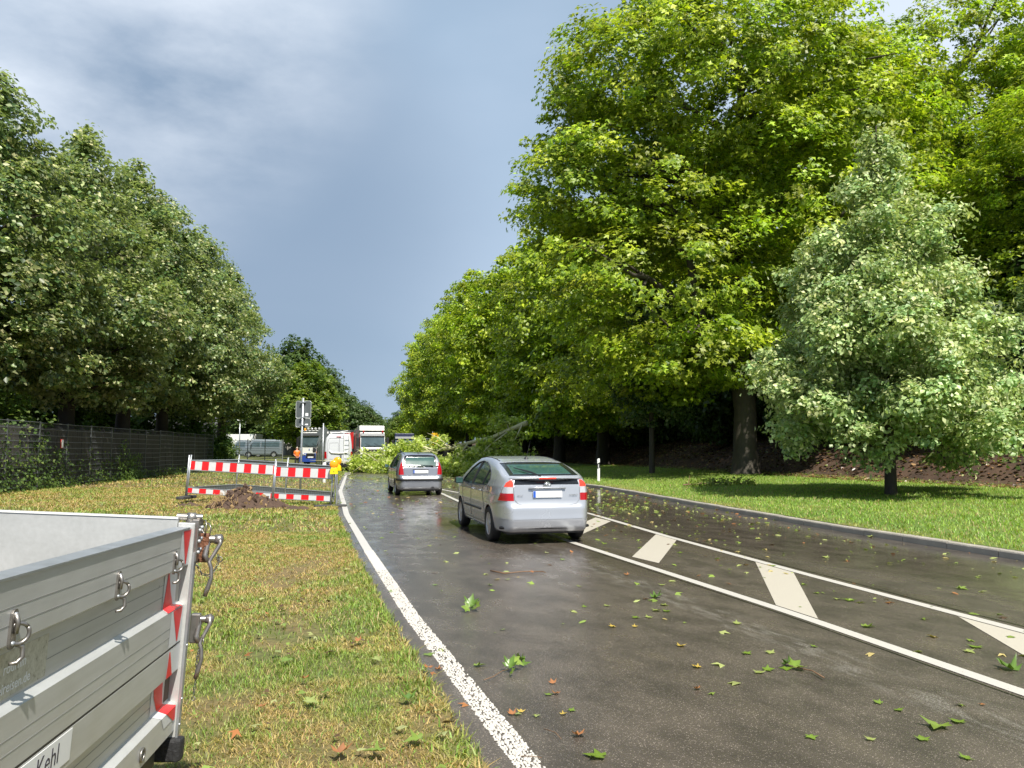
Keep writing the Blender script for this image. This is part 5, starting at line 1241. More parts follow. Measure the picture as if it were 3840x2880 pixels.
for k in range(10): bps.append(MB().box(.075 + k * .24, .075 + k * .24 + .225, .38, .40, -.1, 2.45 + .05 * ((k * 7) % 3 - 1)).build('board', 'board', wall).data)
wq = MB().box(-.07, .07, .36, .48, -.3, 2.6).build('wall_post', 'board', wall); wqm = wq.data
for o_ in [post_me, rail_o, panel_o, wp, wq] + [c_ for c_ in wall.children if c_.name.startswith('board') and c_ is not wp and not c_.name.startswith('board_panel')]:
    bpy.data.objects.remove(o_)
for k in range(-3, 14):
    p0 = FA + FDIR * (FS * k)
    def put(name, me, par, dz=0, sz=1):
        o = link_mesh(name, me, par); o.location = (p0.x, p0.y, gz(p0.x, p0.y) + dz); o.rotation_euler = (0, 0, fang); return o
    put('post', pm, fence)
    if k < 13:
        for j in range(11): put('rail', rm_, fence, .12 + j * .254)
        o = put('rods', pme, fence); o['kind'] = 'stuff'
        put('board_panel', wpm, wall)
        for b_ in bps:
            put('board', b_, wall)
        put('wall_post', wqm, wall)
sg = empty('warning_sign', (0, 0, 0), label='small white sign with a red edge fixed to the mesh fence', cat='sign')
q = FA + FDIR * (FS * 2.78); n_ = Vector((FDIR.y, -FDIR.x, 0))
MB().box(-.11, .11, -.01, .01, -.19, .19).build('sign_face', 'warn_red', sg); MB().box(-.075, .10, -.013, -.011, -.17, .17).build('paper', 'white_plate', sg)
sg.location = q + n_ * .03 + Vector((0, 0, 1.86)); sg.rotation_euler = (0, 0, fang)
# ivy climbing through the fence
def ivy(k0, k1, n, zmax, seed, lb, pal=None):
    r = np.random.default_rng(seed); u = r.uniform(k0, k1, n) * FS; z = zmax * r.random(n) ** 1.5 * (0.45 + .75 * vnoise(u * 2 + seed, u, 1.1)); off = r.uniform(-.18, .30, n) + .25 * (z < .5)
    P = np.array(FA)[None] + np.array(FDIR)[None] * u[:, None] + np.array(n_)[None] * off[:, None]; P[:, 2] = z + .03
    V, F, Cc = leaves(P, np.array(n_)[None] * .8 + unit(n, r) * .6 + [0, 0, .4], r.uniform(.07, .15, n), KITE, palette(n, pal or [(.05, .09, .02), (.09, .15, .03), (.16, .22, .05)], [2, 2, .8][:len(pal) if pal else 3], .25, r), r)
    np_mesh('climbing_plant', V, F, 'leaf', cols=Cc, label=lb, cat='climbing plant', kind='stuff')
ivy(-1.5, 1.1, 1900, 2.5, 201, 'ivy covering the nearest panels of the mesh fence')
ivy(1.1, 2.9, 1300, 1.9, 202, 'ivy and weeds on the fence panels under the small sign')
ivy(2.9, 5.4, 700, 1.7, 203, 'sparse creepers along the foot of the fence')
ivy(5.4, 6.6, 1100, 1.9, 204, 'bright green creeper growing up the middle of the fence', [(.09, .15, .03), (.16, .24, .05)])
ivy(6.6, 13, 900, .7, 205, 'low weeds along the far half of the fence')
# pale galvanised fence in front of the parked vans
f2 = empty('mesh_fence', (0, 0, 0), label='pale galvanised mesh fence in front of the parked grey vans', cat='fence')
A = Vector((-27.6, 75.5, 0)); B = Vector((-22.6, 76, 0)); 
for j in range(9):
    m2 = MB(); m2.tube([A + Vector((0, 0, .55 + j * .24)), B + Vector((0, 0, .45 + j * .24))], .020, 4); m2.build('rail', 'galv', f2)
for t_ in (0, .33, .66, 1.0):
    p = A.lerp(B, t_); m2 = MB(); m2.box(p.x - .035, p.x + .035, p.y - .03, p.y + .03, .2, 2.6); m2.build('post', 'galv', f2)
f3 = empty('board_fence', (0, 0, 0), label='dark slatted timber fence behind the man in orange', cat='fence')
sm_ = None
for k in range(26):
    if sm_ is None: o = MB().box(0, .15, -.02, .02, 0, 2.1).build('slat', 'board', f3); sm_ = o.data
    else: o = link_mesh('slat', sm_, f3)
    o.location = (-22.2 + k * .165, 84 + .02 * (k % 3), .1); o.rotation_euler = (0, 0, 0); o.scale = (1, 1, 1 + .03 * ((k * 5) % 4))

# ------------------------------------------------------------------ striped barriers round the dug hole
def barrier_panel(parent, a, b, h=1.08, tilt=0.0, lower=.16, stripe=.25, front=True, ends=(1, 1), start_red=True, shade='galv'):
    """one fence panel from a to b, both (x,y,z) on the ground"""
    a = Vector(a); b = Vector(b); d_ = b - a; L_ = d_.length; ex = d_.normalized(); ez = Vector((tilt, .04, 1)).normalized(); ez = (ez - ex * ez.dot(ex)).normalized(); ey = ez.cross(ex)
    Mx = Matrix(((ex.x, ey.x, ez.x, a.x), (ex.y, ey.y, ez.y, a.y), (ex.z, ey.z, ez.z, a.z), (0, 0, 0, 1)))
    p = MB()
    for z_, r_ in ((h + .0, .020), (h - .29, .016), (lower + .15, .014), (lower - .01, .014)): p.tube([Mx @ Vector((0, 0, z_)), Mx @ Vector((L_, 0, z_))], r_, 8)
    p.build('rail', shade, parent, kind=None)
    for s_, e_ in ((0, ends[0]), (L_, ends[1])):
        if e_:
            m2 = MB(); m2.tube([Mx @ Vector((s_, 0, -.02)), Mx @ Vector((s_, 0, h + .17))], .024, 8); m2.build('post', shade, parent, smooth=True)
    m2 = MB()
    for k in range(1, int(L_ / .06)): m2.tube([Mx @ Vector((k * .06, 0, lower + .14)), Mx @ Vector((k * .06, 0, h - .29))], .0022, 3, caps=False)
    for z_ in (.45, .62): m2.tube([Mx @ Vector((0, 0, z_)), Mx @ Vector((L_, 0, z_))], .0025, 3, caps=False)
    m2.build('wire_mesh', shade, parent, kind='stuff')
    for z0, z1 in ((h - .275, h - .02), (lower, lower + .135)):
        if front:
            x_ = .03; k = 0 if start_red else 1; first_ = True
            while x_ < L_ - .04:
                w_ = stripe * (.62 if first_ and start_red else 1); x1 = min(x_ + w_, L_ - .03)
                m2 = MB(); m2.box(x_, x1 - .0006, -.012, .0, z0, z1, Mx); m2.build('red_stripe' if k % 2 == 0 else 'white_stripe', 'warn_red' if k % 2 == 0 else 'warn_white', parent)
                x_ = x1; k += 1; first_ = False
            MB().box(.028, L_ - .028, .001, .008, z0 - .002, z1 + .002, Mx).build('board_back', 'sign_rim', parent)
        else:
            MB().box(.028, L_ - .028, .001, .012, z0 - .002, z1 + .002, Mx).build('board_back', 'sign_back', parent)
    return Mx
PL = Vector((-9.85, 23.45, .16)); PM = Vector((-6.95, 22.55, .04)); PR = Vector((-5.14, 21.95, .0))
b1 = empty('barrier', (0, 0, 0), label='longer leaning red and white barrier panel behind the heap of soil', cat='barrier', group='red and white barrier panels round the hole'); barrier_panel(b1, PL, PM - Vector((.05, -.01, 0)), 1.13, .10)
b2 = empty('barrier', (0, 0, 0), label='shorter red and white barrier panel carrying the yellow lamps', cat='barrier', group='red and white barrier panels round the hole'); barrier_panel(b2, PM, PR, 1.08, .06)
QL = PL + Vector((.75, 2.0, 0)); QR = PR + Vector((-.32, 1.75, 0)); QM = QL.lerp(QR, .52)
b3 = empty('barrier', (0, 0, 0), label='grey backed barrier panel at the rear left of the hole', cat='barrier', group='red and white barrier panels round the hole'); barrier_panel(b3, QL, QM, 1.12, .08, front=False)
b4 = empty('barrier', (0, 0, 0), label='grey backed barrier panel at the rear right of the hole', cat='barrier', group='red and white barrier panels round the hole'); barrier_panel(b4, QM, QR, 1.10, .05, front=False)
b5 = empty('barrier', (0, 0, 0), label='end-on barrier panel closing the left side of the hole', cat='barrier', group='red and white barrier panels round the hole'); barrier_panel(b5, PL + Vector((-.06, .06, 0)), QL, 1.12, .10, front=False, ends=(1, 0))
b6 = empty('barrier', (0, 0, 0), label='end-on barrier panel closing the roadside end of the hole', cat='barrier', group='red and white barrier panels round the hole'); barrier_panel(b6, PR + Vector((.05, .05, 0)), QR, 1.08, .05, front=False, ends=(0, 0))
for p_, lb in ((PL, 'black rubber foot under the left end of the barrier'), (PR, 'black rubber foot under the roadside end of the barrier'), (QL, 'black rubber foot at the rear left corner of the barrier')):
    fo = MB().prism([(-.42, -.12), (.42, -.12), (.46, 0), (.42, .12), (-.42, .12), (-.46, 0)], 0, .09, 'z').build('rubber_foot_plate', 'plastic_base', bevel=.02); fo.location = (p_.x, p_.y, p_.z - .03); fo.rotation_euler = (0, 0, .3 + 1.2 * (p_ is not PR)); tag(fo, lb, 'foot plate')
# hole beyond the heap
def lamp(loc, rz, lb):
    t = empty('warning_lamp', loc, rz, label=lb, cat='warning lamp', group='yellow warning lamps on the barrier')
    MB().prism([(-.115, -.16), (-.10, -.04), (-.07, .03), (.07, .03), (.10, -.04), (.115, -.16)], -.055, .055, 'y').build('battery_case', 'lamp_yellow', t, bevel=.012)
    m2 = MB(); m2.lathe([(.115, -.04), (.122, 0), (.115, .04)], (0, 0, .12), (0, 1, 0), 24); m2.build('lamp_ring', 'lamp_yellow', t, smooth=True)
    for s in (-1, 1):
        m2 = MB(); m2.lathe([(.112, .035), (.095, .055), (.06, .068), (.001, .073)], (0, 0, .12), (0, s, 0), 24); m2.build('lens', 'amber', t, smooth=True)
    MB().box(-.013, .013, -.06, -.055, -.10, -.075).build('lock', 'black', t)
    return t
lamp((PR.x + .10, PR.y - .10, 1.08), .25, 'front amber warning lamp with yellow case at the end of the barrier')
lamp((PR.x + .08, PR.y + .42, 1.16), -.1, 'rear amber warning lamp partly hidden behind the other lamp')
MB().tube([(PR.x + .07, PR.y + .42, 0), (PR.x + .08, PR.y + .42, 1.1)], .024, 8).build('lamp_post', 'galv', label='short grey post holding the rear amber lamp', cat='post')

# heap of soil with dry turf
def heap(name, c_, rx, ry, h, seed, lb):
    r = np.random.default_rng(seed); n1_, n2_ = 90, 42; th = np.linspace(0, 2 * np.pi, n1_, endpoint=False); rr = np.linspace(0, 1, n2_)
    T, Q = np.meshgrid(th, rr, indexing='ij'); edge = 1 + .12 * np.sin(3 * T + 1) + .08 * np.sin(7 * T) + .05 * np.sin(12 * T + 2)
    X = c_[0] + np.cos(T) * Q * rx * edge; Y = c_[1] + np.sin(T) * Q * ry * edge
    prof_ = (1 - Q ** 1.25) * (1 + .35 * (vnoise(X * 1, Y * 1, .35) - .5) * 2) 
    two = .82 + .30 * np.cos(T * 2 + .4) * Q
    Z = h * np.clip(prof_ * two, 0, 2) + .42 * h * (vnoise(X, Y, .10) - .5) * (1 - Q ** 3) + .16 * h * (vnoise(X + 5, Y, .045) - .5) * (1 - Q ** 4) - .03 * Q
    V = np.stack([X, Y, Z], -1).reshape(-1, 3); i = np.arange(n1_)[:, None] * n2_ + np.arange(n2_ - 1)[None]; j = (np.arange(n1_)[:, None] + 1) % n1_ * n2_ + np.arange(n2_ - 1)[None]
    F = np.stack([i, i + 1, j + 1, j], -1).reshape(-1, 4)
    return np_mesh(name, V, F, 'soil', label=lb, cat='soil', smooth=False), (X, Y, Z)
hp, (HX, HY, HZ) = heap('soil_heap', (-7.35, 21.25), 1.22, .68, .56, 301, 'brown heap of dug soil with clods and dry turf before the barrier')
mb = MB(); mt = MB()
for k in range(260):
    i = random.randrange(90); j = min(41, int(abs(random.gauss(20, 12)))); p = Vector((HX[i, j], HY[i, j], HZ[i, j])); s_ = random.uniform(.02, .10)
    ico = [(1, 0, .2), (-.8, .5, .1), (0, -1, .1), (.2, .9, 0), (.1, 0, .9), (-.3, -.2, -.6)]; q_ = Euler((random.random() * 6, random.random() * 6, random.random() * 6)).to_matrix()
    (mb if k % 4 else mt).add([p + q_ @ Vector(v) * s_ for v in ico], [(0, 3, 4), (3, 1, 4), (1, 2, 4), (2, 0, 4), (3, 0, 5), (1, 3, 5), (2, 1, 5), (0, 2, 5)])
mb.build('clods', 'soil', hp, kind='stuff'); 
for k in range(130):
    x_ = -7.75 + random.gauss(0, .22); y_ = 21.0 + random.gauss(0, .2); z_ = .28 + random.gauss(0, .10)
    d_ = Vector((random.gauss(0, .1), random.gauss(-.05, .06), random.gauss(-.1, .09))); mt.tube([(x_, y_, z_), Vector((x_, y_, z_)) + d_], .008, 3)
mt.build('dry_turf', 'turf_root', hp, kind='stuff')
h2_, _ = heap('soil_heap', (-5.75, 20.75), .45, .28, .16, 305, 'low patch of loose soil at the right foot of the heap')
h3_, _ = heap('soil_heap', (-9.1, 21.9), .6, .25, .13, 307, 'low patch of dark soil at the left foot of the heap')

# ------------------------------------------------------------------ signs and posts
def g_at(px, d): return (px - 1106) / 1659.0 * d
sp1 = empty('road_sign', (g_at(652.5, 25.6), 25.6, 0), R(-12), label='two grey sign plates seen from behind on a tall galvanised post', cat='sign')
MB().tube([(0, 0, -.2), (0, 0, 1.6), (.03, 0, 3.33)], .038, 12).build('post', 'galv', sp1, smooth=True)
def rounded(w, h, r_, n=5): 
    out = []
    for cx, cy, a0 in ((w / 2 - r_, h / 2 - r_, 0), (-w / 2 + r_, h / 2 - r_, 90), (-w / 2 + r_, -h / 2 + r_, 180), (w / 2 - r_, -h / 2 + r_, 270)):
        for k in range(n + 1): a = R(a0 + 90 * k / n); out.append((cx + r_ * math.cos(a), cy + r_ * math.sin(a)))
    return out
for (zc, w, h, nm) in ((2.945, .54, .56, 'sign_plate'), (2.50, .53, .28, 'sign_plate')):
    pr = rounded(w, h, .05); o = MB().prism([(p[0] + .02, p[1] + zc) for p in pr], .048, .056, 'y').build(nm, 'sign_back', sp1)
    m2 = MB(); m2.tube([(p[0] + .02, .050, p[1] + zc) for p in pr + [pr[0]]], .011, 5); m2.build('rim', 'sign_rim', o)
    MB().box(.10, .20, .038, .047, zc - h / 2 + .06, zc - h / 2 + (.16 if h > .4 else .11)).build('sticker', 'white_plate', o)
m2 = MB()
for z_ in (2.68, 3.18, 2.42): m2.box(-.07, .11, -.045, .047, z_ - .015, z_ + .015)
m2.build('clamps', 'galv', sp1)
sp2 = empty('road_sign', (g_at(699, 39.5), 39.5, 0), R(-10), label='dark diamond-shaped sign plate seen from behind beside the silver van', cat='sign')
MB().tube([(0, 0, -.2), (0, 0, 2.95)], .036, 10).build('post', 'galv', sp2, smooth=True)
o = MB().prism([(-.38, 2.45), (-.36, 2.47), (-.02, 2.83), (.02, 2.83), (.36, 2.47), (.38, 2.45), (.36, 2.43), (.02, 2.07), (-.02, 2.07), (-.36, 2.43)], .045, .055, 'y').build('sign_plate', 'sign_back', sp2)
MB().box(.20, .27, .035, .044, 2.42, 2.52).build('sticker', 'white_plate', o)
dl = empty('delineator_post', (g_at(1292, 35.2) , 35.2, gz(g_at(1292, 35.2), 35.2)), R(-8), label='white road post with a black slanted band on the right-hand grass edge', cat='delineator')
MB().prism([(-.06, 0), (.055, 0), (.06, .62), (-.058, .56)], -.04, .04, 'y').build('post_body', 'white_plate', dl, bevel=.01)
MB().prism([(-.058, .562), (.06, .622), (.06, .86), (-.058, .80)], -.041, .041, 'y').build('black_band', 'black', dl)
MB().prism([(-.058, .802), (.06, .862), (.06, 1.02), (.03, 1.05), (-.03, 1.03), (-.058, .98)], -.04, .04, 'y').build('post_cap', 'white_plate', dl, bevel=.01)
MB().box(-.018, .018, -.046, -.0415, .62, .78).build('reflector', 'warn_white', dl)
dx = g_at(703.5, 37.2)
dl2 = empty('delineator_post', (dx, 37.2, 0), R(-8), label='short white road post beside the diamond sign on the left verge', cat='delineator')
MB().prism([(-.07, .0), (.06, 0), (.065, .40), (.07, .96), (.03, 1.0), (-.05, .99), (-.095, .9), (-.095, .48), (-.06, .40)], -.04, .04, 'y').build('post_body', 'white_plate', dl2, bevel=.01)
ys_ = empty('direction_sign', (g_at(941, 86), 86, gz(g_at(941, 86), 86)), R(5), label='yellow arrow-shaped direction sign in the shade beyond the fallen foliage', cat='sign')
MB().prism([(-.42, 3.25), (-.42, 1.85), (.05, 1.85), (.50, 2.35), (.50, 2.75), (.2, 3.25)], -.02, .02, 'y').build('sign_face', 'sign_yellow', ys_)
m2 = MB(); m2.box(-.30, -.26, -.026, -.021, 2.2, 3.05); m2.box(-.26, -.16, -.026, -.021, 2.72, 2.76); m2.box(-.26, -.16, -.026, -.021, 2.98, 3.02); m2.build('symbol', 'black_print', ys_)
MB().box(-.10, .35, -.026, -.021, 2.45, 2.62).build('name_field', 'white_plate', ys_)
MB().tube([(-.3, .05, -.2), (-.3, .05, 3.4)], .04, 8).build('post', 'galv', ys_, smooth=True)
om = MB().box(-.06, .06, -.06, .06, 0, .62).build('marker_stake', 'orange_post', bevel=.01, label='short orange stake in the grass behind the barrier', cat='marker'); om.location = (g_at(556, 58), 58, 0)
isl = MB().prism([(-1.6, 0), (-1.5, .5), (1.5, .5), (1.6, 0), (1.4, -.4), (-1.4, -.4)], 0, .26, 'z').build('kerb_island', 'concrete', bevel=.08, label='pale low kerb block at the foot of the blue and white lorry', cat='kerb'); isl.location = (g_at(664, 69), 69, 0)

# ------------------------------------------------------------------ man in an orange shirt
def skin_mesh(name, verts, edges, radii, mat, parent, sub=2, root_i=0, flat=None):
    me = bpy.data.meshes.new(name); me.from_pydata(verts, edges, []); o = bpy.data.objects.new(name, me); col.objects.link(o)
    sk = o.modifiers.new('skin', 'SKIN'); sk.use_smooth_shade = True
    for i, r_ in enumerate(radii): me.skin_vertices[0].data[i].radius = r_ if hasattr(r_, '__len__') else (r_, r_)
    me.skin_vertices[0].data[root_i].use_root = True
    sb = o.modifiers.new('sub', 'SUBSURF'); sb.levels = sub; sb.render_levels = sub
    dg = bpy.context.evaluated_depsgraph_get(); m2 = bpy.data.meshes.new_from_object(o.evaluated_get(dg)); m2.name = name
    bpy.data.objects.remove(o); m2.materials.clear(); m2.materials.append(M[mat])
    m2.polygons.foreach_set('use_smooth', [True] * len(m2.polygons))
    return link_mesh(name, m2, parent)
pr_ = empty('person', (g_at(643.5, 66.5), 66.5, gz(g_at(643.5, 66.5), 66.5)), R(25), label='man in a bright orange shirt and dark trousers standing beside the lorry', cat='person')
# body: continuous skin figure 1.80 m, facing -y slightly turned
bv = [(0, 0, .95), (0, 0, 1.15), (0, .01, 1.35), (0, .01, 1.48), (0, -.01, 1.58), (0, -.02, 1.66), (0, -.02, 1.76),
      (.10, 0, .90), (.12, -.01, .50), (.12, .02, .10), (.13, -.12, .04), (-.10, 0, .90), (-.11, .0, .50), (-.12, .03, .10), (-.14, -.12, .04),
      (.18, .01, 1.43), (.27, .03, 1.14), (.17, -.17, 1.0), (-.18, .01, 1.43), (-.26, .02, 1.15), (-.12, -.18, 1.02)]
be = [(0, 1), (1, 2), (2, 3), (3, 4), (4, 5), (5, 6), (0, 7), (7, 8), (8, 9), (9, 10), (0, 11), (11, 12), (12, 13), (13, 14), (3, 15), (15, 16), (16, 17), (3, 18), (18, 19), (19, 20)]
brr = [.13, .125, .15, .10, .058, .085, .07, .095, .062, .045, .04, .095, .062, .045, .04, .06, .045, .033, .06, .045, .033]
body = skin_mesh('body', bv, be, brr, 'skin', pr_)
skin_mesh('shirt', [(0, 0, .95), (0, 0, 1.12), (0, .01, 1.34), (0, .01, 1.47), (.19, .01, 1.42), (.25, .03, 1.22), (-.19, .01, 1.42), (-.24, .02, 1.22)], [(0, 1), (1, 2), (2, 3), (3, 4), (4, 5), (3, 6), (6, 7)],
          [(.20, .155), (.20, .165), (.21, .16), (.13, .11), .088, .078, .088, .078], 'orange_cloth', pr_)
skin_mesh('trousers', [(0, 0, .98), (.10, 0, .86), (.12, -.01, .50), (.125, .02, .12), (-.10, 0, .86), (-.11, 0, .50), (-.12, .03, .12)], [(0, 1), (1, 2), (2, 3), (0, 4), (4, 5), (5, 6)],
          [(.17, .13), .115, .085, .07, .115, .085, .07], 'dark_cloth', pr_)
for s in (-1, 1):
    skin_mesh('shoe', [(s * .125, .05, .05), (s * .13, -.06, .045), (s * .14, -.19, .04)], [(0, 1), (1, 2)], [.05, .055, .045], 'black', pr_, 1)
    hx = .16 if s > 0 else -.11
    for k in range(5):
        skin_mesh('finger', [(hx, -.17, 1.0), (hx - s * .02 * (k - 1.5), -.21, .985 - .012 * k), (hx - s * (.03 + .015 * k), -.225, .965 - .012 * k)], [(0, 1), (1, 2)], [.016, .012, .010], 'skin', pr_, 1)
m2 = MB()
m2.lathe([(.001, .10), (.05, .095), (.085, .055), (.094, 0.0), (.09, -.02)], (0, -.005, 1.715), (0, .35, 1), 14); m2.build('hair', 'hair', pr_, smooth=True)
m2 = MB(); m2.lathe([(.014, 0), (.001, .02)], (0, -.105, 1.67), (0, -1, 0), 8); m2.build('nose', 'skin', pr_)
for s in (-1, 1):
    MB().box(s * .03 - .008, s * .03 + .008, -.104, -.098, 1.695, 1.703).build('eye', 'black', pr_)
    MB().box(s * .088 - .008, s * .088 + .008, -.03, .01, 1.65, 1.71).build('ear', 'skin', pr_, bevel=.005)
MB().box(-.025, .025, -.103, -.097, 1.628, 1.634).build('mouth', 'warn_red', pr_)

# ------------------------------------------------------------------ fallen plane limb blocking the road
fl = empty('fallen_tree_limb', (0, 0, 0), label='huge fallen plane limb with pale bark and leafy crown lying across the road', cat='fallen limb')
def P3(px, py, d):   # survey helper: a point seen in that direction at that distance
    a = R(4.84); u_ = (px - 1106) / 1659.0; v_ = (829.5 - py) / 1659.0
    fx, fy, fz = u_, math.cos(a) - v_ * math.sin(a), math.sin(a) + v_ * math.cos(a); k = d / fy
    return (fx * k, d, CAM_H + fz * k)
r = np.random.default_rng(401)
main = [P3(1139, 913, 47.5), P3(1110, 925, 47.8), P3(1059, 947, 48.6), P3(1012, 957, 49.5), P3(981, 968, 50.2), P3(936, 973.5, 51.2), P3(880, 985, 52.5), P3(830, 990, 54), P3(790, 1000, 55)]
m2 = MB(); m2.tube(main, [.17, .145, .13, .115, .10, .08, .06, .04, .03], 10); m2.build('limb', 'bark_pale', fl, smooth=True)
m2 = MB()
subs = [((1105, 927, 47.8), (1060, 960, 46.8), (1035, 985, 46.2)), ((1090, 934, 47.9), (1040, 955, 49), (1000, 975, 49)), ((1059, 947, 48.6), (1050, 965, 47.2), (1045, 985, 46.6)), ((1040, 951, 49), (1005, 985, 47.6), (985, 1005, 47)),
        ((1128, 917, 47.5), (1115, 945, 46.8), (1108, 958, 46.6)), ((1012, 957, 49.5), (985, 990, 48.5), (965, 1002, 48)), ((1100, 929, 48), (1095, 915, 48.2), (1085, 908, 48.5)), ((981, 968, 50), (960, 960, 50.3), (945, 955, 50.5)),
        ((940, 973, 51), (900, 960, 52), (870, 962, 52.6)), ((1000, 960, 50), (1060, 990, 47), (1105, 1000, 46))]
tips = []
for s_ in subs:
    p_ = [P3(*q) for q in s_]; m2.tube(p_, [.055, .035, .015], 6); tips += p_[1:]
for k in range(40):
    a_ = Vector(main[random.randrange(3, 9)]) + Vector((random.gauss(0, .8), random.gauss(0, 1), random.uniform(-1, .3))); b_ = a_ + Vector((random.gauss(-.6, .9), random.gauss(-.3, .7), random.gauss(.1, .5))); a_.z = max(a_.z, .1); b_.z = max(b_.z, .08); m2.tube([a_, (a_ + b_) / 2 + Vector((0, 0, .12)), b_], [.03, .02, .008], 5)
m2.build('side_branches', 'bark_pale', fl, smooth=True, kind='stuff')
cl = []
def lump(c_, s_, n): 
    q = unit(n, r) * r.random((n, 1)) ** .45 * s_ + c_; q = q[q[:, 2] > .06]; cl.append(q)
# left lobe over the carriageway, right lobe under the limb
for (px, top, d, w_) in ((785, 982, 55, 1.0), (815, 968, 55, 1.2), (845, 964, 54.5, 1.2), (870, 960, 54, 1.1), (900, 955, 53.5, 1.2), (925, 962, 53, 1.1), (950, 982, 51, 1.2)):
    x0, _, z0 = P3(px, top, d); lump(np.array([x0, d, max(z0 - .9, .4)]), np.array([w_, 1.1, 1.05]), 24)
for (px, top, d, w_) in ((772, 985, 54.5, .8), (800, 975, 54, 1.0), (858, 958, 54, .9), (885, 955, 54, .8), (905, 948, 54.5, .5)): x0, _, z0 = P3(px, top, d); lump(np.array([x0, d, max(z0 - .5, .4)]), np.array([w_, .9, .7]), 16)
for (px, d, w_) in ((775, 54, .9), (800, 53.5, 1.1), (830, 52.3, 1.2), (862, 51.5, 1.2), (900, 51, 1.2), (935, 50, 1.2)): lump(np.array([g_at(px, d), d, .45]), np.array([w_, 1.0, .6]), 22)
for (px, top, d, w_) in ((970, 990, 48.8, 1.2), (1000, 985, 48, 1.2), (1035, 975, 47.5, 1.2), (1065, 975, 47, 1.1), (1095, 975, 46.8, 1.0), (1125, 980, 46.8, 1.0), (1150, 985, 47, .8), (1045, 955, 48, .7), (1085, 945, 48, .6)):
    x0, _, z0 = P3(px, top, d); lump(np.array([x0, d, max(z0 - .7, .35)]), np.array([w_, 1.1, .95]), 22)
for (px, d, w_) in ((975, 47, 1), (1010, 46.3, 1.1), (1050, 46, 1.1), (1090, 45.8, 1), (1120, 46, .9)): lump(np.array([g_at(px, d), d, .4]), np.array([w_, .9, .5]), 20)
for tpt in tips: lump(np.array(tpt), np.array([.5, .5, .4]), 5)
lump(np.array(P3(1105, 912, 48.4)), np.array([.6, .5, .35]), 9); lump(np.array(P3(1075, 925, 48.6)), np.array([.6, .5, .35]), 7)
Cn = np.concatenate(cl); idx = np.repeat(np.arange(len(Cn)), 26); P = Cn[idx] + unit(len(idx), r) * r.random((len(idx), 1)) ** .5 * .36; P[:, 2] = np.maximum(P[:, 2], .03)
V, F, Cc = leaves(P, np.stack([r.normal(0, .6, len(P)), r.normal(-.35, .6, len(P)), r.normal(.6, .6, len(P))], -1), r.uniform(.11, .25, len(P)), PALM, palette(len(P), [(.30, .39, .055), (.42, .50, .09), (.56, .60, .22), (.18, .26, .04), (.34, .26, .07)], [3, 3, 2, 1.6, .15], .2, r) , r)
np_mesh('foliage', V, F, 'leaf', cols=Cc, parent=fl)

# ------------------------------------------------------------------ loose leaves and twigs
def plane_leaf_mesh(name, seed, colr, curl=.12):
    r = np.random.default_rng(seed); A = [(-90, .12), (-60, .42), (-28, .62), (-5, .40), (10, .58), (25, .92), (45, .52), (62, .62), (90, 1.05), (118, .62), (135, .52), (155, .92), (170, .58), (185, .40), (208, .62), (240, .42)]
    vs = [(0, 0, .0)]
    for a, q in A:
        q *= r.uniform(.88, 1.1); x_ = math.cos(R(a)) * q * .5; y_ = math.sin(R(a)) * q * .5; vs.append((x_, y_, curl * ((x_ * 2.0) ** 2 * r.uniform(.2, 1.4) + (y_ * 1.6) ** 2 * r.uniform(-.3, 1.0)) + .004))
    n = len(A); F = [(0, 1 + i, 1 + (i + 1) % n) for i in range(n)]
    v0 = len(vs); vs += [(-.008, -.05, .004), (.008, -.05, .004), (.012, -.5, .03)]; F.append((v0, v0 + 2, v0 + 1))
    cols = np.array([np.array(colr) * (1.25 if i == 0 else r.uniform(.8, 1.1)) for i in range(len(vs))])
    return np_mesh(name, vs, F, 'leaf_ground', cols=cols, parent=False)
LM = [plane_leaf_mesh('plane_leaf', 500 + i, c_, cu) for i, (c_, cu) in enumerate([((.13, .20, .025), .12), ((.17, .24, .04), .3), ((.09, .16, .025), .5), ((.24, .28, .08), .2), ((.30, .13, .05), .5), ((.42, .30, .06), .25)])]
def ray_ground(px, py):
    a = R(4.84); u_ = (px - 1106) / 1659.0; v_ = (829.5 - py) / 1659.0; f = Vector((u_, math.cos(a) - v_ * math.sin(a), math.sin(a) + v_ * math.cos(a))); k = -CAM_H / f.z
    return f.x * k, f.y * k
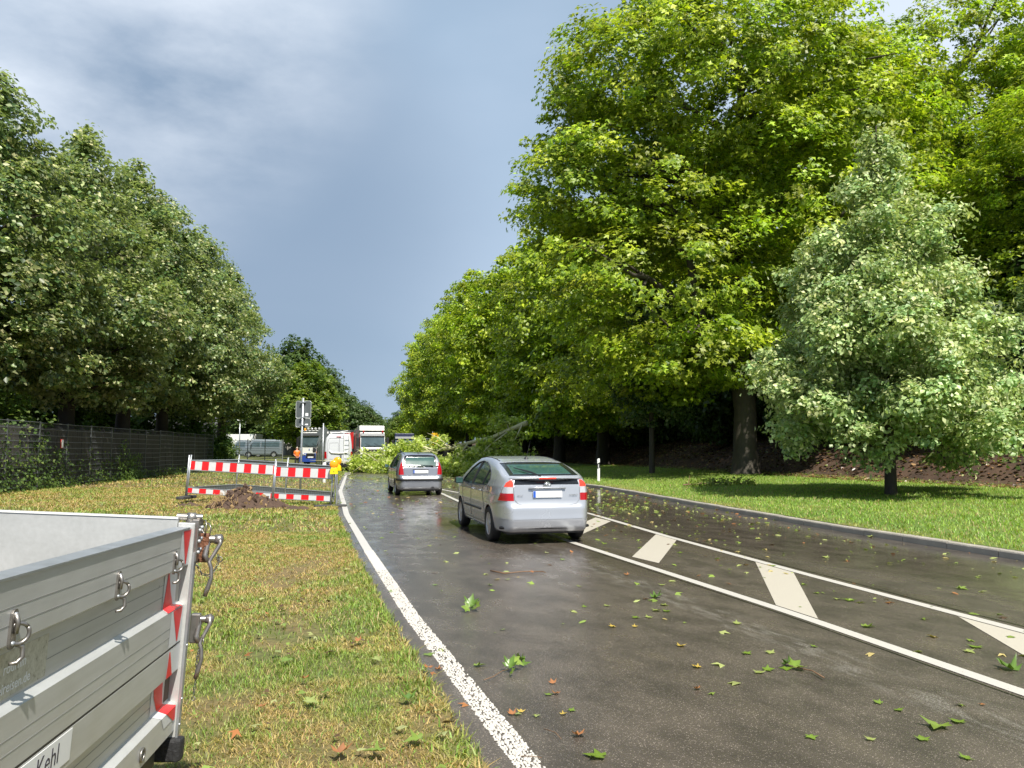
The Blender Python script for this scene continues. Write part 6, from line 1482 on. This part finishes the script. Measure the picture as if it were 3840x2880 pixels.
spots = [(1295, 1636, 0, .17, 'bright green leaf with a toothed edge at the bottom centre of the road'), (2028, 1570, 1, .19, 'large curled green leaf on the right of the near lane'), (2072, 1562, 0, .12, None), (1415, 1292, 2, .17, 'dark green crumpled leaf in the middle of the near lane'),
         (1420, 1320, 3, .13, None), (1440, 1322, 0, .12, None), (1400, 1335, 3, .10, None), (1432, 1308, 3, .12, None), (1375, 1335, 0, .10, None), (1310, 1310, 3, .09, None), (1260, 1312, 0, .08, None), (1590, 1348, 3, .11, None), (1325, 1355, 5, .09, 'small yellow leaf on the near lane'),
         (1470, 1397, 5, .10, None), (1610, 1412, 0, .11, None), (1665, 1412, 3, .10, None), (1655, 1448, 0, .12, None), (1700, 1445, 0, .12, None), (1640, 1455, 3, .10, None), (1508, 1443, 5, .09, None), (1760, 1398, 0, .08, None), (1870, 1355, 1, .15, 'curled green leaf between the two white lane lines'),
         (1835, 1297, 0, .16, None), (1810, 1295, 3, .11, None), (2073, 1272, 1, .17, 'curled pale green leaf in the far lane near the right edge'), (2110, 1400, 0, .15, None), (2090, 1408, 3, .12, None), (2185, 1448, 2, .20, 'large dark green leaf at the right edge of the picture'), (1900, 1520, 0, .08, None),
         (1940, 1535, 0, .08, None), (1750, 1593, 0, .09, None), (1995, 1600, 0, .10, None), (1880, 1600, 3, .07, None), (2085, 1640, 0, .09, None), (1785, 1205, 3, .14, None), (1640, 1165, 3, .16, None), (1880, 1160, 3, .15, None), (1530, 1170, 0, .12, None), (1305, 1175, 1, .13, None), (1330, 1165, 3, .13, None),
         (1060, 1265, 0, .10, None), (942, 1265, 0, .10, None), (1250, 1268, 3, .08, None), (1095, 1253, 3, .08, None), (1185, 1503, 0, .07, 'small green leaf just right of the twig on the edge line'), (1125, 1540, 5, .06, None), (1107, 1545, 4, .07, None), (1115, 1545, 3, .07, None), (1232, 1536, 0, .07, None), (1160, 1548, 3, .06, None),
         (1247, 1590, 4, .10, 'curled brown leaf on the asphalt right of the edge line'), (1200, 1500, 4, .07, None), (1370, 1355, 5, .07, None), (1195, 1478, 4, .07, None), (1505, 1490, 4, .07, None), (1215, 1545, 5, .06, None), (945, 1448, 4, .08, None), (845, 1280, 0, .12, 'green leaf where the grass meets the edge line'),
         (925, 1415, 0, .12, None), (1030, 1440, 1, .12, 'upright curled leaf beside the edge line twig'), (1470, 1195, 0, .12, None), (1355, 1243, 4, .09, None), (1430, 1265, 3, .09, None), (1215, 1210, 0, .10, None), (1180, 1195, 3, .10, None)]
gr_ = 'loose plane leaves scattered on the wet road'
for (px, py, mi, sz_, lb) in spots:
    x_, y_ = ray_ground(px, py); o = link_mesh('fallen_leaf', LM[mi]); z_ = .008 if x_ > asph(y_) else .05
    o.location = (x_, y_, z_); o.rotation_euler = (random.uniform(-.12, .12), random.uniform(-.12, .12), random.random() * 6.28); o.scale = (sz_ * 1.15,) * 3
    tag(o, lb or ('small rust coloured leaf lying on the wet asphalt' if mi == 4 else 'small yellow leaf lying on the wet asphalt' if mi == 5 else 'pale green plane leaf lying flat on the wet asphalt' if mi == 3 else 'fresh green plane leaf lying on the wet asphalt'), 'leaf', gr_)
# verge leaves, rust and green
for (px, py, mi, sz_, lb) in [(655, 1489, 4, .09, 'rust red leaf in the grass beside the trailer'), (560, 1555, 4, .09, 'brick red leaf lying in the grass near the trailer corner'), (595, 1428, 3, .12, 'pale green star-shaped leaf in the grass'), (620, 1445, 0, .13, 'green plane leaf on the grass with a long stalk'), (665, 1540, 3, .13, 'light green leaf flat on the grass, low left of centre'),
                              (735, 1655, 4, .13, 'orange brown leaf at the bottom edge of the grass'), (810, 1440, 3, .11, 'pale green leaf on the grass near the asphalt'), (470, 1440, 0, .1, 'green leaf low in the grass next to the rear post'), (880, 1530, 2, .12, 'dark green leaf in the grass near the edge line'), (905, 1620, 1, .15, 'curled green leaf at the asphalt edge near the bottom'),
                              (820, 1650, 1, .15, 'curled green leaf at the bottom of the grass'), (925, 1455, 4, .09, 'orange leaf beside the asphalt edge'), (775, 1400, 4, .08, 'small brown leaf on the worn patch of grass'), (700, 1520, 0, .12, 'fresh green leaf in the middle of the near grass')]:
    x_, y_ = ray_ground(px, py); o = link_mesh('fallen_leaf', LM[mi]); o.location = (x_, y_, gz(x_, y_) + .045); o.rotation_euler = (random.uniform(-.25, .25), random.uniform(-.25, .25), random.random() * 6.28); o.scale = (sz_ * 1.1,) * 3
    tag(o, lb, 'leaf', 'loose leaves lying in the near grass')
# the countless small bits further up
r = np.random.default_rng(520); n = 2600; y = 5 + 42 * r.random(n) ** 1.25; t_ = r.random(n); t_ = np.where(r.random(n) < .45, t_, .45 + .55 * t_); x = asph(y) + (KERB(y) - asph(y)) * t_; dens = r.random(n) < (.35 + .65 * sstep(10, 22, y)); x, y = x[dens], y[dens]; n = len(x)
P = np.stack([x, y, np.full(n, .010)], -1)
V, F, Cc = leaves(P, np.stack([r.normal(0, .18, n), r.normal(0, .18, n), np.ones(n)], -1), r.uniform(.03, .115, n) * (1 + .6 * sstep(12, 30, y)), PALM, palette(n, [(.20, .28, .05), (.34, .38, .13), (.30, .13, .05), (.45, .36, .14), (.10, .06, .03)], [4, 3, 1.2, 1, 1.5], .2, r), r)
np_mesh('leaf_debris', V, F, 'leaf_ground', cols=Cc, kind='stuff', label='small torn leaves strewn over the wet road by the storm', cat='leaf debris')
n = 900; y = 3 + 20 * r.random(n) ** 1.1; x = asph(y) - r.random(n) * (2.5 + y * .35) ; P = np.stack([x, y, ground_z(x, y) + .04], -1)
V, F, Cc = leaves(P, np.stack([r.normal(0, .3, n), r.normal(0, .3, n), np.ones(n)], -1), r.uniform(.03, .09, n), PALM, palette(n, [(.20, .28, .05), (.34, .36, .14), (.30, .12, .04), (.10, .06, .03)], [3, 2, 1, 1.4], .2, r), r)
np_mesh('leaf_debris', V, F, 'leaf_ground', cols=Cc, kind='stuff', label='small torn leaves caught in the left-hand grass', cat='leaf debris')
def twig(name, pts_px, rad, leaves_, lb, z=.02, lift=0.0):
    t = empty(name, (*ray_ground(*pts_px[0]), 0), 0, label=lb, cat='twig'); o0 = Vector(t.location)
    m2 = MB(); pts = []
    for i, p in enumerate(pts_px): x_, y_ = ray_ground(*p); pts.append(Vector((x_, y_, z + lift * math.sin(i / max(1, len(pts_px) - 1) * math.pi))) - o0)
    m2.tube(pts, [rad * (1 - .6 * i / len(pts)) for i in range(len(pts))], 6); m2.build('stem', 'twig', t, smooth=True)
    for (px, py, mi, sz_, rx, ry, zz) in leaves_:
        x_, y_ = ray_ground(px, py); o = link_mesh('leaf', LM[mi], t); o.location = Vector((x_, y_, zz)) - o0; o.rotation_euler = (rx, ry, random.random() * 6.28); o.scale = (sz_,) * 3
twig('leafy_twig', [(1045, 1475), (1065, 1468), (1085, 1455), (1100, 1452)], .0035, [(1100, 1452, 2, .15, .7, .3, .05), (1112, 1448, 1, .15, -.6, .5, .07), (1122, 1440, 0, .13, 1.0, -.3, .06), (1128, 1442, 2, .12, .4, .9, .04), (1105, 1462, 0, .11, .9, .2, .03)], 'leafy twig lying across the left edge line in the foreground')
twig('leafy_twig', [(1008, 1322), (1020, 1316), (1035, 1318)], .004, [(1015, 1318, 2, .20, .7, .2, .06), (1024, 1316, 0, .2, -.7, .3, .07), (1030, 1320, 1, .17, .3, .9, .05), (1010, 1322, 0, .15, .3, -.8, .04)], 'small tuft of fresh leaves on the near lane left of centre')
twig('bare_twig', [(1060, 1236), (1090, 1242), (1130, 1238), (1172, 1238), (1178, 1240)], .012, [(1150, 1240, 4, .09, .2, 0, .02)], 'long thin bare stick lying behind the leaf tuft')
twig('leafy_twig', [(1780, 1470), (1755, 1455), (1720, 1448), (1690, 1440)], .006, [(1715, 1445, 0, .16, .3, .3, .03), (1735, 1450, 3, .13, -.3, .2, .03), (1700, 1442, 2, .13, .5, .2, .03)], 'reddish twig with pale leaves in the near lane on the right')
twig('bare_twig', [(1175, 1582), (1200, 1590), (1213, 1605)], .0028, [], 'short bent twig in the centre foreground')
twig('bare_twig', [(1125, 1642), (1150, 1642), (1170, 1645)], .0028, [], 'short straight twig on the asphalt in the foreground')
# broken leafy branch on the lawn by the huge plane
x_, y_ = ray_ground(1560, 1062); tb = empty('broken_branch', (x_, y_, gz(x_, y_)), 0, label='broken leafy branch lying on the lawn in front of the huge plane', cat='branch')
m2 = MB()
for k in range(6): m2.tube([(-1.3 + k * .4, 0, .05), (-1.1 + k * .5, random.gauss(0, .3), .25 + random.random() * .2)], [.02, .008], 5)
m2.tube([(-1.5, 0, .03), (0, .1, .12), (1.2, 0, .06)], [.03, .02, .01], 6); m2.build('stem', 'twig', tb)
n = 240; P = np.stack([r.uniform(-1.3, 1.2, n), r.normal(0, .3, n), np.abs(r.normal(.13, .10, n))], -1)
V, F, Cc = leaves(P, unit(n, r) + [0, -.2, .8], r.uniform(.10, .2, n), PALM, palette(n, [(.14, .20, .035), (.22, .27, .06)], [1, 1], .2, r), r); np_mesh('leaves', V, F, 'leaf', cols=Cc, parent=tb)
for (px, py, s_, lb) in ((1330, 1092, .7, 'small pile of torn leaves in the gutter near the road post'), (1365, 1100, .5, 'smaller pile of torn leaves in the gutter')):
    x_, y_ = ray_ground(px, py - 0); n = 45; P = np.stack([x_ + r.normal(0, .5 * s_, n), y_ + r.normal(0, .5, n), np.abs(r.normal(.015, .02, n)) + .012], -1)
    V, F, Cc = leaves(P, unit(n, r) * .6 + [0, 0, 1], r.uniform(.06, .12, n), PALM, palette(n, [(.16, .22, .04), (.26, .30, .08)], [1, 1], .2, r), r); np_mesh('leaf_pile', V, F, 'leaf_ground', cols=Cc, label=lb, cat='leaf pile', kind='stuff')

# ------------------------------------------------------------------ aluminium trailer in the foreground
tr = empty('trailer', (0, 0, 0), label='open aluminium drop-side trailer with red and white corner tape in the left foreground', cat='trailer')
tr.rotation_mode = 'XYZ'
_T = Matrix.Translation((-1.3643, 3.1889, .5056)) @ Matrix.Rotation(.1387, 4, 'Z') @ Matrix.Rotation(-.0245, 4, 'X') @ Matrix.Rotation(.0525, 4, 'Y')
tr.matrix_world = _T
LT = 3.3; WT = 1.62
prof = [(0, .80), (0, .652), (-.026, .636), (-.026, .508), (-.002, .492), (-.002, .350)]
prof2 = [(-.001, .342), (-.001, .238), (-.028, .222), (-.028, .118), (.004, .098), (.006, .0)]
def wall_prof(pr, th=.03): return [(x_, z_) for x_, z_ in pr] + [(pr[-1][0] - th - .0, pr[-1][1]), (-.052, pr[-1][1]), (-.052, pr[0][1])]
MB().prism(wall_prof(prof), -LT, .0, 'y').build('side_panel', 'alu', tr, label='upper hinged side panel with tie-down hooks')
MB().prism(wall_prof(prof2), -LT, .0, 'y').build('side_panel', 'alu', tr, label='lower side panel with the name strip')
m2 = MB(); m2.box(-.056, .004, -LT, -.03, .80, .806); m2.build('top_edge', 'galv', tr)
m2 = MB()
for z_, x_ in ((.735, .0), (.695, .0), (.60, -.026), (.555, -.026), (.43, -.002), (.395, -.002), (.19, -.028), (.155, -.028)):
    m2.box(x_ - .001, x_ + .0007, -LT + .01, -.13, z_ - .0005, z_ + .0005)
m2.build('groove_lines', 'groove', tr, kind='stuff')  # raised grey strips, the groove shade put in as colour
MB().box(-.03, -.002, -LT, -.05, .3425, .3495).build('panel_gap', 'black', tr)
MB().box(-.0285, -.0255, -.052, -.001, .512, .632).build('dirt_shade_recess', 'concrete', tr); MB().box(-.0305, -.0275, -.066, -.001, .123, .218).build('dirt_shade_recess', 'grime_shade', tr)  # recess sheets: pale dirt above, dark brown below painting the void's shade and dirt
# corner post: channel with edge flanges
m2 = MB(); m2.box(-.055, .012, .002, .05, -.03, .82); m2.build('corner_post', 'alu', tr, bevel=.003)
m2 = MB(); m2.box(.013, .022, .002, .015, -.03, .70); m2.box(.013, .018, .036, .05, -.03, .70); m2.build('post_flange', 'galv', tr)
m2 = MB(); m2.box(-.02, .026, .012, .075, .66, .835); m2.build('post_bracket', 'worn_steel', tr, bevel=.004)
m2 = MB(); m2.lathe([(.020, -.03), (.022, .0), (.001, .004)], (-.02, .02, .84), (-.6, -.8, 0), 12); m2.lathe([(.014, -.07), (.014, .03)], (.0, .04, .842), (1, .2, 0), 10); m2.build('pin_roller', 'worn_steel', tr, smooth=True)
m2 = MB()
for z_ in (.79, .745, .70): m2.lathe([(.008, 0), (.008, .008), (.001, .010)], (.026, .028, z_), (1, -.2, 0), 8); m2.lathe([(.008, 0), (.008, .008), (.001, .010)], (.026, .058, z_ + .01), (1, -.2, 0), 8)
for z_ in (.33, .12, .02): m2.lathe([(.005, 0), (.005, .005), (.001, .006)], (.022, .009, z_), (1, -.2, 0), 8)
m2.build('bolts', 'galv', tr, smooth=True, kind='stuff')
# end wall, inner face seen
MB().box(-WT, -.057, .002, .03, .0, .835).build('end_panel', 'alu', tr); MB().box(-WT, -.057, -.002, .034, .835, .842).build('end_panel_edge', 'white_paint', tr)
MB().box(-WT, -.057, -.014, .0015, .44, .48).build('inner_rib', 'alu', tr)
MB().box(-WT - .03, -WT, -LT, 0, .0, .84).build('side_panel', 'alu', tr, label='far side panel')
MB().box(-WT, -.053, -LT - .03, -LT, .0, .84).build('front_panel', 'alu', tr)
MB().box(-WT, -.053, -LT, -.031, .09, .12).build('load_floor', 'board', tr)
MB().box(-.16, -.03, -LT, -.1, -.10, -.005).build('frame_beam', 'black', tr); MB().box(-WT, -WT + .12, -LT, -.1, -.10, -.005).build('frame_beam', 'black', tr); MB().box(-WT + .02, -.17, -.35, -.25, -.10, -.006).build('cross_beam', 'black', tr)
MB().prism([(-.06, -.02), (.03, -.02), (.045, -.005), (.045, .04), (-.06, .04)], -.12, -.031, 'z').build('rubber_bumper', 'rubber', tr, bevel=.012)
for y_ in (-1.35, -2.0):
    for x_ in (-.15, -WT + .15):
        m2 = MB(); m2.lathe([(.14, -.09), (.25, -.09), (.27, -.05), (.27, .05), (.25, .09), (.14, .09)], (x_ - .05, y_, -.24), (1, 0, 0), 24); m2.build('wheel', 'rubber', tr, smooth=True)
MB().box(-WT, -.2, -1.4, -1.3, -.3, -.2).build('axle', 'black', tr); MB().box(-WT, -.2, -2.05, -1.95, -.3, -.2).build('axle', 'black', tr)
m2 = MB(); m2.tube([(-.10, -.17, -.12), (-.10, -.17, -.30)], .022, 8); m2.tube([(-.10, -.17, -.14), (-.04, -.19, -.16), (-.04, -.2, -.2)], .008, 6); m2.build('prop_stand', 'black', tr, smooth=True)
# reflective tape following the profile
allp = prof + prof2
def xprof(z):
    zs = [p[1] for p in allp][::-1]; xs = [p[0] for p in allp][::-1]; return np.interp(z, zs, xs)
def tape(name, mat, rng_, off, par=None):
    """rng_: list of (z, y0, y1) from top to bottom"""
    V = []; F = []
    for (z1, a1, b1_), (z0, a0, b0) in zip(rng_[:-1], rng_[1:]):
        bps_ = sorted({z1, z0} | {p[1] for p in allp if z0 < p[1] < z1}, reverse=True)
        for za, zb_ in zip(bps_[:-1], bps_[1:]):
            fa = (z1 - za) / (z1 - z0); fb = (z1 - zb_) / (z1 - z0); k = len(V)
            V += [(xprof(za) + off, a1 + (a0 - a1) * fa, za + .0008), (xprof(za) + off, b1_ + (b0 - b1_) * fa, za + .0008), (xprof(zb_) + off, b1_ + (b0 - b1_) * fb, zb_ + .0008), (xprof(zb_) + off, a1 + (a0 - a1) * fb, zb_ + .0008)]; F.append((k, k + 1, k + 2, k + 3))
    return np_mesh(name, V, F, mat, parent=par or tr)
w1_ = tape('reflective_tape', 'warn_white', [(.797, -.135, -.004), (.655, -.14, -.004)], .0012)
tape('red_triangle', 'warn_red', [(.795, -.115, -.003), (.660, -.055, -.045)], .0024, w1_)
w2_ = tape('reflective_tape', 'warn_white', [(.650, -.215, -.055), (.495, -.215, -.05)], .0016)
tape('red_triangle', 'warn_red', [(.64, -.175, -.165), (.56, -.195, -.125), (.507, -.21, -.085), (.4935, -.21, -.02)], .003, w2_)
w3_ = tape('reflective_tape', 'warn_white', [(.490, -.165, -.004), (.352, -.165, -.004)], .0012)
tape('red_triangle', 'warn_red', [(.4895, -.145, -.02), (.360, -.065, -.055)], .0024, w3_)
w4_ = tape('reflective_tape', 'warn_white', [(.340, -.165, -.004), (.240, -.165, -.004)], .0012)
tape('red_triangle', 'warn_red', [(.336, -.150, -.140), (.2385, -.165, -.09)], .0024, w4_)
w5_ = tape('reflective_tape', 'warn_white', [(.235, -.235, -.10), (.12, -.235, -.07), (.10, -.19, -.02), (.05, -.15, -.004)], .0014)
tape('red_triangle', 'warn_red', [(.2345, -.22, -.105), (.18, -.205, -.10), (.125, -.16, -.085), (.100, -.13, -.008), (.045, -.03, -.008)], .0028, w5_)
# tie-down hooks
def tie_hook(y_, z_=.685):
    h_ = empty('tie_hook', (0.0, y_, z_)); h_.parent = tr
    m2 = MB(); m2.prism(rounded(.028, .09, .013), .0, .006, 'x', Matrix.Identity(4)); 
    m2.build('hook_plate', 'worn_steel', h_, bevel=.001)
    m2 = MB(); m2.torus((.012, .010, -.012), (1, -.9, 0), .023, .0048, 18, 8); m2.tube([(.006, 0, .035), (.012, .002, .015), (.010, 0, -.01)], .006, 6)
    m2.tube([(.008, .012, -.035), (.018, .022, -.042), (.020, .024, -.065), (.012, .016, -.078), (.002, .004, -.078)], [.006, .006, .0055, .005, .004], 8); m2.build('hook_ring', 'worn_steel', h_, smooth=True)
    m2 = MB(); m2.lathe([(.006, 0), (.005, .004), (.001, .005)], (.006, 0, .032), (1, 0, 0), 8); m2.lathe([(.006, 0), (.005, .004), (.001, .005)], (.006, 0, -.032), (1, 0, 0), 8); m2.build('rivets', 'galv', h_, smooth=True)
for y_ in (-.205, -.80, -1.45, -2.05, -2.65): tie_hook(y_)
# latches on the rear post
def latch(z_, s_=1.0, rust=True):
    l_ = empty('latch', (0.02, .052, z_)); l_.parent = tr
    m2 = MB(); m2.box(-.005, .04 * s_, .005, .035, -.06, .06); m2.build('latch_block', 'steel_rust' if rust else 'worn_steel', l_, bevel=.006)
    m2 = MB(); m2.lathe([(.001, -.002), (.020 * s_, 0), (.022 * s_, .02), (.018 * s_, .032), (.001, .036)], (.058 * s_, .03, .035), (1, .25, 0), 14)
    m2.lathe([(.016 * s_, 0), (.016 * s_, .03)], (.035 * s_, .025, .035), (1, .25, 0), 12); m2.build('latch_knob', 'worn_steel', l_, smooth=True)
    m2 = MB(); m2.tube([(.078 * s_, .03, .055), (.085 * s_, .02, .02), (.062 * s_, .01, -.03), (.050 * s_, .0, -.055), (.062 * s_, -.005, -.08), (.066 * s_, -.005, -.12), (.056 * s_, -.01, -.165), (.048 * s_, -.01, -.195)], [.010, .009, .008, .009, .008, .008, .0095, .009], 8); m2.build('lever', 'worn_steel', l_, smooth=True)
    m2 = MB(); m2.tube([(.02, .02, .055), (.035 * s_, .02, .02), (.03 * s_, .0, -.03), (.045 * s_, .0, -.055)], [.013, .011, .012, .010], 8); m2.build('link_arm', 'worn_steel', l_, smooth=True)
    return l_
la = latch(.715); lb_ = latch(.385, .85, False)
def chain(par, pts, n):
    P_ = [Vector(p) for p in pts]
    for k in range(n):
        t_ = (k + .5) / n * (len(P_) - 1); i = min(int(t_), len(P_) - 2); f = t_ - i; c_ = P_[i].lerp(P_[i + 1], f); d_ = (P_[i + 1] - P_[i]).normalized(); nn = d_.orthogonal().normalized()
        if k % 2: nn = d_.cross(nn)
        m2 = MB(); s_ = d_.cross(nn); ps = [c_ + d_ * (.0085 * math.cos(a)) + s_ * (.0048 * math.sin(a)) for a in np.linspace(0, 2 * math.pi, 9)]; m2.tube(ps, .0016, 4, caps=False); m2.build('chain_link', 'dark_steel', par)
chain(la, [(.0, -.02, -.045), (.012, -.02, -.075), (.030, -.015, -.105), (.055, -.01, -.110), (.075, -.0, -.09), (.088, .01, -.05), (.080, .02, -.03)], 15)
chain(lb_, [(.045, -.005, -.075), (.040, -.008, -.12), (.043, -.01, -.18), (.041, -.01, -.26)], 13)
m2 = MB(); m2.torus((.09, .01, -.045), (.3, 1, .2), .012, .0022, 12, 5); m2.build('ring', 'worn_steel', la, smooth=True)
m2 = MB(); m2.torus((.052, 0, -.05), (1, .6, 0), .018, .002, 12, 5); m2.torus((.041, -.01, -.275), (.4, 1, 0), .008, .0018, 12, 5); m2.build('ring', 'worn_steel', lb_, smooth=True)
m2 = MB(); m2.torus((.035, .065, .80), (.9, .5, .1), .030, .0028, 16, 6, xa=(0, 0, 1)); m2.torus((.045, .075, .79), (.7, .8, .1), .026, .0028, 16, 6, xa=(0, 0, 1)); m2.build('wire_loop', 'worn_steel', tr, smooth=True)
m2 = MB(); m2.torus((.010, -.40, .045), (1, 0, 0), .022, .004, 14, 6); m2.build('lashing_eye', 'worn_steel', tr, smooth=True)
# faded sticker and the municipal name strip
def sticker_mat():
    m, t, p = base_mat('weathered_sticker'); co = N(t, 'ShaderNodeTexCoord'); no = N(t, 'ShaderNodeTexNoise', i_Scale=55.0, i_Detail=5.0, i_Roughness=.75); t.links.new(co.outputs['Object'], no.inputs['Vector'])
    r_ = N(t, 'ShaderNodeValToRGB'); r_.color_ramp.elements[0].position = .40; r_.color_ramp.elements[1].position = .60; r_.color_ramp.elements[0].color = (.42, .39, .29, 1); r_.color_ramp.elements[1].color = (.58, .55, .44, 1); e = r_.color_ramp.elements.new(.34); e.color = (.16, .14, .11, 1)
    t.links.new(no.outputs['Fac'], r_.inputs['Fac']); t.links.new(r_.outputs[0], p.inputs['Base Color']); p.inputs['Roughness'].default_value = .7; return m
M['sticker'] = sticker_mat()
st = MB().box(-.026, -.0252, -1.75, -1.185, .515, .622).build('faded_sticker', 'sticker', tr)
XR = Matrix(((0, 0, 1, 0), (1, 0, 0, 0), (0, 1, 0, 0), (0, 0, 0, 1)))   # text in the y-z plane, reading along +y, facing +x
text_mesh('faded_text', 'eisen  rodrhin', .036, 'white_plate', st, Matrix.Translation((-.0250, -1.40, .582)) @ XR, .0003)
text_mesh('faded_text', 'meireisen.de', .036, 'white_plate', st, Matrix.Translation((-.0250, -1.36, .538)) @ XR, .0003)
ns = MB().box(-.001, .0004, -1.52, -1.03, .255, .338).build('name_strip', 'white_plate', tr)
text_mesh('lettering', 'Stadt Kehl', .072, 'black_print', ns, Matrix.Translation((.0006, -1.255, .297)) @ XR, .0003, scx=1.0)
